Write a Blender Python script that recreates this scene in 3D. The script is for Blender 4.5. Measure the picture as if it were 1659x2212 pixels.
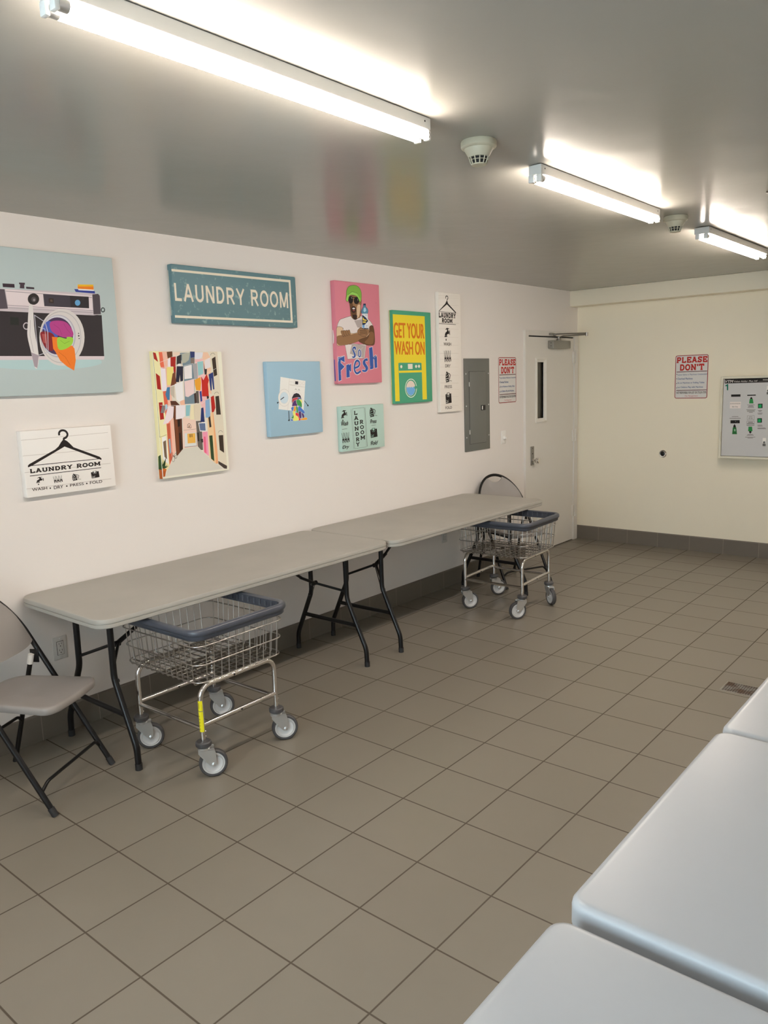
import bpy, bmesh, math, random
from mathutils import Vector, Matrix
from mathutils.geometry import tessellate_polygon
random.seed(11)
for o in list(bpy.data.objects): bpy.data.objects.remove(o, do_unlink=True)
sc = bpy.context.scene
COL = sc.collection
PI = math.pi

# ------------------------------------------------------------------ camera
CAM = Vector((3.6261, -1.0580, 1.6758))
YAW, PITCH, ROLL, FPX = math.radians(40.1385), math.radians(9.5121), math.radians(-1.9319), 1691.9
fw = Vector((-math.sin(YAW)*math.cos(PITCH), math.cos(YAW)*math.cos(PITCH), -math.sin(PITCH)))
rt = fw.cross(Vector((0, 0, 1))).normalized(); up = rt.cross(fw)
rt, up = math.cos(ROLL)*rt + math.sin(ROLL)*up, -math.sin(ROLL)*rt + math.cos(ROLL)*up
cd = bpy.data.cameras.new('camera'); co = bpy.data.objects.new('camera', cd); COL.objects.link(co)
co.matrix_world = Matrix(((rt.x, up.x, -fw.x, CAM.x), (rt.y, up.y, -fw.y, CAM.y), (rt.z, up.z, -fw.z, CAM.z), (0, 0, 0, 1)))
cd.sensor_fit = 'HORIZONTAL'; cd.sensor_width = 36.0; cd.lens = 36.0*FPX/1659.0; cd.clip_start = .02
sc.camera = co

# ------------------------------------------------------------------ light and exposure
TUBE_POWER = 98.0                     # emission of the fluorescent tubes
TUBE_COLOR = (1.0, .87, .755)
SKY_COLOR, SKY_POWER = (.74, .88, 1.0), 10.0     # daylight through the window behind the camera
sc.view_settings.view_transform = 'Standard'; sc.view_settings.look = 'None'
sc.view_settings.gamma = 1.0; sc.view_settings.use_curve_mapping = False
sc.view_settings.exposure = 0.0
w = bpy.data.worlds.new('daylight'); sc.world = w; w.use_nodes = True
bgn = w.node_tree.nodes['Background']; bgn.inputs[0].default_value = (*SKY_COLOR, 1); bgn.inputs[1].default_value = SKY_POWER
sc.cycles.use_denoising = True
sc.cycles.max_bounces = 10; sc.cycles.diffuse_bounces = 6; sc.cycles.glossy_bounces = 5; sc.cycles.transmission_bounces = 6
sc.cycles.sample_clamp_indirect = 8.0

# ------------------------------------------------------------------ room sizes (metres)
CH = 2.473                             # ceiling
FAR = 6.325                            # far wall
RIGHT = 4.60
BACK = -2.60
TILE, TX0, TY0 = .305, .2309, 0.0

# ------------------------------------------------------------------ materials
def lin(h):
    if isinstance(h, str): h = int(h, 16)
    r = []
    for c in ((h >> 16) & 255, (h >> 8) & 255, h & 255):
        c /= 255.0; r.append(c/12.92 if c <= .04045 else ((c+.055)/1.055)**2.4)
    return tuple(r)
ILL = (.81, .80, .75)                  # mean light on the walls, to turn a seen colour into a paint colour
def paint(h): return tuple(min(.9, c/i) for c, i in zip(lin(h), ILL))
MATS = {}
def mat(name, col, rough=.5, metal=0.0, spec=.5, coat=0.0, bump=None, emit=None):
    if name in MATS: return MATS[name]
    m = bpy.data.materials.new(name); m.use_nodes = True
    b = m.node_tree.nodes['Principled BSDF']
    b.inputs['Base Color'].default_value = (*col, 1); b.inputs['Roughness'].default_value = rough
    b.inputs['Metallic'].default_value = metal; b.inputs['Specular IOR Level'].default_value = spec
    b.inputs['Coat Weight'].default_value = coat; b.inputs['Coat Roughness'].default_value = .08
    if emit:
        b.inputs['Emission Color'].default_value = (*emit[0], 1); b.inputs['Emission Strength'].default_value = emit[1]
    if bump:
        scale, strength, dist = bump
        nt = m.node_tree
        tc = nt.nodes.new('ShaderNodeTexCoord'); n = nt.nodes.new('ShaderNodeTexNoise'); bp = nt.nodes.new('ShaderNodeBump')
        n.inputs['Scale'].default_value = scale; n.inputs['Detail'].default_value = 3
        bp.inputs['Strength'].default_value = strength; bp.inputs['Distance'].default_value = dist
        nt.links.new(tc.outputs['Object'], n.inputs['Vector']); nt.links.new(n.outputs['Fac'], bp.inputs['Height']); nt.links.new(bp.outputs['Normal'], b.inputs['Normal'])
    MATS[name] = m; return m
def mottled(name, c1, c2, rough, scale, lo, hi, detail=6, bump=None, spec=.5):
    """paint or plastic whose own colour wears between c1 and c2"""
    m = mat(name, c1, rough, spec=spec, bump=bump); nt = m.node_tree; b = nt.nodes['Principled BSDF']
    tc = nt.nodes.new('ShaderNodeTexCoord'); n = nt.nodes.new('ShaderNodeTexNoise'); r = nt.nodes.new('ShaderNodeMapRange'); x = nt.nodes.new('ShaderNodeMix')
    x.data_type = 'RGBA'; n.inputs['Scale'].default_value = scale; n.inputs['Detail'].default_value = detail
    r.inputs[1].default_value = lo; r.inputs[2].default_value = hi
    x.inputs[6].default_value = (*c1, 1); x.inputs[7].default_value = (*c2, 1)
    nt.links.new(tc.outputs['Object'], n.inputs['Vector']); nt.links.new(n.outputs['Fac'], r.inputs[0]); nt.links.new(r.outputs[0], x.inputs[0]); nt.links.new(x.outputs[2], b.inputs['Base Color'])
    return m
def ink(h, rough=.6):
    h = int(h, 16) if isinstance(h, str) else h
    return mat('print_%d' % h, paint(h), rough, spec=.3)

def math_node(nt, op, a, b=None, c=None):
    n = nt.nodes.new('ShaderNodeMath'); n.operation = op
    for i, v in enumerate((a, b, c)):
        if v is None: continue
        if isinstance(v, (int, float)): n.inputs[i].default_value = v
        else: nt.links.new(v, n.inputs[i])
    return n.outputs[0]
def tile_mat(name, c1, c2, grout, ax, offs, size, gw, rough, bumpy=.25, spec=.38):
    """square or running tiles: ax = axes that carry joints, offs = joint position on each"""
    m = mat(name, c1, rough, spec=spec); nt = m.node_tree; b = nt.nodes['Principled BSDF']
    tc = nt.nodes.new('ShaderNodeTexCoord'); sp = nt.nodes.new('ShaderNodeSeparateXYZ'); nt.links.new(tc.outputs['Object'], sp.inputs[0])
    mask = None; cells = []
    for a, o in zip(ax, offs):
        u = math_node(nt, 'DIVIDE', math_node(nt, 'SUBTRACT', sp.outputs[a], o), size)
        d = math_node(nt, 'PINGPONG', u, .5)                       # 0 at a joint, .5 mid tile
        k = nt.nodes.new('ShaderNodeMapRange'); k.inputs[1].default_value = gw*.5/size; k.inputs[2].default_value = gw*.9/size
        nt.links.new(d, k.inputs[0]); cells.append(math_node(nt, 'FLOOR', u))
        mask = k.outputs[0] if mask is None else math_node(nt, 'MINIMUM', mask, k.outputs[0])
    cx = nt.nodes.new('ShaderNodeCombineXYZ')
    for i, c in enumerate(cells): nt.links.new(c, cx.inputs[i])
    wn = nt.nodes.new('ShaderNodeTexWhiteNoise'); nt.links.new(cx.outputs[0], wn.inputs['Vector'])
    ns = nt.nodes.new('ShaderNodeTexNoise'); ns.inputs['Scale'].default_value = 9; ns.inputs['Detail'].default_value = 5; nt.links.new(tc.outputs['Object'], ns.inputs['Vector'])
    f = math_node(nt, 'ADD', math_node(nt, 'MULTIPLY', wn.outputs['Value'], .35), math_node(nt, 'MULTIPLY', ns.outputs['Fac'], .35))
    t = nt.nodes.new('ShaderNodeMix'); t.data_type = 'RGBA'; t.inputs[6].default_value = (*c1, 1); t.inputs[7].default_value = (*c2, 1); nt.links.new(f, t.inputs[0])
    g = nt.nodes.new('ShaderNodeMix'); g.data_type = 'RGBA'; g.inputs[6].default_value = (*grout, 1); nt.links.new(mask, g.inputs[0]); nt.links.new(t.outputs[2], g.inputs[7])
    nt.links.new(g.outputs[2], b.inputs['Base Color'])
    nt.links.new(math_node(nt, 'ADD', math_node(nt, 'MULTIPLY', mask, rough-.8), math_node(nt, 'ADD', .8, math_node(nt, 'MULTIPLY', math_node(nt, 'SUBTRACT', ns.outputs['Fac'], .5), .05))), b.inputs['Roughness'])
    fine = nt.nodes.new('ShaderNodeTexNoise'); fine.inputs['Scale'].default_value = 260; fine.inputs['Detail'].default_value = 2; nt.links.new(tc.outputs['Object'], fine.inputs['Vector'])
    wv = nt.nodes.new('ShaderNodeTexNoise'); wv.inputs['Scale'].default_value = 14; wv.inputs['Detail'].default_value = 1; nt.links.new(tc.outputs['Object'], wv.inputs['Vector'])
    hgt = math_node(nt, 'ADD', math_node(nt, 'MULTIPLY', mask, 1.0), math_node(nt, 'ADD', math_node(nt, 'MULTIPLY', fine.outputs['Fac'], .03), math_node(nt, 'MULTIPLY', wv.outputs['Fac'], .04)))
    bp = nt.nodes.new('ShaderNodeBump'); bp.inputs['Strength'].default_value = bumpy; bp.inputs['Distance'].default_value = .0015
    nt.links.new(hgt, bp.inputs['Height']); nt.links.new(bp.outputs['Normal'], b.inputs['Normal'])
    return m

# ------------------------------------------------------------------ mesh helpers
def box(bm, x0, x1, y0, y1, z0, z1, bev=0, seg=2, mi=0):
    v = [bm.verts.new(p) for p in ((x0,y0,z0),(x1,y0,z0),(x1,y1,z0),(x0,y1,z0),(x0,y0,z1),(x1,y0,z1),(x1,y1,z1),(x0,y1,z1))]
    fs = [bm.faces.new([v[i] for i in q]) for q in ((0,3,2,1),(4,5,6,7),(0,1,5,4),(1,2,6,5),(2,3,7,6),(3,0,4,7))]
    for f in fs: f.material_index = mi
    if bev:
        es = list({e for f in fs for e in f.edges})
        r = bmesh.ops.bevel(bm, geom=es, offset=bev, segments=seg, profile=.5, affect='EDGES')
        for f in r['faces']: f.material_index = mi
def fillet(pts, rad, n=6, closed=False):
    """round the corners of a polyline"""
    pts = [Vector(p) for p in pts]; out = []; N = len(pts)
    for i, p in enumerate(pts):
        if not closed and i in (0, N-1): out.append(p); continue
        a, b = pts[i-1], pts[(i+1) % N]; u, v = (a-p), (b-p); lu, lv = u.length, v.length
        if lu < 1e-9 or lv < 1e-9: out.append(p); continue
        u /= lu; v /= lv; ang = u.angle(v)
        if ang > PI-.02: out.append(p); continue
        d = min(rad/math.tan(ang/2), lu*.49, lv*.49); r = d*math.tan(ang/2)
        c = p + (u+v).normalized()*(r/math.sin(ang/2)); s, e = p+u*d-c, p+v*d-c; tot = s.angle(e); ax = s.cross(e).normalized()
        for k in range(n+1): out.append(c + Matrix.Rotation(tot*k/n, 3, ax) @ s)
    return out
def tube(bm, pts, r, n=10, closed=False, mi=0, cap=True):
    pts = [Vector(p) for p in pts]
    q = [pts[0]]
    for p in pts[1:]:
        if (p-q[-1]).length > 1e-6: q.append(p)
    if closed and (q[0]-q[-1]).length < 1e-6: q.pop()
    pts = q; N = len(pts); T = []
    for i in range(N):
        a = pts[(i-1) % N] if (closed or i > 0) else pts[i]; b = pts[(i+1) % N] if (closed or i < N-1) else pts[i]
        T.append((b-a).normalized())
    ref = Vector((0, 0, 1)) if abs(T[0].z) < .9 else Vector((1, 0, 0))
    nrm = T[0].cross(ref).normalized(); rings = []
    for i in range(N):
        nrm = (nrm - T[i]*nrm.dot(T[i])).normalized(); bi = T[i].cross(nrm)
        k = 1.0
        if 0 < i < N-1 or closed:
            c = T[i].dot((pts[(i+1) % N]-pts[i]).normalized()); k = 1.0/max(.6, c)
        rings.append([bm.verts.new(pts[i] + (nrm*math.cos(2*PI*j/n) + bi*math.sin(2*PI*j/n))*r) for j in range(n)])
    for i in range(N if closed else N-1):
        A, B = rings[i], rings[(i+1) % N]; off = 0
        if closed and i == N-1:
            off = min(range(n), key=lambda s: (A[0].co-B[s].co).length)
        for j in range(n):
            f = bm.faces.new((A[j], A[(j+1) % n], B[(j+1+off) % n], B[(j+off) % n])); f.smooth = True; f.material_index = mi
    if cap and not closed:
        f = bm.faces.new(rings[0][::-1]); f.material_index = mi
        f = bm.faces.new(rings[-1]); f.material_index = mi
def lathe(bm, prof, n=24, M=None, mi=0, smooth=True, caps=True):
    """prof: (radius, height) pairs turned about Z, then moved by M"""
    M = M or Matrix.Identity(4); rings = []
    for r, z in prof:
        if r < 1e-6: rings.append([bm.verts.new(M @ Vector((0, 0, z)))])
        else: rings.append([bm.verts.new(M @ Vector((r*math.cos(2*PI*j/n), r*math.sin(2*PI*j/n), z))) for j in range(n)])
    for A, B in zip(rings, rings[1:]):
        for j in range(n):
            if len(A) == 1 and len(B) == 1: continue
            if len(A) == 1: f = bm.faces.new((A[0], B[(j+1) % n], B[j]))
            elif len(B) == 1: f = bm.faces.new((A[j], A[(j+1) % n], B[0]))
            else: f = bm.faces.new((A[j], A[(j+1) % n], B[(j+1) % n], B[j]))
            f.smooth = smooth; f.material_index = mi
    if caps and len(rings[0]) > 1: bm.faces.new(rings[0][::-1]).material_index = mi
    if caps and len(rings[-1]) > 1: bm.faces.new(rings[-1]).material_index = mi
def rrect(x0, x1, y0, y1, r, n=6):
    q = []
    for cx, cy, a0 in ((x1-r, y1-r, 0), (x0+r, y1-r, 90), (x0+r, y0+r, 180), (x1-r, y0+r, 270)):
        for k in range(n+1):
            t = math.radians(a0+90*k/n); q.append((cx+r*math.cos(t), cy+r*math.sin(t)))
    return q
def stack(bm, rings, mi=0, smooth=True, cap0=True, cap1=True, M=None):
    """loft equal-count loops of 3-D points"""
    M = M or Matrix.Identity(4)
    R = [[bm.verts.new(M @ Vector(p)) for p in ring] for ring in rings]; n = len(R[0])
    for A, B in zip(R, R[1:]):
        for j in range(n):
            f = bm.faces.new((A[j], A[(j+1) % n], B[(j+1) % n], B[j])); f.smooth = smooth; f.material_index = mi
    if cap0: bm.faces.new(R[0][::-1]).material_index = mi
    if cap1: bm.faces.new(R[-1]).material_index = mi
def slab(bm, x0, x1, y0, y1, rad, prof, mi=0, n=6, cap0=True, cap1=True):
    """rounded-corner slab; prof = (inset, z) from bottom to top"""
    stack(bm, [[(x, y, z) for x, y in rrect(x0+i, x1-i, y0+i, y1-i, max(.002, rad-i), n)] for i, z in prof], mi, True, cap0, cap1)
def M4(loc=(0, 0, 0), rx=0, ry=0, rz=0):
    return Matrix.Translation(loc) @ Matrix.Rotation(rz, 4, 'Z') @ Matrix.Rotation(ry, 4, 'Y') @ Matrix.Rotation(rx, 4, 'X')

def obj(name, bm, mats, parent=None, loc=(0, 0, 0), rz=0, sharp=40):
    bmesh.ops.recalc_face_normals(bm, faces=bm.faces[:]) if sharp else None
    me = bpy.data.meshes.new(name); bm.to_mesh(me); bm.free()
    for m in (mats if isinstance(mats, (list, tuple)) else [mats]): me.materials.append(m)
    if sharp:
        for p in me.polygons: p.use_smooth = True
        me.set_sharp_from_angle(angle=math.radians(sharp))
    o = bpy.data.objects.new(name, me); COL.objects.link(o)
    o.location = loc; o.rotation_euler = (0, 0, rz)
    if parent: o.parent = parent
    return o
def tag(o, label, cat, group=None, kind=None):
    o['label'] = label; o['category'] = cat
    if group: o['group'] = group
    if kind: o['kind'] = kind
    return o
def thing(name, label, cat, loc=(0, 0, 0), rz=0, group=None):
    o = bpy.data.objects.new(name, None); COL.objects.link(o); o.empty_display_size = .1
    o.location = loc; o.rotation_euler = (0, 0, rz)
    return tag(o, label, cat, group)
def structure(o):
    o['kind'] = 'structure'; return o
def copy_tree(o, parent=None):
    c = o.copy(); COL.objects.link(c); c.parent = parent
    for ch in list(o.children): copy_tree(ch, c)
    return c
NB = bmesh.new
# ------------------------------------------------------------------ flat printed work: lettering, icons, pictures
def arc(cx, cy, rx, ry, a0, a1, n=10):
    return [(cx+rx*math.cos(math.radians(a0+(a1-a0)*k/n)), cy+ry*math.sin(math.radians(a0+(a1-a0)*k/n))) for k in range(n+1)]
SLAB = {   # width, strokes, serif feet (x, y, half width)
 'L': (.80, [[(.2,0),(.2,1)], [(.2,.09),(.9,.09)], [(.86,0),(.86,.34)]], [(.2,0,.2),(.2,1,.2)]),
 'A': (.95, [[(.16,0),(.5,1)], [(.5,1),(.84,0)], [(.3,.33),(.7,.33)]], [(.15,0,.18),(.85,0,.18),(.42,1,.14)]),
 'U': (.92, [[(.2,1),(.2,.3)]+arc(.5,.3,.3,.22,180,360)+[(.8,1)]], [(.2,1,.2),(.8,1,.2)]),
 'N': (.98, [[(.2,0),(.2,1)], [(.18,1),(.82,.02)], [(.82,0),(.82,1)]], [(.2,0,.2),(.14,1,.16),(.82,1,.2)]),
 'D': (.92, [[(.22,0),(.22,1)], [(.1,.91),(.5,.91)]+arc(.5,.5,.36,.41,90,-90)+[(.1,.09)]], []),
 'R': (.95, [[(.22,0),(.22,1)], [(.08,.91),(.55,.91)]+arc(.55,.7,.25,.21,90,-90)+[(.22,.49)], [(.5,.49),(.8,.05)], [(.74,.08),(.97,.08)]], [(.22,0,.2)]),
 'Y': (.95, [[(.14,1),(.5,.48)], [(.86,1),(.5,.48)], [(.5,.5),(.5,0)]], [(.16,1,.18),(.84,1,.18),(.5,0,.2)]),
 'O': (.95, [arc(.5,.5,.38,.41,0,360,24)], []),
 'M': (1.15, [[(.16,0),(.16,1)], [(.16,1),(.5,.25)], [(.5,.25),(.84,1)], [(.84,1),(.84,0)]], [(.16,0,.16),(.84,0,.16),(.1,1,.12),(.9,1,.12)]),
 'P': (.88, [[(.22,0),(.22,1)], [(.08,.91),(.55,.91)]+arc(.55,.68,.28,.23,90,-90)+[(.22,.45)]], [(.22,0,.22)]),
 'E': (.85, [[(.22,0),(.22,1)], [(.06,.91),(.9,.91)], [(.22,.5),(.66,.5)], [(.06,.09),(.92,.09)], [(.87,1),(.87,.7)], [(.89,0),(.89,.32)], [(.66,.36),(.66,.64)]], []),
 'S': (.80, [[(.86,.66),(.84,.78)]+arc(.5,.72,.32,.19,40,180,8)+[(.22,.62),(.5,.5),(.78,.4)]+arc(.5,.28,.32,.19,10,-150,10)+[(.14,.36)], [(.87,.68),(.87,1)], [(.13,0),(.13,.32)]], []),
 'T': (.88, [[(.5,0),(.5,1)], [(.05,.91),(.95,.91)], [(.1,1),(.1,.66)], [(.9,1),(.9,.66)]], [(.5,0,.22)]),
 "'": (.34, [[(.5,1),(.45,.64)]], []), ' ': (.5, [], [])}
PLAIN = {
 'L': (.62, [[(.16,0),(.16,1)], [(.16,.08),(.98,.08)]]), 'A': (.86, [[(.08,0),(.5,1)], [(.5,1),(.92,0)], [(.24,.32),(.76,.32)]]),
 'U': (.80, [[(.14,1),(.14,.36)]+arc(.5,.36,.36,.28,180,360,14)+[(.86,1)]]), 'N': (.80, [[(.13,0),(.13,1)], [(.15,.98),(.85,.02)], [(.87,0),(.87,1)]]),
 'D': (.80, [[(.14,0),(.14,1)], [(.14,.92),(.42,.92)]+arc(.42,.5,.44,.42,90,-90,14)+[(.14,.08)]]), 'R': (.80, [[(.14,0),(.14,1)], [(.14,.92),(.55,.92)]+arc(.55,.70,.28,.22,90,-90,10)+[(.14,.48)], [(.5,.48),(.9,0)]]),
 'Y': (.84, [[(.08,1),(.5,.44)], [(.92,1),(.5,.44)], [(.5,.46),(.5,0)]]), 'O': (.88, [arc(.5,.5,.41,.43,0,360,32)]),
 'M': (.96, [[(.11,0),(.11,1)], [(.13,1),(.5,.06)], [(.5,.06),(.87,1)], [(.89,0),(.89,1)]]), ' ': (.28, [])}
def smooth(pts, closed, n=4):
    P = [Vector((p[0], p[1])) for p in pts]; N = len(P); out = []
    for i in range(N if closed else N-1):
        a, b, c, d = (P[(i+k) % N] if closed else P[max(0, min(N-1, i+k))] for k in (-1, 0, 1, 2))
        for k in range(n):
            t = k/n; out.append(.5*((2*b)+(c-a)*t+(2*a-5*b+4*c-d)*t*t+(3*b-a-3*c+d)*t*t*t))
    return out if closed else out+[P[-1]]
ICON = {   # drawing box (left, bottom, right, top), then filled shapes (0 = dark, 1 = ground) and strokes
 'faucet': ((412, 600, 588, 302), [(0, [(442,335),(470,318),(480,302),(512,302),(522,312),(552,305),(554,325),(525,330),(520,352),(538,362),(548,388),(556,388),(556,440),(500,448),(485,462),(484,482),(424,486),(428,450),(440,420),(462,398),(486,386),(494,352),(484,338),(446,345)]), (0, [(562,358),(580,356),(584,460),(568,462)]), (0, [(413,492),(495,484),(495,508),(413,520)]), (0, [(458,544),(474,580),(470,598),(455,602),(443,592),(444,575)])], []),
 'pins': ((432, 1162, 645, 855), [(0, [(440+d,1035),(470+d,1050),(492+d,1015),(502+d,1140),(484+d,1150),(480+d,1105),(466+d,1075),(458+d,1110),(464+d,1155),(446+d,1160)]) for d in (0,70,142)], [(13, [(434+d,880),(446+d,1000),(458+d,1030)]) for d in (0,70,142)]+[(13, [(486+d,870),(480+d,990),(462+d,1040)]) for d in (0,70,142)]),
 'iron': ((1170, 492, 1355, 225), [(0, [(1202,225),(1240,275),(1262,340),(1268,430),(1276,478),(1178,492),(1184,470),(1174,440),(1172,360),(1180,290)])]+[(1, [(x+9*math.cos(t*PI/4),y+13*math.sin(t*PI/4)) for t in range(8)]) for x,y in ((1200,290),(1222,335),(1195,350),(1240,400),(1212,400),(1190,410),(1230,450),(1200,450))], [(11, [(1228,245),(1268,310),(1288,390),(1284,455)]), (17, [(1255,275),(1300,300),(1312,330),(1300,365),(1294,410)]), (8, [(1288,462),(1306,445),(1320,448),(1326,468),(1340,455),(1354,462)])]),
 'shirt': ((1188, 1022, 1360, 755), [(0, [(1188,800),(1222,790),(1230,765),(1250,757),(1300,755),(1308,785),(1350,780),(1360,1004),(1196,1022)]), (1, [(1238,775),(1262,766),(1296,768),(1285,805),(1268,835),(1250,805)])], [(5, [(1226,790),(1232,840),(1256,862),(1268,838)]), (5, [(1304,790),(1306,830),(1280,862),(1268,838)]), (6, [(1200,935),(1240,958),(1272,930)]), (6, [(1258,955),(1264,985),(1200,1000)]), (6, [(1200,985),(1262,975)])])}
def ribbon(pts, w, closed=False):
    """quads along a flat polyline"""
    P = [Vector((p[0], p[1])) for p in pts]
    if len(P) > 2 and (P[0]-P[-1]).length < 1e-7: P.pop(); closed = True
    N = len(P); L = []; R = []
    for i in range(N):
        a = P[i-1] if (closed or i) else None; b = P[(i+1) % N] if (closed or i < N-1) else None
        d1 = (P[i]-a).normalized() if a is not None and (P[i]-a).length > 1e-9 else None
        d2 = (b-P[i]).normalized() if b is not None and (b-P[i]).length > 1e-9 else None
        d = ((d1 or d2 or Vector((1, 0))) + (d2 or d1 or Vector((1, 0))))
        d = d.normalized() if d.length > 1e-6 else (d1 or Vector((1, 0))); n = Vector((-d.y, d.x))
        k = w/2
        if d1 is not None: k = min(w, k/max(.45, abs(n.dot(Vector((-d1.y, d1.x))))))
        L.append(P[i]+n*k); R.append(P[i]-n*k)
    return [[L[i], L[(i+1) % N], R[(i+1) % N], R[i]] for i in range(N if closed else N-1)]
FONT_CACHE = {}
def font_faces(txt, bold, shear):
    key = (txt, bold, shear)
    if key in FONT_CACHE: return FONT_CACHE[key]
    cu = bpy.data.curves.new('lettering', 'FONT'); cu.body = txt; cu.offset = bold; cu.shear = shear; cu.resolution_u = 6; cu.fill_mode = 'FRONT'
    ob = bpy.data.objects.new('lettering', cu); COL.objects.link(ob)
    dg = bpy.context.evaluated_depsgraph_get(); ev = ob.evaluated_get(dg); me = ev.to_mesh()
    vs = [(v.co.x, v.co.y) for v in me.vertices]; fs = [tuple(p.vertices) for p in me.polygons]
    ev.to_mesh_clear(); bpy.data.objects.remove(ob, do_unlink=True); bpy.data.curves.remove(cu)
    x0 = min(v[0] for v in vs); x1 = max(v[0] for v in vs); y0 = min(v[1] for v in vs); y1 = max(v[1] for v in vs)
    vs = [((x-x0)/(x1-x0), (y-y0)/(y1-y0)) for x, y in vs]
    FONT_CACHE[key] = (vs, fs); return FONT_CACHE[key]
class Print:
    """collects flat inked shapes on a panel; each later shape lies a hair above the one before"""
    def __init__(s, bm, place, mats, step=.000010):
        s.bm, s.place, s.mats, s.step, s.k = bm, place, mats, step, 1
    def slot(s, h):
        m = ink(h)
        if m not in s.mats: s.mats.append(m)
        return s.mats.index(m)
    def faces(s, h, vs, fs, up=1):
        mi = s.slot(h); d = s.k*s.step + .00004; s.k += up
        V = [s.bm.verts.new(s.place(x, y, d)) for x, y in vs]
        for f in fs:
            try: q = s.bm.faces.new([V[i] for i in f])
            except ValueError: continue
            q.material_index = mi
    def poly(s, h, pts):
        tris = tessellate_polygon([[Vector((p[0], p[1], 0)) for p in pts]])
        s.faces(h, [(p[0], p[1]) for p in pts], tris)
    def strokes(s, h, quads):
        for q in quads: s.faces(h, [(p[0], p[1]) for p in q], [(0, 1, 2, 3)], .25)
        s.k += 1
    def text(s, h, txt, r, style, bold):
        u0, v0, u1, v1 = r
        if style in ('slab', 'plain'):
            D = SLAB if style == 'slab' else PLAIN; gap = .1 if style == 'slab' else .17
            adv = sum(D[c][0]+gap for c in txt)-gap; x = 0; q = []; t = bold
            for c in txt:
                W, st = D[c][:2]; sf = D[c][2] if style == 'slab' else []
                for line in st: q += ribbon([(x+px*W, py) for px, py in line], t)
                for px, py, hw in sf: q += ribbon([(x+(px-hw)*W, t*.33 if py < .5 else 1-t*.33), (x+(px+hw)*W, t*.33 if py < .5 else 1-t*.33)], t*.66)
                x += W+gap
            s.strokes(h, [[(u0+p[0]/adv*(u1-u0), v0+max(-.02, min(1.02, p[1]))*(v1-v0)) for p in k] for k in q])
        else:
            shear = {'script': .45, 'fontit': .3}.get(style, 0)
            vs, fs = font_faces(txt, 0, shear)
            b = {'sans': bold*.25, 'cond': .028}.get(style, bold)*abs(v1-v0)         # heavier strokes: the same letters laid again beside themselves
            for dx, dy in (((-b, -b*.5), (b, -b*.5), (-b, b*.5), (b, b*.5), (0, 0)) if b > .0002 else ((0, 0),)):
                s.faces(h, [(u0+x*(u1-u0)+dx, v0+y*(v1-v0)+dy) for x, y in vs], fs)
            if style == 'script' and len(txt) < 6:      # swash on the capital
                s.strokes(h, ribbon([(u0+(u1-u0)*a, v0+(v1-v0)*b) for a, b in ((.22,.2),(.05,.35),(-.02,.7),(.1,.98),(.24,.9),(.26,.65))], (v1-v0)*.07))
    def icon(s, h, kind, r, bg):
        (l, b, rr, t), shapes, st = ICON[kind]; u0, v0, u1, v1 = r
        f = lambda p: (u0+(p[0]-l)/(rr-l)*(u1-u0), v0+(b-p[1])/(b-t)*(v1-v0))
        for k, pts in shapes:
            if k and not bg: continue
            s.poly(bg if k else h, [f(p) for p in pts])
        for w, pts in st:
            s.strokes(bg if (bg and kind == 'shirt') else h, ribbon([f(p) for p in pts], w*abs(v1-v0)/(b-t)))
    def run(s, items):
        for it in items:
            k, h = it[0], it[1]
            if k == 'p': s.poly(h, it[2])
            elif k == 'P': s.poly(h, smooth(it[2], True))
            elif k in 'SL': s.strokes(h, ribbon(smooth(it[3], k == 'L'), it[2], k == 'L'))
            elif k in 'sl': s.strokes(h, ribbon(it[3], it[2], k == 'l'))
            elif k == 't': s.text(h, it[2], it[3], it[4], it[5])
            elif k == 'i': s.icon(h, it[2], it[3], it[4])
# ------------------------------------------------------------------ surfaces
WALL = mat('wall_paint', (.81, .77, .735), .62, spec=.35, bump=(160, .12, .0006))
FARW = mat('wall_paint_far_bounce_tint', (.89, .825, .67), .6, spec=.35, bump=(160, .12, .0006))  # yellow tint of bounced lamp light is put into this wall colour
TRIMW = mat('door_paint', (.74, .715, .665), .5, spec=.4, bump=(90, .06, .0005))
FLOOR = tile_mat('floor_tile', (.200, .178, .144), (.234, .210, .172), (.078, .062, .044), (0, 1), (TX0, TY0), TILE, .0042, .31, .2)
BASE_L = tile_mat('base_tile_left', (.150, .130, .106), (.180, .156, .126), (.27, .24, .20), (1,), (.291,), TILE, .003, .42)
BASE_F = tile_mat('base_tile_far', (.150, .130, .106), (.180, .156, .126), (.27, .24, .20), (0,), (.2497,), .3045, .003, .42)
def ceiling_mat():
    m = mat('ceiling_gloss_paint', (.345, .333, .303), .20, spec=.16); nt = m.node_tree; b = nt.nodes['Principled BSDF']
    tc = nt.nodes.new('ShaderNodeTexCoord'); n1 = nt.nodes.new('ShaderNodeTexNoise'); n2 = nt.nodes.new('ShaderNodeTexNoise'); bp = nt.nodes.new('ShaderNodeBump')
    n1.inputs['Scale'].default_value = 5; n1.inputs['Detail'].default_value = 2; n2.inputs['Scale'].default_value = 70; n2.inputs['Detail'].default_value = 2
    h = math_node(nt, 'ADD', n1.outputs['Fac'], math_node(nt, 'MULTIPLY', n2.outputs['Fac'], .09))
    nt.links.new(tc.outputs['Object'], n1.inputs['Vector']); nt.links.new(tc.outputs['Object'], n2.inputs['Vector'])
    bp.inputs['Strength'].default_value = .35; bp.inputs['Distance'].default_value = .006
    nt.links.new(h, bp.inputs['Height']); nt.links.new(bp.outputs['Normal'], b.inputs['Normal'])
    return m
CEIL = ceiling_mat()
CHROME = mat('chrome', (.78, .76, .74), .16, 1.0)
WIRE = mat('basket_wire', (.52, .50, .48), .28, 1.0)
ZINC = mat('zinc_plate', (.76, .78, .79), .32, .9)
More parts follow.
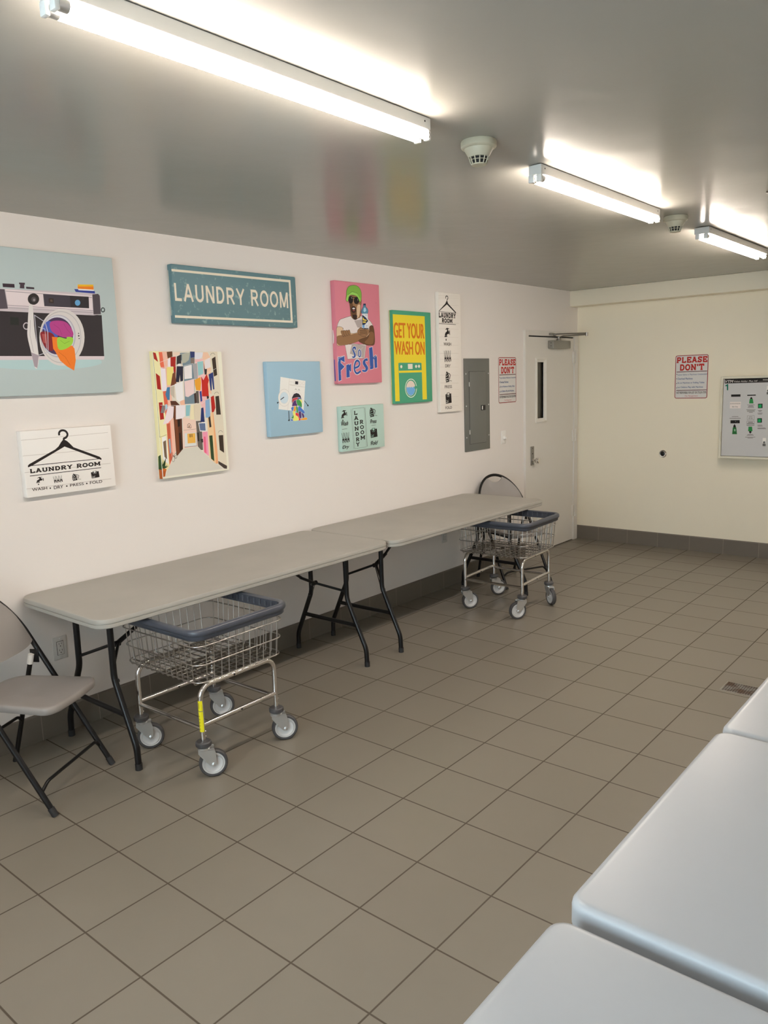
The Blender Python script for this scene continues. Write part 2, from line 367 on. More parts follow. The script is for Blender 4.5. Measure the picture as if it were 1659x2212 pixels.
BLACK = mat('black_enamel', (.007, .007, .0075), .30, spec=.35)
RUBBER = mat('black_rubber', (.016, .016, .017), .6)
TREAD = mat('grey_tyre', (.060, .058, .060), .5)
HUB = mat('wheel_plastic', (.56, .55, .54), .4)
BUMPER = mat('bumper_plastic', (.060, .068, .088), .34, bump=(300, .05, .0004))
PLASTIC = mottled('table_plastic', (.40, .385, .345), (.36, .345, .31), .5, 3.0, .35, .7, bump=(420, .25, .0004))
CHAIRP = mat('chair_plastic', (.285, .265, .25), .46, bump=(420, .2, .0004))
ENAMEL = mat('washer_enamel', (.365, .395, .425), .30, spec=.25, bump=(220, .02, .0003))
WHITEP = mat('white_plastic', (.86, .85, .815), .4)
IVORY = mat('ivory_plastic', (.52, .49, .37), .42)
FIXT = mat('fixture_enamel', (.74, .73, .69), .45)
DARK = mat('dark_gap', (.012, .012, .012), .8)
GREYM = mat('panel_grey', (.150, .155, .142), .45, bump=(300, .05, .0003))
TUBEG = mat('lit_tube', (.9, .9, .9), .3, emit=(TUBE_COLOR, TUBE_POWER))

# ------------------------------------------------------------------ the room
T = .12
D0, D1, DZ = 5.320, 6.222, 2.030      # door opening
bm = NB(); box(bm, -T, RIGHT+T, BACK-T, FAR+T, -.1, 0); structure(obj('floor', bm, FLOOR, sharp=0))
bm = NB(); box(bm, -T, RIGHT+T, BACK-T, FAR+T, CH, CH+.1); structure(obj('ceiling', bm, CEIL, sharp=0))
bm = NB(); box(bm, -T, 0, BACK, D0-.012, 0, CH); box(bm, -T, 0, D1+.012, FAR, 0, CH); box(bm, -T, 0, D0-.012, D1+.012, DZ+.012, CH)
structure(obj('wall_left', bm, WALL, sharp=0))
bm = NB(); box(bm, -T, RIGHT+T, FAR, FAR+T, 0, CH); structure(obj('wall_far', bm, FARW, sharp=0))
bm = NB(); box(bm, RIGHT, RIGHT+T, BACK, FAR, 0, CH); structure(obj('wall_right', bm, WALL, sharp=0))
W0, W1, WZ0, WZ1 = 1.50, 4.40, .50, 2.25  # window behind the camera
bm = NB()
for q in ((-T, W0, 0, CH), (W1, RIGHT+T, 0, CH), (W0, W1, 0, WZ0), (W0, W1, WZ1, CH)): box(bm, q[0], q[1], BACK-T, BACK, q[2], q[3])
structure(obj('wall_back', bm, WALL, sharp=0))
win = structure(bpy.data.objects.new('window_1', None)); COL.objects.link(win)
bm = NB(); ALU = mat('window_aluminium', (.55, .55, .54), .4, 1.0)
for x in (W0, (W0+W1)/2-.02, W1-.04): box(bm, x, x+.04, BACK-.08, BACK-.03, WZ0, WZ1)
for z in (WZ0, WZ1-.04): box(bm, W0, W1, BACK-.08, BACK-.03, z, z+.04)
obj('window_frame', bm, ALU, win)
gm = bpy.data.materials.new('window_glass'); gm.use_nodes = True; nt = gm.node_tree; nt.nodes.clear()
o_ = nt.nodes.new('ShaderNodeOutputMaterial'); mx = nt.nodes.new('ShaderNodeMixShader'); tr = nt.nodes.new('ShaderNodeBsdfTransparent'); gl = nt.nodes.new('ShaderNodeBsdfGlossy'); fr = nt.nodes.new('ShaderNodeFresnel')
gl.inputs['Roughness'].default_value = .02; tr.inputs[0].default_value = (.93, .96, .95, 1)
nt.links.new(fr.outputs[0], mx.inputs[0]); nt.links.new(tr.outputs[0], mx.inputs[1]); nt.links.new(gl.outputs[0], mx.inputs[2]); nt.links.new(mx.outputs[0], o_.inputs[0])
bm = NB(); box(bm, W0, W1, BACK-.058, BACK-.052, WZ0, WZ1); obj('window_glass', bm, gm, win, sharp=0)
# soffit along the top of the far wall
bm = NB(); box(bm, .0, RIGHT, 6.156, FAR, 2.326, CH, .004); structure(obj('trim_1', bm, FARW))
def base(name, along, a0, a1, m):
    bm = NB(); prof = [(0, 0), (.010, 0), (.010, .128), (.008, .135), (.003, .1385), (0, .1385)]
    if along == 'y': stack(bm, [[(x, y, z) for x, z in prof] for y in (a0, a1)], smooth=False)
    else: stack(bm, [[(x, FAR-d, z) for d, z in prof] for x in (a0, a1)], smooth=False)
    structure(obj(name, bm, m, sharp=0))
base('baseboard_left', 'y', BACK, 5.258, BASE_L)
base('baseboard_far', 'x', .012, RIGHT, BASE_F)

# door with its frame, window, lock, hinges and closer
dr = structure(bpy.data.objects.new('door_1', None)); COL.objects.link(dr); dr.location = (0, (D0+D1)/2, 0)
Y = lambda y: y-(D0+D1)/2
bm = NB()
for a, b, c, d in ((5.256, D0-.004, 0, 2.082), (D1+.004, 6.303, 0, 2.082), (D0-.004, D1+.004, DZ+.006, 2.082)): box(bm, -.10, .022, Y(a), Y(b), c, d, .002, 1)
for a, b in ((D0-.012, D0+.012), (D1-.012, D1+.012)): box(bm, -.10, -.055, Y(a), Y(b), 0, DZ)
obj('door_frame', bm, TRIMW, dr)
bm = NB(); box(bm, -.035, .004, Y(D0+.001), Y(D0+.017), 0, DZ, 0); box(bm, -.035, .004, Y(D0), Y(D1), DZ-.004, DZ+.006); box(bm, -.035, .003, Y(D0), Y(D1), .001, .007); obj('shadow_gap', bm, DARK, dr, sharp=0)
G0, G1, GZ0, GZ1 = 5.497, 5.615, 1.280, 1.797
bm = NB()
L0, L1 = D0+.004, D1-.003
for a, b, c, d in ((L0, G0, .008, DZ-.006), (G1, L1, .008, DZ-.006), (G0, G1, .008, GZ0), (G0, G1, GZ1, DZ-.006)): box(bm, -.036, .010, Y(a), Y(b), c, d)
obj('door_leaf', bm, TRIMW, dr, sharp=0)
def bevel_frame(bm, y0, y1, z0, z1, wide, xo, xi):
    o = [(y0-wide, z0-wide), (y1+wide, z0-wide), (y1+wide, z1+wide), (y0-wide, z1+wide)]; i = [(y0, z0), (y1, z0), (y1, z1), (y0, z1)]
    m = [(p[0]*.75+q[0]*.25, p[1]*.75+q[1]*.25) for p, q in zip(o, i)]
    R = [[bm.verts.new((x, Y(a), b)) for a, b in ring] for ring, x in ((o, .010), (o, xo-.003), (m, xo), (i, xi), (i, -.03))]
    for A, B in zip(R, R[1:]):
        for k in range(4): bm.faces.new((A[k], A[(k+1) % 4], B[(k+1) % 4], B[k]))
bm = NB(); bevel_frame(bm, G0, G1, GZ0, GZ1, .040, .024, .004)
for z in (1.36, 1.53, 1.70): lathe(bm, [(.004, 0), (.004, .002), (0, .003)], 10, M4((.017, Y(G1+.020), z), ry=PI/2))
obj('window_frame', bm, mat('door_lite_frame', (.78, .755, .70), .45), dr, sharp=30)
bm = NB(); box(bm, -.018, -.012, Y(G0-.01), Y(G1+.01), GZ0-.01, GZ1+.01); obj('glass_pane', bm, mat('unlit_corridor_glass', (.065, .062, .048), .12, spec=.5), dr, sharp=0)  # opaque pane, darkness of the unlit corridor beyond put into its colour
bm = NB(); box(bm, .010, .015, Y(5.362), Y(5.424), .853, 1.029, .0015)
for z, r in ((1.010, .004), (.872, .004), (.961, .006)): lathe(bm, [(r, 0), (r, .001)], 10, M4((.0152, Y(5.393), z), ry=PI/2), mi=1)
pl = obj('lock_plate', bm, [mat('satin_steel', (.33, .32, .31), .35, 1.0), DARK], dr)
bm = NB(); lathe(bm, [(.019, 0), (.019, .006), (.011, .010), (.010, .030), (.020, .036), (.027, .045), (.028, .055), (.024, .066), (.014, .071), (0, .072)], 24, M4((.015, Y(5.393), .897), ry=PI/2))
obj('knob', bm, CHROME, pl)
for z in (1.84, 1.07, .304):
    bm = NB(); box(bm, .008, .024, Y(6.196), Y(6.222), z-.057, z+.057, .002)
    for k in range(3): lathe(bm, [(.0085, 0), (.0085, .036)], 12, M4((.030, Y(6.232), z-.057+k*.039)))
    lathe(bm, [(.0, 0), (.007, .003), (.0085, .008), (.007, .012)], 12, M4((.030, Y(6.232), z+.057)))
    obj('hinge', bm, TRIMW, dr)
bm = NB(); box(bm, .010, .072, Y(5.692), Y(6.040), 1.922, 1.995, .006)
for z in (1.945, 1.972): lathe(bm, [(.004, 0), (.004, .001)], 8, M4((.045, Y(5.6915), z), rx=PI/2), mi=1)
clo = obj('door_closer', bm, [mat('closer_grey', (.30, .29, .255), .42, .3), DARK], dr)
bm = NB(); lathe(bm, [(.020, 0), (.022, .012), (.012, .018), (.012, .034), (0, .036)], 16, M4((.042, Y(5.850), 1.995)))
tube(bm, [(.042, Y(5.850), 2.022), (.085, Y(5.850), 2.036), (.320, Y(5.862), 2.036)], .008, 8)
lathe(bm, [(.011, 0), (.011, .034), (0, .036)], 12, M4((.320, Y(5.862), 2.022)))
tube(bm, [(.320, Y(5.862), 2.048), (.06, Y(5.742), 2.052)], .0065, 8)
box(bm, .022, .052, Y(5.690), Y(5.735), 2.044, 2.064, .003); lathe(bm, [(.011, 0), (.013, .012), (.007, .026)], 12, M4((.046, Y(5.738), 2.048), ry=PI/2))
obj('closer_arm', bm, mat('arm_steel', (.36, .35, .32), .35, 1.0), clo)

# ------------------------------------------------------------------ ceiling fixtures and detectors
def strip_light(label, xc, y0, y1, hw, tdx):
    yc = (y0+y1)/2; h = (y1-y0)/2
    t = thing('strip_light', label, 'ceiling light', (xc, yc, CH), group='fluorescent strip lights in a row along the ceiling')
    bm = NB(); box(bm, -hw+.006, hw-.006, -h+.02, h-.02, -.0025, 0); obj('mounting_gap', bm, DARK, t, sharp=0)
    bm = NB(); box(bm, -hw, hw, -h, h, -.038, -.0025, .0015, 1)
    for s in (-1, 1):
        for q in (-1, 1): lathe(bm, [(.003, 0), (.003, .0008)], 8, M4((q*hw, s*(h-.03), -.016), ry=q*PI/2), mi=1)
    obj('housing', bm, [FIXT, DARK], t)
    for sx in (-1, 1):
        bm = NB(); tube(bm, [(0, -h+.030, 0), (0, h-.012, 0)], .0127, 14)
        tb = obj('fluorescent_tube', bm, TUBEG, t, loc=(sx*tdx, 0, -.0515))
        for a, c in ((-h+.008, -h+.0305), (h-.0125, h-.003)):
            bm = NB(); tube(bm, [(0, a, 0), (0, c, 0)], .0131, 14); obj('tube_cap', bm, ZINC, tb)
        for e in (-1, 1):
            bm = NB(); box(bm, sx*tdx-.011, sx*tdx+.011, e*(h-.004)-.006, e*(h-.004)+.006, -.066, -.038, .003)
            obj('lamp_holder', bm, WHITEP, t)
    return t
strip_light('white fluorescent strip light nearest the camera, above the framed pictures', 2.068, -.178, 1.041, .030, .019)
strip_light('middle white fluorescent strip light between the two smoke detectors', 2.058, 1.765, 2.975, .027, .017)
strip_light('farthest white fluorescent strip light, closest to the far wall soffit', 2.062, 3.662, 4.875, .041, .023)
strip_light('added unseen fluorescent strip light behind the camera, brightening the near floor and washers', 2.065, -2.13, -.91, .030, .019)  # unseen lamp added to brighten the near floor and washers

def smoke(label, x, y):
    t = thing('smoke_detector', label, 'smoke detector', (x, y, CH), group='ivory smoke detectors on the ceiling')
    bm = NB(); lathe(bm, [(.059, 0), (.061, -.004), (.061, -.020), (.057, -.024), (.050, -.026)], 36); obj('base_ring', bm, IVORY, t)
    bm = NB(); prof = [(.051, -.022), (.050, -.028), (.035, -.053)]
    lathe(bm, prof, 36)
    lathe(bm, [(.026, -.074), (.0255, -.078), (.018, -.0795), (.012, -.077), (0, -.077)], 36)
    n = 12
    for z0, z1 in ((-.0615, -.0635),):
        lathe(bm, [(.0355+(.0265-.0355)*((-z0-.053)/.021), z0), (.0355+(.0265-.0355)*((-z1-.053)/.021), z1)], 36, caps=False)
    for k in range(n):
        a = 2*PI*(k+.3)/n
        tube(bm, [(.0345*math.cos(a), .0345*math.sin(a), -.0525), (.0258*math.cos(a), .0258*math.sin(a), -.0745)], .0021, 6)
    c = obj('sensor_cone', bm, IVORY, t)
    bm = NB(); lathe(bm, [(.030, -.050), (.0215, -.0745)], 24); obj('sensor_chamber', bm, DARK, c)
smoke('ivory smoke detector between the nearest and the middle strip lights', 2.068, 1.358)
smoke('ivory smoke detector between the middle and the farthest strip lights', 2.064, 3.247)
t = thing('sprinkler', 'small dark metal fire sprinkler head on the ceiling at the right', 'sprinkler', (2.598, 3.012, CH))
bm = NB(); lathe(bm, [(.034, 0), (.034, -.003), (.022, -.009), (.012, -.010)], 24); obj('escutcheon', bm, mat('sprinkler_bronze', (.10, .085, .06), .3, 1.0), t)
bm = NB(); lathe(bm, [(.008, -.006), (.008, -.02), (.004, -.022), (.004, -.040), (.001, -.042)], 12); lathe(bm, [(.002, -.046), (.018, -.047), (.018, -.049), (.002, -.050)], 16)
for s in (-1, 1): tube(bm, [(s*.008, 0, -.018), (s*.013, 0, -.028), (s*.004, 0, -.046)], .002, 6)
obj('sprinkler_head', bm, ZINC, t)

# ------------------------------------------------------------------ printed artwork, metres from the middle of each panel
ART = {}
ART['camera'] = [
['p', 0xa7c1be, [[0.3519, -0.177], [0.344, -0.185], [0.3222, -0.1926], [0.288, -0.1993], [0.2431, -0.2048], [0.1902, -0.2089], [0.1319, -0.2115], [0.0712, -0.2124], [0.0108, -0.2117], [-0.0466, -0.2095], [-0.0989, -0.206], [-0.144, -0.2012], [-0.1804, -0.1955], [-0.207, -0.189], [-0.223, -0.1821], [-0.2278, -0.175], [-0.2213, -0.1678], [-0.2038, -0.161], [-0.1758, -0.1548], [-0.1381, -0.1493], [-0.0921, -0.1449], [-0.0391, -0.1417], [0.0187, -0.14], [0.079, -0.1397], [0.1394, -0.1411], [0.197, -0.1441], [0.249, -0.1486], [0.2926, -0.1544], [0.3254, -0.1613], [0.3456, -0.169]]],
['p', 0x2d282a, [[-0.2754, 0.0494], [0.0045, 0.0512], [0.3727, 0.0494], [0.3662, -0.1486], [-0.2882, -0.1491]]],
['p', 0xc9bdbd, [[-0.2882, -0.1491], [0.3685, -0.1486], [0.3636, -0.1649], [-0.2868, -0.1669]]],
['p', 0xbcb2b3, [[-0.2643, 0.144], [0.354, 0.1511], [0.3733, 0.1432], [0.37, 0.0533], [0.3277, 0.0464], [-0.2756, 0.0477]]],
['p', 0x4c454b, [[-0.2647, 0.1405], [-0.0915, 0.143], [-0.0861, 0.0593], [-0.2758, 0.0459]]],
['p', 0x463f43, [[0.3326, 0.1459], [0.3637, 0.1505], [0.3718, 0.1419], [0.3691, 0.054], [0.3296, 0.0516]]],
['p', 0xd4c8c6, [[-0.0878, 0.1433], [0.3306, 0.1395], [0.3276, 0.0674], [-0.0831, 0.0692]]],
['s', 0x8d8489, 0.0025, [[-0.0887, 0.1353], [0.3297, 0.1308]]],
['s', 0x8d8489, 0.0025, [[-0.0881, 0.0744], [0.3287, 0.0694]]],
['s', 0x9a9195, 0.0021, [[-0.0856, 0.0629], [0.2143, 0.0604]]],
['s', 0x8d8489, 0.0021, [[0.2143, 0.0604], [0.3277, 0.0595]]],
['p', 0x3b373e, [[0.0843, 0.133], [0.3124, 0.1337], [0.309, 0.0792], [0.0844, 0.0781]]],
['p', 0x2a2729, [[0.2156, 0.1328], [0.3124, 0.1337], [0.309, 0.0792], [0.2143, 0.0798]]],
['p', 0x5b93b8, [[0.2653, 0.1029], [0.2647, 0.0999], [0.2634, 0.0969], [0.2614, 0.0942], [0.259, 0.0919], [0.2562, 0.0902], [0.2532, 0.089], [0.2501, 0.0885], [0.2471, 0.0887], [0.2442, 0.0896], [0.2418, 0.0911], [0.2399, 0.0931], [0.2385, 0.0957], [0.2378, 0.0985], [0.2378, 0.1015], [0.2384, 0.1046], [0.2397, 0.1075], [0.2417, 0.1102], [0.2441, 0.1125], [0.2468, 0.1142], [0.2498, 0.1154], [0.253, 0.1159], [0.256, 0.1157], [0.2588, 0.1149], [0.2613, 0.1134], [0.2632, 0.1113], [0.2646, 0.1088], [0.2653, 0.106]]],
['p', 0x2f2620, [[0.1093, 0.1152], [0.1329, 0.1158], [0.1314, 0.0937], [0.1079, 0.0948]]],
['p', 0x54473c, [[0.1153, 0.1103], [0.1266, 0.1102], [0.1263, 0.0995], [0.115, 0.1004]]],
['p', 0x242021, [[0.063, 0.1089], [0.0617, 0.1032], [0.0591, 0.0977], [0.0553, 0.0926], [0.0506, 0.0884], [0.0452, 0.0851], [0.0393, 0.0829], [0.0332, 0.082], [0.0273, 0.0823], [0.0219, 0.0839], [0.0172, 0.0867], [0.0134, 0.0905], [0.0108, 0.0951], [0.0094, 0.1004], [0.0093, 0.1059], [0.0106, 0.1116], [0.0132, 0.1171], [0.0169, 0.1221], [0.0215, 0.1263], [0.0269, 0.1296], [0.0328, 0.1319], [0.0388, 0.1329], [0.0447, 0.1326], [0.0502, 0.131], [0.055, 0.1283], [0.0588, 0.1245], [0.0615, 0.1199], [0.0629, 0.1146]]],
['p', 0x4b4546, [[0.0493, 0.1067], [0.0487, 0.104], [0.0476, 0.1014], [0.0459, 0.099], [0.0438, 0.097], [0.0414, 0.0955], [0.0388, 0.0945], [0.0361, 0.094], [0.0335, 0.0942], [0.0311, 0.0949], [0.029, 0.0963], [0.0274, 0.0981], [0.0262, 0.1002], [0.0256, 0.1027], [0.0256, 0.1054], [0.0262, 0.108], [0.0274, 0.1106], [0.029, 0.113], [0.0311, 0.115], [0.0335, 0.1165], [0.0361, 0.1175], [0.0387, 0.118], [0.0414, 0.1178], [0.0438, 0.1171], [0.0459, 0.1158], [0.0475, 0.114], [0.0487, 0.1118], [0.0493, 0.1093]]],
['p', 0x8c8585, [[0.0439, 0.1041], [0.0436, 0.1028], [0.0431, 0.1015], [0.0424, 0.1003], [0.0415, 0.0993], [0.0404, 0.0986], [0.0393, 0.0981], [0.0381, 0.0979], [0.037, 0.098], [0.0359, 0.0983], [0.0351, 0.099], [0.0343, 0.0999], [0.0339, 0.101], [0.0336, 0.1022], [0.0336, 0.1036], [0.0339, 0.1049], [0.0344, 0.1062], [0.0352, 0.1074], [0.0361, 0.1084], [0.0371, 0.1091], [0.0383, 0.1096], [0.0394, 0.1098], [0.0405, 0.1098], [0.0416, 0.1094], [0.0425, 0.1087], [0.0432, 0.1078], [0.0437, 0.1067], [0.0439, 0.1055]]],
['p', 0x372a33, [[-0.098, 0.1678], [-0.0449, 0.1686], [-0.0452, 0.1525], [-0.0983, 0.1519]]],
['p', 0x40333b, [[-0.0228, 0.1767], [0.0041, 0.1775], [0.0033, 0.1704], [-0.0001, 0.1673], [-0.0011, 0.1518], [-0.0225, 0.1518], [-0.0192, 0.1682], [-0.0235, 0.17]]],
['p', 0x372a33, [[0.0068, 0.1604], [0.0449, 0.16], [0.0448, 0.1518], [0.0074, 0.1516]]],
['p', 0x2b3a86, [[0.241, 0.1652], [0.2616, 0.1657], [0.3472, 0.1626], [0.3473, 0.1507], [0.2474, 0.1524]]],
['p', 0xe9e4e0, [[0.2597, 0.1679], [0.3425, 0.1686], [0.3427, 0.1627], [0.2624, 0.1611]]],
['p', 0xdd7a1d, [[0.26, 0.1792], [0.3432, 0.1844], [0.3416, 0.1685], [0.2597, 0.1679]]],
['p', 0xe7ad26, [[0.2609, 0.1878], [0.3427, 0.1926], [0.3423, 0.1839], [0.2599, 0.1784]]],
['l', 0x2f3a3a, 0.005, [[0.3912, 0.0754], [0.3908, 0.0733], [0.3899, 0.0712], [0.3886, 0.0693], [0.387, 0.0677], [0.3852, 0.0665], [0.3832, 0.0657], [0.3811, 0.0654], [0.3791, 0.0655], [0.3773, 0.0661], [0.3757, 0.0672], [0.3744, 0.0687], [0.3735, 0.0705], [0.373, 0.0725], [0.373, 0.0746], [0.3735, 0.0768], [0.3744, 0.0788], [0.3756, 0.0807], [0.3772, 0.0823], [0.3791, 0.0835], [0.381, 0.0843], [0.3831, 0.0847], [0.3851, 0.0845], [0.3869, 0.0839], [0.3885, 0.0828], [0.3898, 0.0814], [0.3907, 0.0796], [0.3912, 0.0776]]],
['p', 0x1f241f, [[-0.0808, 0.023], [-0.0422, 0.0223], [-0.0445, -0.0117], [-0.083, -0.0107]]],
['l', 0xb9b0b2, 0.0043, [[0.0027, -0.014], [0.002, -0.0172], [0.0007, -0.0202], [-0.0011, -0.023], [-0.0035, -0.0253], [-0.0062, -0.027], [-0.0091, -0.0282], [-0.0121, -0.0286], [-0.015, -0.0283], [-0.0177, -0.0274], [-0.02, -0.0257], [-0.0218, -0.0235], [-0.0231, -0.0209], [-0.0237, -0.0179], [-0.0237, -0.0148], [-0.023, -0.0116], [-0.0217, -0.0086], [-0.0199, -0.0059], [-0.0175, -0.0036], [-0.0149, -0.0018], [-0.0119, -0.0007], [-0.009, -0.0002], [-0.0061, -0.0005], [-0.0034, -0.0014], [-0.001, -0.003], [0.0008, -0.0052], [0.0021, -0.0079], [0.0027, -0.0108]]],
['p', 0xc9c4bd, [[0.2706, -0.0593], [0.2669, -0.0804], [0.2605, -0.1011], [0.2514, -0.1207], [0.2399, -0.1388], [0.2263, -0.1549], [0.211, -0.1686], [0.1944, -0.1796], [0.1769, -0.1876], [0.159, -0.1923], [0.1411, -0.1938], [0.1237, -0.1921], [0.1072, -0.1871], [0.092, -0.1792], [0.0784, -0.1684], [0.0668, -0.1551], [0.0574, -0.1396], [0.0503, -0.1222], [0.0459, -0.1035], [0.0441, -0.0839], [0.045, -0.0637], [0.0485, -0.0435], [0.0546, -0.0237], [0.0631, -0.0049], [0.0739, 0.0127], [0.0867, 0.0285], [0.1011, 0.0422], [0.117, 0.0535], [0.1339, 0.062], [0.1515, 0.0676], [0.1692, 0.07], [0.1867, 0.0692], [0.2036, 0.0651], [0.2194, 0.0579], [0.2337, 0.0477], [0.2461, 0.0347], [0.2564, 0.0191], [0.2641, 0.0015], [0.2691, -0.0178], [0.2713, -0.0382]]],
['l', 0xaeaaa8, 0.0036, [[0.2515, -0.0585], [0.2483, -0.0774], [0.2426, -0.0958], [0.2346, -0.1134], [0.2245, -0.1296], [0.2125, -0.144], [0.1991, -0.1563], [0.1845, -0.1661], [0.1691, -0.1733], [0.1534, -0.1776], [0.1377, -0.179], [0.1224, -0.1775], [0.1078, -0.1731], [0.0944, -0.166], [0.0825, -0.1563], [0.0722, -0.1444], [0.0639, -0.1305], [0.0578, -0.115], [0.0539, -0.0982], [0.0523, -0.0805], [0.0531, -0.0624], [0.0562, -0.0443], [0.0617, -0.0265], [0.0692, -0.0095], [0.0788, 0.0062], [0.0901, 0.0204], [0.1029, 0.0327], [0.1169, 0.0428], [0.1318, 0.0504], [0.1473, 0.0553], [0.1629, 0.0574], [0.1783, 0.0566], [0.1931, 0.053], [0.2069, 0.0465], [0.2195, 0.0373], [0.2303, 0.0256], [0.2393, 0.0117], [0.246, -0.0041], [0.2504, -0.0213], [0.2522, -0.0396]]],
['p', 0xa9a7ad, [[0.2253, -0.0543], [0.2221, -0.0717], [0.2163, -0.0887], [0.2081, -0.1046], [0.1978, -0.119], [0.1856, -0.1314], [0.1721, -0.1414], [0.1575, -0.1488], [0.1425, -0.1533], [0.1274, -0.1549], [0.1127, -0.1534], [0.0988, -0.1489], [0.0862, -0.1417], [0.0753, -0.132], [0.0663, -0.12], [0.0594, -0.1062], [0.055, -0.0909], [0.053, -0.0747], [0.0536, -0.0578], [0.0567, -0.041], [0.0622, -0.0246], [0.07, -0.0091], [0.0798, 0.005], [0.0914, 0.0173], [0.1045, 0.0275], [0.1186, 0.0352], [0.1334, 0.0401], [0.1484, 0.0422], [0.1632, 0.0414], [0.1773, 0.0375], [0.1903, 0.0307], [0.2018, 0.0213], [0.2113, 0.0094], [0.2186, -0.0045], [0.2235, -0.0201], [0.2257, -0.0369]]],
['p', 0xc4c3c6, [[0.2193, -0.0536], [0.2163, -0.0702], [0.2108, -0.0864], [0.203, -0.1015], [0.1931, -0.1152], [0.1815, -0.127], [0.1686, -0.1366], [0.1547, -0.1437], [0.1403, -0.148], [0.1259, -0.1494], [0.1118, -0.148], [0.0986, -0.1438], [0.0866, -0.137], [0.0761, -0.1277], [0.0674, -0.1163], [0.0609, -0.1031], [0.0566, -0.0886], [0.0547, -0.0731], [0.0553, -0.0571], [0.0582, -0.041], [0.0635, -0.0254], [0.0709, -0.0106], [0.0804, 0.0028], [0.0915, 0.0146], [0.104, 0.0243], [0.1175, 0.0316], [0.1316, 0.0363], [0.146, 0.0383], [0.1601, 0.0375], [0.1736, 0.0338], [0.186, 0.0273], [0.1969, 0.0183], [0.206, 0.007], [0.213, -0.0063], [0.2177, -0.0211], [0.2198, -0.0371]]],
['p', 0x43304f, [[0.2116, -0.0538], [0.2088, -0.0689], [0.2037, -0.0836], [0.1963, -0.0975], [0.187, -0.11], [0.1761, -0.1208], [0.1639, -0.1295], [0.1507, -0.136], [0.1371, -0.1399], [0.1234, -0.1413], [0.1101, -0.14], [0.0975, -0.1362], [0.0861, -0.13], [0.0761, -0.1216], [0.0679, -0.1112], [0.0616, -0.0991], [0.0575, -0.0858], [0.0556, -0.0717], [0.0561, -0.057], [0.0588, -0.0424], [0.0638, -0.0281], [0.0708, -0.0146], [0.0797, -0.0023], [0.0902, 0.0084], [0.102, 0.0173], [0.1148, 0.024], [0.1282, 0.0283], [0.1418, 0.0301], [0.1552, 0.0293], [0.168, 0.0259], [0.1797, 0.0201], [0.1901, 0.0119], [0.1988, 0.0015], [0.2055, -0.0106], [0.2099, -0.0241], [0.212, -0.0387]]],
['P', 0x4458a4, [[0.0837, 0.0055], [0.1092, 0.0091], [0.1099, -0.0299], [0.1354, -0.0523], [0.1221, -0.061], [0.0841, -0.0363], [0.0651, -0.0254]]],
['P', 0xa83c7c, [[0.1048, 0.0062], [0.1468, 0.0153], [0.1875, 0.0063], [0.2123, -0.0311], [0.2098, -0.0554], [0.176, -0.0623], [0.1354, -0.0523], [0.1058, -0.03]]],
['s', 0x8a2f68, 0.0018, [[0.1202, -0.0028], [0.147, -0.0212], [0.1562, -0.0518]]],
['s', 0x8a2f68, 0.0018, [[0.1704, 0.0027], [0.1843, -0.024], [0.203, -0.0469]]],
['P', 0x7d1f24, [[0.0557, -0.0389], [0.0998, -0.0408], [0.1189, -0.0603], [0.1103, -0.1143], [0.0908, -0.1241], [0.0647, -0.1033], [0.052, -0.0655]]],
['p', 0xa14c48, [[0.0586, -0.0483], [0.0808, -0.0478], [0.0781, -0.0917], [0.0623, -0.0881]]],
['p', 0xdf7422, [[0.1059, -0.0598], [0.1352, -0.0619], [0.1292, -0.1103], [0.1406, -0.1199], [0.2019, -0.0978], [0.2131, -0.1134], [0.2137, -0.1686], [0.2, -0.2168], [0.166, -0.1968], [0.1353, -0.1704], [0.115, -0.1278], [0.1061, -0.1144]]],
['P', 0x93c23f, [[0.1344, -0.0619], [0.1755, -0.0677], [0.1806, -0.0591], [0.2098, -0.0632], [0.2034, -0.0919], [0.1728, -0.113], [0.1406, -0.1199], [0.129, -0.1045]]],
['s', 0x6f9a2a, 0.0018, [[0.1454, -0.0753], [0.1647, -0.0905], [0.1912, -0.0784]]],
['s', 0xb95a14, 0.0018, [[0.1313, -0.1296], [0.1622, -0.1529], [0.1834, -0.1922]]],
['l', 0xb5b2b8, 0.0032, [[0.0329, 0.0357], [0.0805, 0.0054], [0.0879, -0.0381], [0.08, -0.1299], [0.0301, -0.1454], [0.0317, -0.0395]]],
['s', 0xc9c8cc, 0.0018, [[0.0442, -0.0165], [0.0752, -0.0251], [0.0747, -0.1223]]],
['P', 0xcfcac4, [[0.011, 0.0757], [0.0216, 0.0829], [0.0289, 0.0709], [0.0258, -0.0396], [0.0329, -0.1454], [0.0203, -0.2025], [0.0067, -0.1955], [-0.0019, -0.1304], [-0.0106, -0.0611], [-0.0043, -0.0105]]],
['s', 0xa49a9a, 0.0021, [[0.0107, 0.0124], [0.0017, -0.0552], [0.0099, -0.1303]]],
['p', 0x9a8e93, [[-0.0013, -0.1323], [0.0329, -0.1454], [0.0203, -0.2025], [0.0067, -0.1955]]],
['p', 0x3a3334, [[0.2442, -0.0413], [0.2435, -0.0429], [0.2419, -0.0439], [0.24, -0.044], [0.2386, -0.043], [0.2382, -0.0414], [0.2389, -0.0398], [0.2406, -0.0387], [0.2424, -0.0387], [0.2438, -0.0397]]],
['p', 0x3a3334, [[0.2452, -0.0527], [0.2441, -0.055], [0.2418, -0.0565], [0.2392, -0.0565], [0.2372, -0.0552], [0.2366, -0.0529], [0.2376, -0.0505], [0.2399, -0.049], [0.2426, -0.049], [0.2446, -0.0504]]],
['p', 0x3a3334, [[0.2447, -0.0657], [0.244, -0.0673], [0.2423, -0.0684], [0.2405, -0.0684], [0.2391, -0.0674], [0.2387, -0.0658], [0.2394, -0.0642], [0.241, -0.0631], [0.2429, -0.0631], [0.2443, -0.0641]]]]
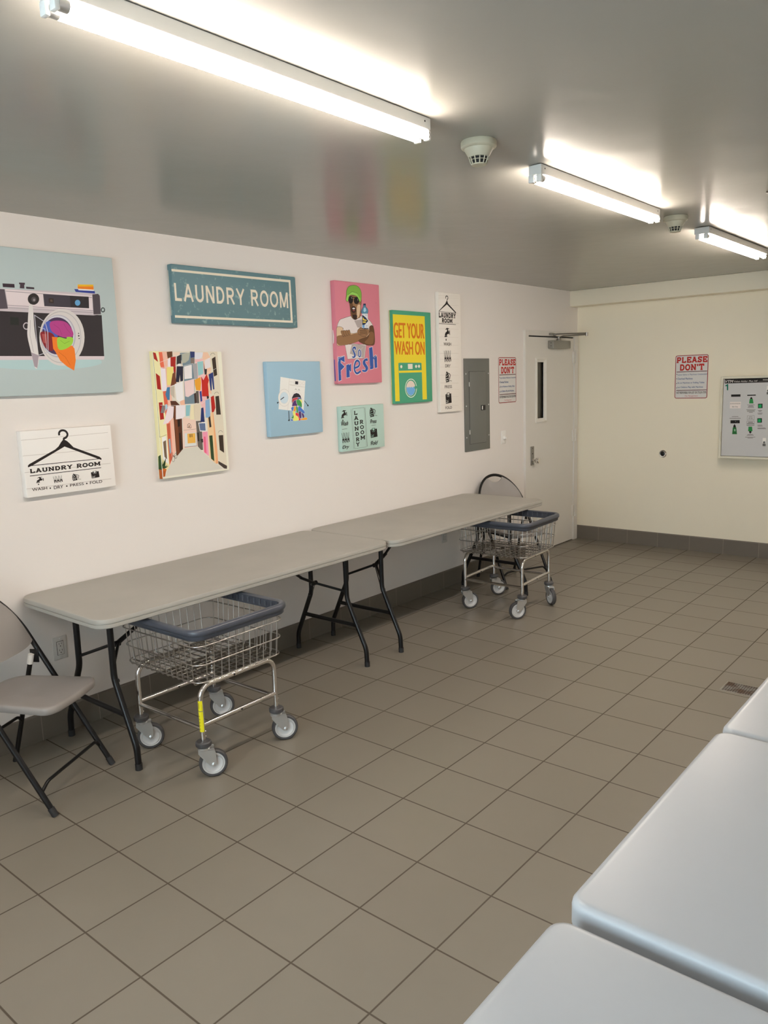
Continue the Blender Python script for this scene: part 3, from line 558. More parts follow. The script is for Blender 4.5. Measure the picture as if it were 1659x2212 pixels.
ART['hanger'] = [
['s', 0xa89e94, 0.0015, [[-0.2294, 0.1136], [0.2109, 0.1182]]],
['s', 0xa89e94, 0.0015, [[-0.2294, 0.0414], [0.2076, 0.0396]]],
['s', 0xa89e94, 0.0015, [[-0.2294, -0.0355], [0.2092, -0.0365]]],
['s', 0xa89e94, 0.0015, [[-0.2294, -0.1113], [0.2061, -0.1143]]],
['S', 0x1c1615, 0.01, [[-0.0447, 0.1225], [-0.0444, 0.1332], [-0.0394, 0.1408], [-0.0305, 0.145], [-0.0188, 0.1441], [-0.0085, 0.1378], [-0.003, 0.1262], [-0.0057, 0.1168], [-0.0132, 0.1094], [-0.0229, 0.1061], [-0.0241, 0.095]]],
['p', 0x1c1615, [[-0.0304, 0.0987], [-0.0162, 0.0976], [-0.007, 0.0916], [0.0045, 0.0798], [0.021, 0.0607], [0.1532, 0.0018], [0.1627, -0.0075], [0.1615, -0.0149], [0.141, -0.0062], [-0.0236, 0.0677], [-0.1883, -0.0063], [-0.2105, -0.0133], [-0.2108, -0.0051], [-0.2033, 0.0015], [-0.0716, 0.0579], [-0.0535, 0.071], [-0.0399, 0.089]]],
['s', 0x1c1615, 0.003, [[-0.1955, -0.0067], [0.1521, -0.0081]]],
['t', 0x1c1615, 'LAUNDRY ROOM', [-0.2033, -0.0414, 0.154, -0.0217], 'slab', 0.25],
['s', 0x1c1615, 0.003, [[-0.2066, -0.0536], [0.1558, -0.0529]]],
['i', 0x1c1615, 'faucet', [-0.1802, -0.0999, -0.1422, -0.0633], None],
['i', 0x1c1615, 'pins', [-0.0957, -0.1007, -0.0505, -0.0657], None],
['i', 0x1c1615, 'iron', [-0.0013, -0.1015, 0.0442, -0.0657], 0xe6ddd3],
['i', 0x1c1615, 'shirt', [0.0983, -0.1009, 0.1427, -0.0649], 0xe6ddd3],
['t', 0x3a3230, 'WASH', [-0.2034, -0.1254, -0.1312, -0.1119], 'sans', 0.07],
['t', 0x3a3230, 'DRY', [-0.0979, -0.1294, -0.0514, -0.1142], 'sans', 0.07],
['t', 0x3a3230, 'PRESS', [-0.0161, -0.1275, 0.055, -0.1148], 'sans', 0.07],
['t', 0x3a3230, 'FOLD', [0.0883, -0.128, 0.1542, -0.1141], 'sans', 0.07],
['p', 0x1c1615, [[-0.1121, -0.1223], [-0.1128, -0.1241], [-0.1143, -0.1252], [-0.1162, -0.1254], [-0.118, -0.1247], [-0.1192, -0.1232], [-0.1194, -0.1214], [-0.1188, -0.1197], [-0.1173, -0.1186], [-0.1154, -0.1183], [-0.1136, -0.119], [-0.1124, -0.1205]]],
['p', 0x1c1615, [[-0.0293, -0.1226], [-0.03, -0.1243], [-0.0315, -0.1255], [-0.0335, -0.1257], [-0.0353, -0.125], [-0.0366, -0.1235], [-0.0369, -0.1217], [-0.0362, -0.1199], [-0.0347, -0.1188], [-0.0327, -0.1185], [-0.0309, -0.1192], [-0.0296, -0.1207]]],
['p', 0x1c1615, [[0.075, -0.1226], [0.0743, -0.1244], [0.0727, -0.1256], [0.0707, -0.1259], [0.0688, -0.1251], [0.0675, -0.1236], [0.0671, -0.1217], [0.0678, -0.1199], [0.0694, -0.1187], [0.0714, -0.1185], [0.0734, -0.1192], [0.0747, -0.1207]]]]
ART['sign'] = [
['p', 0xd9cfb9, [[-0.4509, 0.1252], [0.4082, 0.1303], [0.3938, 0.1162], [-0.4509, 0.113]]],
['p', 0xd9cfb9, [[0.4082, 0.1303], [0.411, -0.1235], [0.3949, -0.1108], [0.3938, 0.1162]]],
['p', 0xd9cfb9, [[0.411, -0.1235], [-0.4509, -0.1254], [-0.4509, -0.1124], [0.3949, -0.1108]]],
['p', 0xd9cfb9, [[-0.4509, -0.1254], [-0.4509, 0.1252], [-0.4509, 0.113], [-0.4509, -0.1124]]],
['t', 0xd9cfb9, 'LAUNDRY ROOM', [-0.4432, -0.0374, 0.3809, 0.0544], 'plain', 0.165]]
ART['bluewasher'] = [
['s', 0x101322, 0.0044, [[-0.1536, -0.0161], [-0.1597, -0.0207], [-0.1581, -0.0245], [-0.1515, -0.0205], [-0.1475, -0.0183]]],
['s', 0x101322, 0.0041, [[0.0718, -0.018], [0.1007, -0.0491]]],
['p', 0x101322, [[0.107, -0.0499], [0.106, -0.0526], [0.1035, -0.0545], [0.1003, -0.055], [0.0972, -0.0542], [0.095, -0.0521], [0.0944, -0.0494], [0.0954, -0.0467], [0.0979, -0.0449], [0.1011, -0.0443], [0.1042, -0.0452], [0.1064, -0.0472]]],
['s', 0x101322, 0.0055, [[-0.0676, -0.075], [-0.0675, -0.1291]]],
['p', 0x101322, [[-0.0793, -0.1358], [-0.0727, -0.1283], [-0.0626, -0.128], [-0.0641, -0.1376]]],
['p', 0xe8dfd3, [[-0.1208, 0.1341], [-0.0476, 0.1233], [0.0896, 0.1053], [0.0597, -0.0829], [-0.0745, -0.0709], [-0.1518, -0.0607]]],
['s', 0xb9b2a8, 0.0014, [[-0.0476, 0.1233], [-0.0753, -0.0703]]],
['s', 0xb9b2a8, 0.0016, [[-0.0503, 0.0857], [0.0826, 0.0658]]],
['s', 0xb9b2a8, 0.0011, [[-0.0064, 0.1172], [-0.0112, 0.0795]]],
['s', 0xb9b2a8, 0.0011, [[-0.0489, 0.1045], [-0.009, 0.0993]]],
['s', 0xb9b2a8, 0.0011, [[-0.0452, 0.0836], [-0.0092, 0.0783]]],
['p', 0x15161d, [[0.0008, 0.1054], [0.0264, 0.1026], [0.0238, 0.0839], [-0.0017, 0.0868]]],
['l', 0xc8c1b7, 0.0016, [[0.0527, 0.0905], [0.0517, 0.0869], [0.0494, 0.0839], [0.046, 0.082], [0.0422, 0.0814], [0.0384, 0.0822], [0.0354, 0.0843], [0.0335, 0.0874], [0.033, 0.091], [0.034, 0.0945], [0.0363, 0.0975], [0.0397, 0.0995], [0.0435, 0.1001], [0.0472, 0.0993], [0.0503, 0.0972], [0.0522, 0.0941]]],
['l', 0xc8c1b7, 0.0016, [[0.081, 0.0898], [0.08, 0.0862], [0.0776, 0.0832], [0.0742, 0.0813], [0.0703, 0.0806], [0.0666, 0.0815], [0.0635, 0.0836], [0.0615, 0.0867], [0.061, 0.0903], [0.062, 0.0939], [0.0644, 0.0969], [0.0678, 0.0989], [0.0716, 0.0995], [0.0754, 0.0987], [0.0785, 0.0966], [0.0805, 0.0935]]],
['s', 0x3a3632, 0.0019, [[-0.0051, 0.051], [0.002, 0.0587], [0.0095, 0.0497]]],
['s', 0x3a3632, 0.0019, [[0.0212, 0.0464], [0.0288, 0.055], [0.0363, 0.0448]]],
['p', 0xefeae2, [[0.052, -0.0143], [0.05, -0.026], [0.0457, -0.0371], [0.0393, -0.047], [0.0312, -0.055], [0.0217, -0.0609], [0.0115, -0.0644], [0.0009, -0.0652], [-0.0094, -0.0634], [-0.0191, -0.059], [-0.0275, -0.0523], [-0.0342, -0.0436], [-0.039, -0.0334], [-0.0417, -0.0222], [-0.042, -0.0105], [-0.04, 0.0011], [-0.0357, 0.0121], [-0.0295, 0.0218], [-0.0215, 0.0298], [-0.0123, 0.0358], [-0.0021, 0.0394], [0.0084, 0.0403], [0.0188, 0.0387], [0.0285, 0.0345], [0.037, 0.0279], [0.044, 0.0192], [0.0489, 0.009], [0.0517, -0.0024]]],
['l', 0xc8c1b7, 0.0014, [[0.0549, -0.0144], [0.0528, -0.0265], [0.0482, -0.038], [0.0415, -0.0482], [0.0329, -0.0565], [0.0229, -0.0626], [0.012, -0.0661], [0.0008, -0.067], [-0.0102, -0.0651], [-0.0204, -0.0605], [-0.0293, -0.0536], [-0.0365, -0.0446], [-0.0416, -0.0341], [-0.0444, -0.0225], [-0.0448, -0.0104], [-0.0427, 0.0016], [-0.0382, 0.0129], [-0.0316, 0.023], [-0.0232, 0.0313], [-0.0134, 0.0374], [-0.0026, 0.0411], [0.0086, 0.0421], [0.0196, 0.0404], [0.0299, 0.036], [0.0389, 0.0292], [0.0463, 0.0203], [0.0516, 0.0096], [0.0545, -0.0021]]],
['p', 0x25222b, [[-0.0384, -0.0165], [-0.0335, 0.0067], [-0.017, 0.0266], [0.0058, 0.0322], [0.0259, 0.0266], [0.0406, 0.0128], [0.0458, -0.0081], [0.0441, -0.0317], [0.0085, -0.0449], [-0.032, -0.0402]]],
['p', 0xe8dfd3, [[-0.0497, 0.005], [-0.0518, -0.0066], [-0.0564, -0.0175], [-0.0631, -0.0272], [-0.0717, -0.0351], [-0.0817, -0.0409], [-0.0926, -0.0443], [-0.1038, -0.0451], [-0.1147, -0.0433], [-0.1249, -0.0389], [-0.1338, -0.0324], [-0.141, -0.0238], [-0.1462, -0.0138], [-0.149, -0.0028], [-0.1494, 0.0087], [-0.1473, 0.0201], [-0.1428, 0.0309], [-0.1362, 0.0404], [-0.1278, 0.0483], [-0.118, 0.0542], [-0.1073, 0.0577], [-0.0961, 0.0587], [-0.0851, 0.057], [-0.0748, 0.0529], [-0.0658, 0.0464], [-0.0584, 0.0379], [-0.0531, 0.0278], [-0.0502, 0.0166]]],
['l', 0xb9b2a8, 0.0014, [[-0.0497, 0.005], [-0.0518, -0.0066], [-0.0564, -0.0175], [-0.0631, -0.0272], [-0.0717, -0.0351], [-0.0817, -0.0409], [-0.0926, -0.0443], [-0.1038, -0.0451], [-0.1147, -0.0433], [-0.1249, -0.0389], [-0.1338, -0.0324], [-0.141, -0.0238], [-0.1462, -0.0138], [-0.149, -0.0028], [-0.1494, 0.0087], [-0.1473, 0.0201], [-0.1428, 0.0309], [-0.1362, 0.0404], [-0.1278, 0.0483], [-0.118, 0.0542], [-0.1073, 0.0577], [-0.0961, 0.0587], [-0.0851, 0.057], [-0.0748, 0.0529], [-0.0658, 0.0464], [-0.0584, 0.0379], [-0.0531, 0.0278], [-0.0502, 0.0166]]],
['p', 0xc2d3dc, [[-0.0666, 0.005], [-0.068, -0.0027], [-0.0711, -0.0099], [-0.0757, -0.0164], [-0.0815, -0.0216], [-0.0883, -0.0255], [-0.0957, -0.0277], [-0.1033, -0.0283], [-0.1108, -0.0271], [-0.1178, -0.0242], [-0.1239, -0.0198], [-0.1288, -0.0142], [-0.1324, -0.0075], [-0.1343, -0.0001], [-0.1346, 0.0076], [-0.1332, 0.0152], [-0.1301, 0.0224], [-0.1256, 0.0288], [-0.1199, 0.034], [-0.1132, 0.0379], [-0.1058, 0.0402], [-0.0982, 0.0409], [-0.0907, 0.0397], [-0.0837, 0.037], [-0.0775, 0.0326], [-0.0725, 0.0269], [-0.0689, 0.0202], [-0.0669, 0.0128]]],
['l', 0xb0bcc0, 0.0011, [[-0.0666, 0.005], [-0.068, -0.0027], [-0.0711, -0.0099], [-0.0757, -0.0164], [-0.0815, -0.0216], [-0.0883, -0.0255], [-0.0957, -0.0277], [-0.1033, -0.0283], [-0.1108, -0.0271], [-0.1178, -0.0242], [-0.1239, -0.0198], [-0.1288, -0.0142], [-0.1324, -0.0075], [-0.1343, -0.0001], [-0.1346, 0.0076], [-0.1332, 0.0152], [-0.1301, 0.0224], [-0.1256, 0.0288], [-0.1199, 0.034], [-0.1132, 0.0379], [-0.1058, 0.0402], [-0.0982, 0.0409], [-0.0907, 0.0397], [-0.0837, 0.037], [-0.0775, 0.0326], [-0.0725, 0.0269], [-0.0689, 0.0202], [-0.0669, 0.0128]]],
['s', 0x1c2438, 0.0055, [[-0.1311, -0.004], [-0.1012, 0.0107]]],
['L', 0xdfd8d6, 0.0022, [[-0.0339, -0.0108], [-0.0271, -0.0008], [-0.0044, 0.0033], [0.0161, 0.0034], [0.005, -0.008], [-0.0097, -0.0132], [-0.029, -0.0271]]],
['P', 0xb63b45, [[-0.0339, -0.0108], [-0.0271, -0.0008], [-0.0044, 0.0033], [0.0161, 0.0034], [0.005, -0.008], [-0.0097, -0.0132], [-0.029, -0.0271]]],
['L', 0xdfd8d6, 0.0022, [[0.0161, 0.0034], [0.0304, 0.0028], [0.04, -0.0079], [0.0276, -0.0074]]],
['P', 0x4b6bb0, [[0.0161, 0.0034], [0.0304, 0.0028], [0.04, -0.0079], [0.0276, -0.0074]]],
['L', 0xdfd8d6, 0.0022, [[0.0275, -0.0088], [0.0479, -0.0141], [0.0486, -0.0334], [0.0346, -0.0254]]],
['P', 0xe8dc63, [[0.0275, -0.0088], [0.0479, -0.0141], [0.0486, -0.0334], [0.0346, -0.0254]]],
['L', 0xdfd8d6, 0.0022, [[0.0004, -0.0151], [0.0151, -0.0098], [0.0294, -0.0119], [0.0464, -0.0348], [0.0425, -0.0613], [0.0247, -0.0486], [0.0106, -0.045]]],
['P', 0x3f9048, [[0.0004, -0.0151], [0.0151, -0.0098], [0.0294, -0.0119], [0.0464, -0.0348], [0.0425, -0.0613], [0.0247, -0.0486], [0.0106, -0.045]]],
['L', 0xdfd8d6, 0.0022, [[-0.0374, -0.0472], [-0.0311, -0.0285], [-0.0159, -0.0145], [-0.0036, -0.0135], [-0.0007, -0.0298], [0.0084, -0.0464], [-0.0162, -0.0467]]],
['P', 0x4e2f66, [[-0.0374, -0.0472], [-0.0311, -0.0285], [-0.0159, -0.0145], [-0.0036, -0.0135], [-0.0007, -0.0298], [0.0084, -0.0464], [-0.0162, -0.0467]]],
['L', 0xdfd8d6, 0.0022, [[-0.0454, -0.0571], [-0.0266, -0.0507], [-0.0279, -0.0682], [-0.0388, -0.0779], [-0.0452, -0.0659]]],
['P', 0x466db2, [[-0.0454, -0.0571], [-0.0266, -0.0507], [-0.0279, -0.0682], [-0.0388, -0.0779], [-0.0452, -0.0659]]],
['L', 0xdfd8d6, 0.0022, [[-0.0044, -0.0532], [0.008, -0.0523], [0.0135, -0.0909], [-0.0007, -0.0872]]],
['P', 0x3f9048, [[-0.0044, -0.0532], [0.008, -0.0523], [0.0135, -0.0909], [-0.0007, -0.0872]]],
['L', 0xdfd8d6, 0.0022, [[-0.0207, -0.0524], [-0.0083, -0.05], [-0.0078, -0.0721], [-0.0167, -0.0826], [-0.0329, -0.0806], [-0.0237, -0.0669]]],
['P', 0xe8992f, [[-0.0207, -0.0524], [-0.0083, -0.05], [-0.0078, -0.0721], [-0.0167, -0.0826], [-0.0329, -0.0806], [-0.0237, -0.0669]]],
['L', 0xdfd8d6, 0.0022, [[0.014, -0.054], [0.0267, -0.0502], [0.0442, -0.0658], [0.0677, -0.0878], [0.0586, -0.0992], [0.0306, -0.0829], [0.0121, -0.0805]]],
['P', 0x4470b5, [[0.014, -0.054], [0.0267, -0.0502], [0.0442, -0.0658], [0.0677, -0.0878], [0.0586, -0.0992], [0.0306, -0.0829], [0.0121, -0.0805]]],
['L', 0xdfd8d6, 0.0022, [[-0.0112, -0.0911], [0.0132, -0.0954], [0.0275, -0.1258], [0.0267, -0.1377], [0.0102, -0.1367], [0.0037, -0.1126], [-0.013, -0.1043]]],
['P', 0xcf3f3a, [[-0.0112, -0.0911], [0.0132, -0.0954], [0.0275, -0.1258], [0.0267, -0.1377], [0.0102, -0.1367], [0.0037, -0.1126], [-0.013, -0.1043]]],
['L', 0xdfd8d6, 0.0022, [[-0.035, -0.0825], [-0.0147, -0.0827], [-0.0122, -0.1058], [0.0076, -0.1158], [0.0094, -0.1366], [-0.0369, -0.1363], [-0.0271, -0.1138]]],
['P', 0xe9e06a, [[-0.035, -0.0825], [-0.0147, -0.0827], [-0.0122, -0.1058], [0.0076, -0.1158], [0.0094, -0.1366], [-0.0369, -0.1363], [-0.0271, -0.1138]]],
['L', 0xdfd8d6, 0.0022, [[-0.0342, -0.0987], [-0.0293, -0.1152], [-0.036, -0.1236], [-0.0499, -0.1199], [-0.0391, -0.1102]]],
['P', 0x3f9048, [[-0.0342, -0.0987], [-0.0293, -0.1152], [-0.036, -0.1236], [-0.0499, -0.1199], [-0.0391, -0.1102]]],
['L', 0xdfd8d6, 0.0022, [[-0.0546, -0.1284], [-0.0384, -0.1294], [-0.0399, -0.1381], [-0.0559, -0.1357]]],
['P', 0x466db2, [[-0.0546, -0.1284], [-0.0384, -0.1294], [-0.0399, -0.1381], [-0.0559, -0.1357]]],
['L', 0xdfd8d6, 0.0022, [[0.018, -0.0852], [0.0346, -0.0852], [0.0362, -0.1204], [0.0215, -0.124], [0.015, -0.0984]]],
['P', 0x4e2f66, [[0.018, -0.0852], [0.0346, -0.0852], [0.0362, -0.1204], [0.0215, -0.124], [0.015, -0.0984]]],
['L', 0xdfd8d6, 0.0022, [[0.0402, -0.0938], [0.0583, -0.1037], [0.0611, -0.1233], [0.0504, -0.1256]]],
['P', 0x4e2f66, [[0.0402, -0.0938], [0.0583, -0.1037], [0.0611, -0.1233], [0.0504, -0.1256]]],
['L', 0xdfd8d6, 0.0022, [[0.0313, -0.132], [0.0483, -0.127], [0.0778, -0.1242], [0.0877, -0.1338], [0.0768, -0.1391], [0.0329, -0.1374]]],
['P', 0xe59a36, [[0.0313, -0.132], [0.0483, -0.127], [0.0778, -0.1242], [0.0877, -0.1338], [0.0768, -0.1391], [0.0329, -0.1374]]]]
ART['mint'] = [
['s', 0x1c1615, 0.0018, [[-0.1204, 0.1292], [-0.1075, -0.1394]]],
['s', 0x1c1615, 0.0025, [[0.0225, 0.1342], [0.0328, -0.1354]]],
['l', 0x1c1615, 0.0013, [[-0.1065, 0.1311], [0.0127, 0.1344], [0.0228, -0.1367], [-0.0988, -0.1399]]],
['t', 0x1c1615, 'L', [-0.092, 0.0891, -0.0578, 0.1155], 'slab', 0.23],
['t', 0x1c1615, 'A', [-0.0942, 0.0533, -0.0502, 0.0807], 'slab', 0.23],
['t', 0x1c1615, 'U', [-0.0941, 0.0198, -0.0499, 0.0448], 'slab', 0.23],
['t', 0x1c1615, 'N', [-0.0924, -0.0182, -0.0504, 0.009], 'slab', 0.23],
['t', 0x1c1615, 'D', [-0.0873, -0.0537, -0.0502, -0.0292], 'slab', 0.23],
['t', 0x1c1615, 'R', [-0.0847, -0.0912, -0.0471, -0.0655], 'slab', 0.23],
['t', 0x1c1615, 'Y', [-0.0848, -0.1259, -0.047, -0.0996], 'slab', 0.23],
['t', 0x1c1615, 'R', [-0.0386, 0.0245, 0.0003, 0.0517], 'slab', 0.23],
['t', 0x1c1615, 'O', [-0.0362, -0.0109, 0.0035, 0.0148], 'slab', 0.23],
['t', 0x1c1615, 'O', [-0.0342, -0.0464, 0.0047, -0.0207], 'slab', 0.23],
['t', 0x1c1615, 'M', [-0.0363, -0.0832, 0.0125, -0.0563], 'slab', 0.23],
['i', 0x1c1615, 'faucet', [-0.2224, 0.0533, -0.1612, 0.1267], None],
['i', 0x1c1615, 'pins', [-0.2224, -0.0927, -0.1478, -0.0189], None],
['i', 0x1c1615, 'iron', [0.0688, 0.0642, 0.1501, 0.1323], 0x9cc4b2],
['i', 0x1c1615, 'shirt', [0.0684, -0.0795, 0.1445, -0.012], 0x9cc4b2],
['t', 0x1c1615, 'Wash', [-0.2224, 0.0241, -0.1552, 0.0525], 'script', 0.03],
['t', 0x1c1615, 'Dry', [-0.2224, -0.1364, -0.1552, -0.1093], 'script', 0.03],
['t', 0x1c1615, 'Press', [0.0706, 0.0214, 0.1393, 0.0485], 'script', 0.03],
['t', 0x1c1615, 'Fold', [0.0685, -0.1294, 0.146, -0.1028], 'script', 0.03],
['s', 0x1c1615, 0.0018, [[-0.2184, -0.0001], [-0.168, 0.0017]]],
['s', 0x1c1615, 0.0018, [[0.0823, 0.0071], [0.1286, 0.0079]]]]
ART['getwash'] = [
['p', 0xe7c92f, [[-0.2259, 0.3002], [0.1505, 0.3003], [0.1547, -0.3118], [0.0994, -0.3115], [0.0975, -0.0417], [-0.1779, -0.0405], [-0.175, -0.3125], [-0.2259, -0.3115]]],
['p', 0x469673, [[-0.1766, -0.0427], [-0.1633, -0.0383], [0.0875, -0.0394], [0.0973, -0.0463], [0.0984, -0.0939], [-0.1748, -0.0953]]],
['p', 0xe7c92f, [[-0.1748, -0.0953], [0.0984, -0.0939], [0.0993, -0.1096], [-0.174, -0.1104]]],
['p', 0x469673, [[-0.174, -0.1104], [0.0993, -0.1096], [0.1002, -0.3125], [-0.175, -0.3129]]],
['t', 0xc96f12, 'GET YOUR', [-0.2179, 0.1378, 0.138, 0.2429], 'cond', 0.19],
['t', 0xc96f12, 'WASH ON', [-0.2159, 0.0193, 0.1381, 0.1135], 'cond', 0.19],
['p', 0xdcd6c4, [[-0.1334, -0.0662], [-0.1345, -0.0705], [-0.1374, -0.0741], [-0.1415, -0.0764], [-0.1463, -0.0773], [-0.151, -0.0764], [-0.1549, -0.0739], [-0.1574, -0.0703], [-0.1581, -0.066], [-0.157, -0.0617], [-0.1541, -0.0581], [-0.15, -0.0557], [-0.1452, -0.0549], [-0.1405, -0.0558], [-0.1366, -0.0582], [-0.1341, -0.0619]]],
['p', 0xdcd6c4, [[0.0432, -0.0657], [0.0421, -0.0701], [0.0391, -0.0738], [0.0348, -0.0763], [0.0298, -0.0771], [0.0248, -0.0762], [0.0207, -0.0737], [0.0181, -0.0699], [0.0173, -0.0655], [0.0185, -0.0612], [0.0214, -0.0575], [0.0258, -0.0551], [0.0308, -0.0542], [0.0357, -0.0551], [0.0398, -0.0576], [0.0424, -0.0614]]],
['p', 0xdcd6c4, [[0.0787, -0.0651], [0.0775, -0.0695], [0.0745, -0.0732], [0.0701, -0.0757], [0.0651, -0.0765], [0.0601, -0.0756], [0.056, -0.073], [0.0533, -0.0693], [0.0525, -0.0649], [0.0537, -0.0605], [0.0567, -0.0568], [0.061, -0.0544], [0.066, -0.0535], [0.071, -0.0544], [0.0752, -0.0569], [0.0779, -0.0607]]],
['p', 0xdcd6c4, [[-0.0684, -0.0477], [-0.0122, -0.0471], [-0.0123, -0.0835], [-0.067, -0.0839]]],
['l', 0xd8e2cc, 0.0059, [[0.0295, -0.225], [0.0271, -0.2399], [0.0214, -0.2538], [0.0126, -0.2662], [0.0013, -0.2764], [-0.012, -0.2839], [-0.0267, -0.2883], [-0.0419, -0.2894], [-0.0569, -0.2872], [-0.0709, -0.2818], [-0.0833, -0.2735], [-0.0934, -0.2627], [-0.1008, -0.2499], [-0.105, -0.2359], [-0.106, -0.2212], [-0.1037, -0.2066], [-0.0981, -0.1929], [-0.0896, -0.1806], [-0.0785, -0.1705], [-0.0655, -0.1629], [-0.051, -0.1583], [-0.0359, -0.157], [-0.0209, -0.1589], [-0.0067, -0.1641], [0.0059, -0.1723], [0.0163, -0.1831], [0.0239, -0.1959], [0.0284, -0.2101]]],
['p', 0xd9c9bb, [[0.0134, -0.2246], [0.0115, -0.2368], [0.0069, -0.2484], [-0.0001, -0.2586], [-0.0091, -0.2671], [-0.0198, -0.2733], [-0.0315, -0.277], [-0.0436, -0.2779], [-0.0556, -0.2761], [-0.0668, -0.2716], [-0.0767, -0.2648], [-0.0848, -0.2558], [-0.0907, -0.2453], [-0.0941, -0.2337], [-0.0949, -0.2215], [-0.093, -0.2094], [-0.0885, -0.1981], [-0.0817, -0.1879], [-0.0728, -0.1795], [-0.0623, -0.1732], [-0.0508, -0.1694], [-0.0387, -0.1683], [-0.0267, -0.1699], [-0.0154, -0.1742], [-0.0053, -0.181], [0.0029, -0.1899], [0.009, -0.2005], [0.0126, -0.2123]]],
['p', 0x6aa5d2, [[-0.0926, -0.2193], [-0.0834, -0.2127], [-0.0725, -0.219], [-0.0609, -0.212], [-0.0485, -0.2196], [-0.0347, -0.2127], [-0.0222, -0.2204], [-0.0082, -0.2125], [0.0127, -0.2223], [0.0054, -0.2497], [-0.0106, -0.2676], [-0.0413, -0.2771], [-0.071, -0.2678], [-0.0885, -0.2444]]],
['p', 0x469673, [[0.0351, -0.2192], [0.0336, -0.2238], [0.0298, -0.2275], [0.0242, -0.23], [0.0177, -0.2307], [0.0113, -0.2296], [0.006, -0.2269], [0.0025, -0.2229], [0.0015, -0.2183], [0.003, -0.2137], [0.0068, -0.21], [0.0123, -0.2075], [0.0188, -0.2068], [0.0252, -0.2079], [0.0305, -0.2106], [0.034, -0.2146]]]]
ART['vertical'] = [
['s', 0xc9bfb2, 0.0013, [[-0.1489, 0.4256], [0.1248, 0.4391]]],
['s', 0xc9bfb2, 0.0013, [[-0.1489, 0.4095], [0.1243, 0.4224]]],
['s', 0xc9bfb2, 0.0013, [[-0.1489, 0.3565], [0.1226, 0.3673]]],
['s', 0xc9bfb2, 0.0013, [[-0.1489, 0.2988], [0.1208, 0.3072]]],
['s', 0xc9bfb2, 0.0013, [[-0.1489, 0.2803], [0.1202, 0.2879]]],
['s', 0xb2a89c, 0.0013, [[-0.1489, 0.2248], [0.1184, 0.23]]],
['s', 0xc9bfb2, 0.0013, [[-0.1489, 0.1807], [0.117, 0.1841]]],
['s', 0xc9bfb2, 0.0013, [[-0.1489, 0.1202], [0.115, 0.1211]]],
['s', 0xc9bfb2, 0.0013, [[-0.1489, 0.0572], [0.1132, 0.0613]]],
['s', 0xb2a89c, 0.0013, [[-0.1489, -0.0037], [0.1113, -0.0021]]],
['s', 0xc9bfb2, 0.0013, [[-0.1489, -0.0482], [0.1098, -0.0485]]],
['s', 0xc9bfb2, 0.0013, [[-0.1489, -0.107], [0.108, -0.1098]]],
['s', 0xc9bfb2, 0.0013, [[-0.1489, -0.1683], [0.106, -0.1737]]],
['s', 0xb2a89c, 0.0013, [[-0.1489, -0.2274], [0.1041, -0.2353]]],
['s', 0xc9bfb2, 0.0013, [[-0.1489, -0.2748], [0.1026, -0.2847]]],
['s', 0xc9bfb2, 0.0013, [[-0.1489, -0.3294], [0.1008, -0.3416]]],
['s', 0xc9bfb2, 0.0013, [[-0.1489, -0.3961], [0.0987, -0.4111]]],
['S', 0x1c1615, 0.0067, [[-0.0518, 0.4097], [-0.0539, 0.4218], [-0.0403, 0.43], [-0.0263, 0.4261], [-0.0242, 0.4127], [-0.0363, 0.4003], [-0.0383, 0.3908]]],
['p', 0x1c1615, [[-0.045, 0.3914], [-0.0316, 0.3911], [-0.0238, 0.3751], [0.0828, 0.3123], [0.0791, 0.3045], [-0.0391, 0.3673], [-0.1489, 0.3081], [-0.1489, 0.3063], [-0.1489, 0.3124], [-0.059, 0.3719]]],
['s', 0x1c1615, 0.003, [[-0.1489, 0.3094], [0.0792, 0.3073]]],
['t', 0x1c1615, 'LAUNDRY', [-0.1489, 0.2658, 0.0774, 0.303], 'slab', 0.27],
['t', 0x1c1615, 'ROOM', [-0.1104, 0.2282, 0.0298, 0.2605], 'slab', 0.27],
['s', 0x1c1615, 0.0034, [[-0.1489, 0.219], [0.0764, 0.219]]],
['i', 0x1c1615, 'faucet', [-0.0787, 0.0931, -0.0031, 0.1899], None],
['i', 0x1c1615, 'pins', [-0.0895, -0.0698, 0.0032, 0.0239], None],
['i', 0x1c1615, 'iron', [-0.0765, -0.2262, 0.0081, -0.1381], 0xe6dccf],
['i', 0x1c1615, 'shirt', [-0.0822, -0.3908, -0.0008, -0.3036], 0xe6dccf],
['t', 0x4a403a, 'WASH', [-0.0933, 0.0559, 0.0068, 0.0792], 'sans', 0.06],
['t', 0x4a403a, 'DRY', [-0.0775, -0.1102, -0.0073, -0.0875], 'sans', 0.06],
['t', 0x4a403a, 'PRESS', [-0.0898, -0.2707, 0.0062, -0.2481], 'sans', 0.06],
['t', 0x4a403a, 'FOLD', [-0.087, -0.432, 0.0008, -0.4117], 'sans', 0.06]]
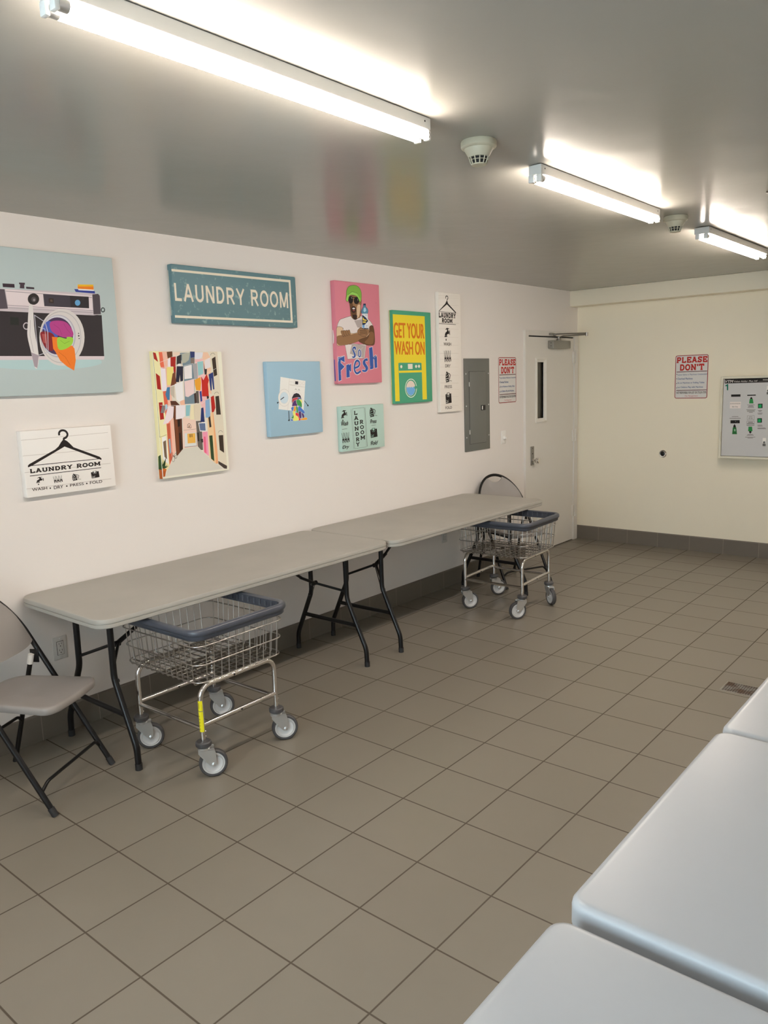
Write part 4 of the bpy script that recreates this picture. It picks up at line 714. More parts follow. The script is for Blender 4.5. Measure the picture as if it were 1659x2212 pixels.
ART['fresh'] = [
['l', 0x2a1610, 0.0037, [[-0.147, -0.0747], [0.0671, -0.0719], [0.045, -0.1632], [-0.1261, -0.1703]]],
['p', 0xd3cbc4, [[-0.147, -0.0747], [0.0671, -0.0719], [0.045, -0.1632], [-0.1261, -0.1703]]],
['p', 0xa79d97, [[-0.0767, -0.0666], [0.061, -0.0793], [0.0393, -0.1632], [-0.1024, -0.1346]]],
['L', 0x2a1610, 0.0037, [[-0.0715, 0.1108], [-0.1473, 0.0939], [-0.1903, 0.0784], [-0.214, 0.0324], [-0.1565, 0.0306], [-0.1531, -0.0009], [0.094, 0.005], [0.1466, 0.0246], [0.1427, 0.0573], [0.0991, 0.0958], [0.0217, 0.1145]]],
['P', 0xd3cbc4, [[-0.0715, 0.1108], [-0.1473, 0.0939], [-0.1903, 0.0784], [-0.214, 0.0324], [-0.1565, 0.0306], [-0.1531, -0.0009], [0.094, 0.005], [0.1466, 0.0246], [0.1427, 0.0573], [0.0991, 0.0958], [0.0217, 0.1145]]],
['p', 0xa79d97, [[-0.046, 0.0835], [0.0372, 0.0936], [0.0341, 0.0396], [-0.0159, 0.0382]]],
['L', 0x2a1610, 0.0037, [[-0.2138, 0.0359], [-0.1668, 0.0338], [-0.1523, 0.0132], [-0.0729, -0.0025], [-0.0178, 0.0059], [0.0165, 0.0247], [0.0955, 0.0305], [0.1056, 0.0089], [0.0873, -0.0133], [0.0295, -0.0398], [-0.0986, -0.0705], [-0.1951, -0.0823], [-0.2234, -0.0775], [-0.2234, -0.0377], [-0.2234, 0.0042]]],
['P', 0xcdb28f, [[-0.2138, 0.0359], [-0.1668, 0.0338], [-0.1523, 0.0132], [-0.0729, -0.0025], [-0.0178, 0.0059], [0.0165, 0.0247], [0.0955, 0.0305], [0.1056, 0.0089], [0.0873, -0.0133], [0.0295, -0.0398], [-0.0986, -0.0705], [-0.1951, -0.0823], [-0.2234, -0.0775], [-0.2234, -0.0377], [-0.2234, 0.0042]]],
['P', 0x8a6644, [[-0.2121, -0.0197], [-0.0949, -0.0101], [-0.0069, 0.0026], [0.0825, 0.0011], [0.0641, -0.0247], [-0.0101, -0.0513], [-0.0986, -0.0705], [-0.195, -0.0806], [-0.2234, -0.0688], [-0.2234, -0.0481]]],
['L', 0x2a1610, 0.0037, [[0.1077, 0.0454], [0.1425, 0.0537], [0.1572, 0.0065], [0.1532, -0.0671], [0.1066, -0.0769], [0.0558, -0.072], [-0.0098, -0.0477], [0.0813, -0.0207], [0.1054, 0.0053]]],
['P', 0x5e3f24, [[0.1077, 0.0454], [0.1425, 0.0537], [0.1572, 0.0065], [0.1532, -0.0671], [0.1066, -0.0769], [0.0558, -0.072], [-0.0098, -0.0477], [0.0813, -0.0207], [0.1054, 0.0053]]],
['P', 0x7b5636, [[0.1116, 0.0127], [0.1512, 0.0027], [0.1389, -0.0636], [0.0898, -0.0716], [0.0509, -0.0576], [0.0922, -0.0278]]],
['L', 0x2a1610, 0.0037, [[-0.1816, 0.0072], [-0.1655, 0.0128], [-0.1529, 0.0026], [-0.1545, -0.0237], [-0.1674, -0.0187]]],
['P', 0x8a6644, [[-0.1816, 0.0072], [-0.1655, 0.0128], [-0.1529, 0.0026], [-0.1545, -0.0237], [-0.1674, -0.0187]]],
['L', 0x2a1610, 0.0037, [[-0.1594, 0.0091], [-0.1432, 0.0148], [-0.1327, 0.0031], [-0.1341, -0.0198], [-0.1471, -0.0155]]],
['P', 0x8a6644, [[-0.1594, 0.0091], [-0.1432, 0.0148], [-0.1327, 0.0031], [-0.1341, -0.0198], [-0.1471, -0.0155]]],
['L', 0x2a1610, 0.0037, [[-0.137, 0.0111], [-0.1207, 0.0168], [-0.1124, 0.0036], [-0.1136, -0.0158], [-0.1267, -0.0122]]],
['P', 0x8a6644, [[-0.137, 0.0111], [-0.1207, 0.0168], [-0.1124, 0.0036], [-0.1136, -0.0158], [-0.1267, -0.0122]]],
['L', 0x2a1610, 0.0037, [[-0.1145, 0.0131], [-0.098, 0.0188], [-0.0919, 0.0041], [-0.0929, -0.0118], [-0.1062, -0.0089]]],
['P', 0x8a6644, [[-0.1145, 0.0131], [-0.098, 0.0188], [-0.0919, 0.0041], [-0.0929, -0.0118], [-0.1062, -0.0089]]],
['L', 0x2a1610, 0.0037, [[-0.0171, 0.0167], [0.0173, 0.0391], [0.039, 0.0289], [0.0896, 0.0267], [0.103, 0.0125], [0.076, -0.0136], [0.0364, -0.018], [-0.0073, -0.0046]]],
['P', 0x8a6644, [[-0.0171, 0.0167], [0.0173, 0.0391], [0.039, 0.0289], [0.0896, 0.0267], [0.103, 0.0125], [0.076, -0.0136], [0.0364, -0.018], [-0.0073, -0.0046]]],
['s', 0x2a1610, 0.0027, [[0.005, 0.0172], [0.0554, 0.0204], [0.0805, 0.0156]]],
['s', 0x2a1610, 0.0027, [[0.0044, 0.0065], [0.0548, 0.0102], [0.0799, 0.0061]]],
['s', 0x2a1610, 0.0027, [[0.0037, -0.0043], [0.0542, 0.0001], [0.0794, -0.0033]]],
['L', 0x2a1610, 0.0037, [[-0.0927, 0.2046], [-0.0837, 0.1771], [-0.0767, 0.1141], [-0.0456, 0.0906], [-0.0123, 0.0989], [0.0161, 0.1143], [0.0256, 0.1825], [0.0324, 0.2042], [0.018, 0.2425], [-0.0799, 0.2403]]],
['P', 0x8a6644, [[-0.0927, 0.2046], [-0.0837, 0.1771], [-0.0767, 0.1141], [-0.0456, 0.0906], [-0.0123, 0.0989], [0.0161, 0.1143], [0.0256, 0.1825], [0.0324, 0.2042], [0.018, 0.2425], [-0.0799, 0.2403]]],
['P', 0x5e3f24, [[-0.0828, 0.1912], [-0.0558, 0.1925], [-0.0521, 0.1646], [-0.0151, 0.145], [-0.0123, 0.0989], [-0.0457, 0.0888], [-0.0711, 0.1179]]],
['P', 0xcdb28f, [[-0.0132, 0.177], [0.0203, 0.1858], [0.0082, 0.1211], [-0.0176, 0.1023]]],
['P', 0x2b1a12, [[-0.0603, 0.1183], [-0.0167, 0.1183], [-0.0235, 0.0949], [-0.0403, 0.0879], [-0.0535, 0.0956]]],
['p', 0x2b1510, [[-0.0232, 0.156], [-0.0242, 0.1511], [-0.0263, 0.1463], [-0.0295, 0.142], [-0.0337, 0.1384], [-0.0386, 0.1355], [-0.044, 0.1337], [-0.0496, 0.1329], [-0.0552, 0.1332], [-0.0604, 0.1346], [-0.0649, 0.137], [-0.0687, 0.1403], [-0.0714, 0.1443], [-0.0729, 0.1489], [-0.0733, 0.1537], [-0.0724, 0.1586], [-0.0702, 0.1633], [-0.067, 0.1676], [-0.0629, 0.1712], [-0.058, 0.1741], [-0.0526, 0.176], [-0.047, 0.1768], [-0.0415, 0.1765], [-0.0363, 0.1751], [-0.0317, 0.1727], [-0.0279, 0.1695], [-0.0252, 0.1654], [-0.0236, 0.1609]]],
['p', 0xe9dfd8, [[-0.0338, 0.1619], [-0.0353, 0.1597], [-0.0394, 0.1578], [-0.0451, 0.1565], [-0.0514, 0.1562], [-0.057, 0.1569], [-0.0608, 0.1585], [-0.0621, 0.1606], [-0.0605, 0.1628], [-0.0565, 0.1647], [-0.0508, 0.1659], [-0.0445, 0.1662], [-0.0389, 0.1655], [-0.0351, 0.164]]],
['p', 0x7c3f35, [[-0.0345, 0.1495], [-0.036, 0.1469], [-0.0397, 0.1448], [-0.045, 0.1435], [-0.0508, 0.1432], [-0.056, 0.1441], [-0.0595, 0.1459], [-0.0606, 0.1483], [-0.0592, 0.1508], [-0.0555, 0.1529], [-0.0502, 0.1543], [-0.0444, 0.1545], [-0.0392, 0.1537], [-0.0357, 0.1519]]],
['p', 0x14100f, [[-0.0495, 0.2175], [-0.0504, 0.212], [-0.0525, 0.2067], [-0.0556, 0.2018], [-0.0596, 0.1977], [-0.0643, 0.1945], [-0.0694, 0.1925], [-0.0748, 0.1916], [-0.08, 0.1919], [-0.0849, 0.1935], [-0.0892, 0.1962], [-0.0927, 0.1999], [-0.0952, 0.2044], [-0.0967, 0.2095], [-0.0969, 0.2149], [-0.096, 0.2204], [-0.0939, 0.2257], [-0.0909, 0.2305], [-0.0869, 0.2346], [-0.0822, 0.2378], [-0.0771, 0.2399], [-0.0718, 0.2408], [-0.0666, 0.2405], [-0.0617, 0.2389], [-0.0573, 0.2363], [-0.0538, 0.2326], [-0.0512, 0.2281], [-0.0498, 0.223]]],
['p', 0x14100f, [[0.0109, 0.2155], [0.01, 0.2102], [0.0076, 0.2051], [0.0041, 0.2005], [-0.0005, 0.1966], [-0.0059, 0.1935], [-0.0118, 0.1915], [-0.0179, 0.1906], [-0.024, 0.1909], [-0.0297, 0.1923], [-0.0347, 0.1948], [-0.0388, 0.1983], [-0.0417, 0.2026], [-0.0435, 0.2074], [-0.0438, 0.2125], [-0.0428, 0.2177], [-0.0405, 0.2228], [-0.037, 0.2274], [-0.0325, 0.2313], [-0.0272, 0.2344], [-0.0213, 0.2364], [-0.0152, 0.2374], [-0.0091, 0.2371], [-0.0034, 0.2357], [0.0016, 0.2332], [0.0058, 0.2298], [0.0088, 0.2255], [0.0106, 0.2207]]],
['s', 0x14100f, 0.0047, [[-0.0722, 0.2338], [-0.0099, 0.2338], [0.0272, 0.211]]],
['s', 0xcfc8c0, 0.0017, [[-0.0695, 0.2339], [-0.0594, 0.224]]],
['s', 0xcfc8c0, 0.0017, [[-0.0049, 0.227], [-0.0024, 0.213]]],
['s', 0xcdb28f, 0.002, [[-0.0481, 0.2141], [-0.0461, 0.193]]],
['L', 0x2a1610, 0.0037, [[-0.1099, 0.2733], [-0.0843, 0.3011], [-0.0326, 0.3115], [0.0105, 0.3021], [0.0335, 0.2717], [0.0327, 0.2291], [0.0187, 0.207], [-0.0095, 0.2409], [-0.0579, 0.2486], [-0.0906, 0.2397], [-0.1034, 0.2041], [-0.1199, 0.2136], [-0.1147, 0.2383]]],
['P', 0x76a83f, [[-0.1099, 0.2733], [-0.0843, 0.3011], [-0.0326, 0.3115], [0.0105, 0.3021], [0.0335, 0.2717], [0.0327, 0.2291], [0.0187, 0.207], [-0.0095, 0.2409], [-0.0579, 0.2486], [-0.0906, 0.2397], [-0.1034, 0.2041], [-0.1199, 0.2136], [-0.1147, 0.2383]]],
['P', 0x8ec456, [[-0.1184, 0.2207], [-0.1009, 0.2461], [-0.0568, 0.2679], [-0.0083, 0.2621], [0.0204, 0.2355], [0.0187, 0.207], [-0.0095, 0.2409], [-0.0579, 0.2486], [-0.0879, 0.2398], [-0.1034, 0.2041], [-0.118, 0.2103]]],
['s', 0x3c5a20, 0.0023, [[-0.1009, 0.2461], [-0.0566, 0.2697], [-0.0083, 0.2621], [0.0204, 0.2355]]],
['L', 0x2a1610, 0.0037, [[0.0509, 0.1873], [0.075, 0.1885], [0.0755, 0.1777], [0.0959, 0.1607], [0.09, 0.1352], [0.0338, 0.1329], [0.0293, 0.1505], [0.0491, 0.1765]]],
['P', 0x4f7f98, [[0.0509, 0.1873], [0.075, 0.1885], [0.0755, 0.1777], [0.0959, 0.1607], [0.09, 0.1352], [0.0338, 0.1329], [0.0293, 0.1505], [0.0491, 0.1765]]],
['p', 0x24344f, [[0.0504, 0.198], [0.0767, 0.1993], [0.0761, 0.1878], [0.0497, 0.1865]]],
['p', 0x9dc6d4, [[0.0554, 0.1696], [0.0697, 0.1739], [0.0797, 0.1528], [0.0622, 0.1412], [0.0486, 0.1478]]],
['p', 0xcfd3d4, [[0.0337, 0.1311], [0.0927, 0.1335], [0.0928, 0.034], [0.0282, 0.034]]],
['p', 0x1e2b48, [[0.0361, 0.124], [0.0715, 0.1075], [0.0957, 0.0849], [0.0575, 0.0583], [0.0322, 0.0557]]],
['p', 0xd9c34a, [[0.0407, 0.1063], [0.0517, 0.1031], [0.0512, 0.0959], [0.0791, 0.0915], [0.077, 0.0842], [0.0396, 0.0872]]],
['p', 0xd9c34a, [[0.0392, 0.08], [0.07, 0.0804], [0.0695, 0.0713], [0.0387, 0.0714]]],
['p', 0x5f95c4, [[0.0351, 0.0576], [0.0574, 0.0565], [0.0536, 0.0384], [0.0341, 0.0396]]],
['p', 0x1e2b48, [[0.0283, 0.0366], [0.0958, 0.037], [0.0956, 0.0323], [0.028, 0.0315]]],
['s', 0x667078, 0.0017, [[0.064, 0.1234], [0.0865, 0.1225]]],
['s', 0x667078, 0.0017, [[0.0658, 0.055], [0.0883, 0.0538]]],
['s', 0x667078, 0.0017, [[0.0652, 0.0459], [0.0878, 0.0448]]],
['L', 0xf0e4e6, 0.0053, [[-0.048, -0.0877], [-0.0405, -0.1002], [-0.0467, -0.1128], [-0.0569, -0.1004], [-0.0671, -0.1058], [-0.0581, -0.1201], [-0.0456, -0.1416], [-0.0521, -0.1578], [-0.0689, -0.1639], [-0.0806, -0.1596], [-0.0817, -0.1507], [-0.0699, -0.1542], [-0.0623, -0.1452], [-0.0704, -0.1255], [-0.0793, -0.1095], [-0.07, -0.0915]]],
['P', 0x2c4d92, [[-0.048, -0.0877], [-0.0405, -0.1002], [-0.0467, -0.1128], [-0.0569, -0.1004], [-0.0671, -0.1058], [-0.0581, -0.1201], [-0.0456, -0.1416], [-0.0521, -0.1578], [-0.0689, -0.1639], [-0.0806, -0.1596], [-0.0817, -0.1507], [-0.0699, -0.1542], [-0.0623, -0.1452], [-0.0704, -0.1255], [-0.0793, -0.1095], [-0.07, -0.0915]]],
['l', 0xf0e4e6, 0.0147, [[0.0069, -0.1323], [0.0059, -0.1393], [0.0036, -0.1456], [0.0003, -0.1505], [-0.0036, -0.1537], [-0.0077, -0.1548], [-0.0118, -0.1538], [-0.0153, -0.1506], [-0.018, -0.1456], [-0.0195, -0.1394], [-0.0198, -0.1325], [-0.0187, -0.1256], [-0.0164, -0.1193], [-0.0132, -0.1143], [-0.0093, -0.1111], [-0.0051, -0.11], [-0.0011, -0.1111], [0.0024, -0.1142], [0.0051, -0.1192], [0.0067, -0.1254]]],
['l', 0x2c4d92, 0.0087, [[0.0069, -0.1323], [0.0059, -0.1393], [0.0036, -0.1456], [0.0003, -0.1505], [-0.0036, -0.1537], [-0.0077, -0.1548], [-0.0118, -0.1538], [-0.0153, -0.1506], [-0.018, -0.1456], [-0.0195, -0.1394], [-0.0198, -0.1325], [-0.0187, -0.1256], [-0.0164, -0.1193], [-0.0132, -0.1143], [-0.0093, -0.1111], [-0.0051, -0.11], [-0.0011, -0.1111], [0.0024, -0.1142], [0.0051, -0.1192], [0.0067, -0.1254]]],
['l', 0xf0e4e6, 0.0053, [[-0.2234, -0.1685], [-0.2234, -0.1597], [-0.1596, -0.1497], [-0.1585, -0.1916], [-0.1957, -0.1773], [-0.1979, -0.195], [-0.1613, -0.22], [-0.1999, -0.2445], [-0.1985, -0.3066], [-0.2234, -0.313]]],
['p', 0x2c4d92, [[-0.2234, -0.1685], [-0.2234, -0.1597], [-0.1596, -0.1497], [-0.1585, -0.1916], [-0.1957, -0.1773], [-0.1979, -0.195], [-0.1613, -0.22], [-0.1999, -0.2445], [-0.1985, -0.3066], [-0.2234, -0.313]]],
['l', 0xf0e4e6, 0.0053, [[-0.1446, -0.2094], [-0.1146, -0.2025], [-0.1152, -0.2114], [-0.0965, -0.199], [-0.0985, -0.2492], [-0.1069, -0.2545], [-0.1154, -0.2419], [-0.1144, -0.2885], [-0.146, -0.2934]]],
['p', 0x2c4d92, [[-0.1446, -0.2094], [-0.1146, -0.2025], [-0.1152, -0.2114], [-0.0965, -0.199], [-0.0985, -0.2492], [-0.1069, -0.2545], [-0.1154, -0.2419], [-0.1144, -0.2885], [-0.146, -0.2934]]],
['S', 0xf0e4e6, 0.0207, [[-0.0562, -0.2281], [-0.0243, -0.2193], [-0.0103, -0.1994], [-0.0258, -0.1794], [-0.051, -0.1866], [-0.0668, -0.2208], [-0.063, -0.2497], [-0.0392, -0.2663], [-0.0051, -0.254]]],
['S', 0x2c4d92, 0.014, [[-0.059, -0.2288], [-0.0243, -0.2193], [-0.0103, -0.1994], [-0.0259, -0.1813], [-0.0489, -0.1877], [-0.0651, -0.2208], [-0.0613, -0.2497], [-0.0391, -0.2652], [-0.0021, -0.2504]]],
['L', 0xf0e4e6, 0.0053, [[0.0731, -0.1661], [0.0709, -0.1851], [0.0552, -0.1814], [0.0499, -0.1961], [0.0728, -0.2219], [0.0735, -0.2403], [0.051, -0.2566], [0.0173, -0.2543], [0.0152, -0.2415], [0.0404, -0.2436], [0.0478, -0.2327], [0.023, -0.2032], [0.027, -0.1814], [0.0475, -0.1686]]],
['P', 0x2c4d92, [[0.0731, -0.1661], [0.0709, -0.1851], [0.0552, -0.1814], [0.0499, -0.1961], [0.0728, -0.2219], [0.0735, -0.2403], [0.051, -0.2566], [0.0173, -0.2543], [0.0152, -0.2415], [0.0404, -0.2436], [0.0478, -0.2327], [0.023, -0.2032], [0.027, -0.1814], [0.0475, -0.1686]]],
['l', 0xf0e4e6, 0.0053, [[0.093, -0.0953], [0.1278, -0.0876], [0.1338, -0.1576], [0.1607, -0.1428], [0.1728, -0.1557], [0.1724, -0.2283], [0.1471, -0.2318], [0.1445, -0.1742], [0.1331, -0.1705], [0.1324, -0.2353], [0.0964, -0.2405]]],
['p', 0x2c4d92, [[0.093, -0.0953], [0.1278, -0.0876], [0.1338, -0.1576], [0.1607, -0.1428], [0.1728, -0.1557], [0.1724, -0.2283], [0.1471, -0.2318], [0.1445, -0.1742], [0.1331, -0.1705], [0.1324, -0.2353], [0.0964, -0.2405]]],
['s', 0xf0e4e6, 0.0017, [[-0.2234, -0.1912], [-0.2187, -0.1667], [-0.1678, -0.1526]]],
['s', 0xf0e4e6, 0.0013, [[-0.2234, -0.1492], [-0.2172, -0.1843]]],
['s', 0xf0e4e6, 0.0013, [[0.1362, -0.1668], [0.1783, -0.1408]]],
['s', 0xf0e4e6, 0.001, [[-0.0055, -0.1161], [0.0322, -0.0905]]],
['p', 0xb2627a, [[-0.2234, 0.0606], [-0.2234, 0.0582], [-0.2234, 0.0568]]],
['p', 0xb2627a, [[-0.2117, -0.2659], [-0.1998, -0.2689], [-0.2052, -0.2699]]],
['p', 0xb2627a, [[0.0274, -0.222], [0.041, -0.2198], [0.0325, -0.2289]]],
['p', 0xb2627a, [[0.1241, -0.2299], [0.1345, -0.2293], [0.1321, -0.2363]]],
['p', 0xb2627a, [[0.0994, -0.2182], [0.1093, -0.2184], [0.1046, -0.2238]]],
['p', 0xb2627a, [[-0.2234, -0.078], [-0.2234, -0.0789], [-0.2234, -0.0827]]],
['p', 0xb2627a, [[0.1784, 0.2088], [0.1874, 0.2107], [0.184, 0.2046]]],
['p', 0xb2627a, [[-0.1417, -0.1524], [-0.1344, -0.1535], [-0.1342, -0.1558]]],
['p', 0xb2627a, [[-0.2234, 0.1664], [-0.2234, 0.1654], [-0.2234, 0.1619]]],
['p', 0xb2627a, [[-0.2234, -0.1219], [-0.2234, -0.1257], [-0.2234, -0.13]]],
['p', 0xb2627a, [[-0.2234, 0.1288], [-0.2234, 0.1268], [-0.2234, 0.121]]],
['p', 0xb2627a, [[-0.0234, -0.1979], [-0.016, -0.1964], [-0.0197, -0.2016]]],
['p', 0xb2627a, [[-0.1384, -0.2888], [-0.1307, -0.2862], [-0.1382, -0.2927]]],
['p', 0xb2627a, [[0.1628, 0.0599], [0.1697, 0.0626], [0.1631, 0.056]]]]
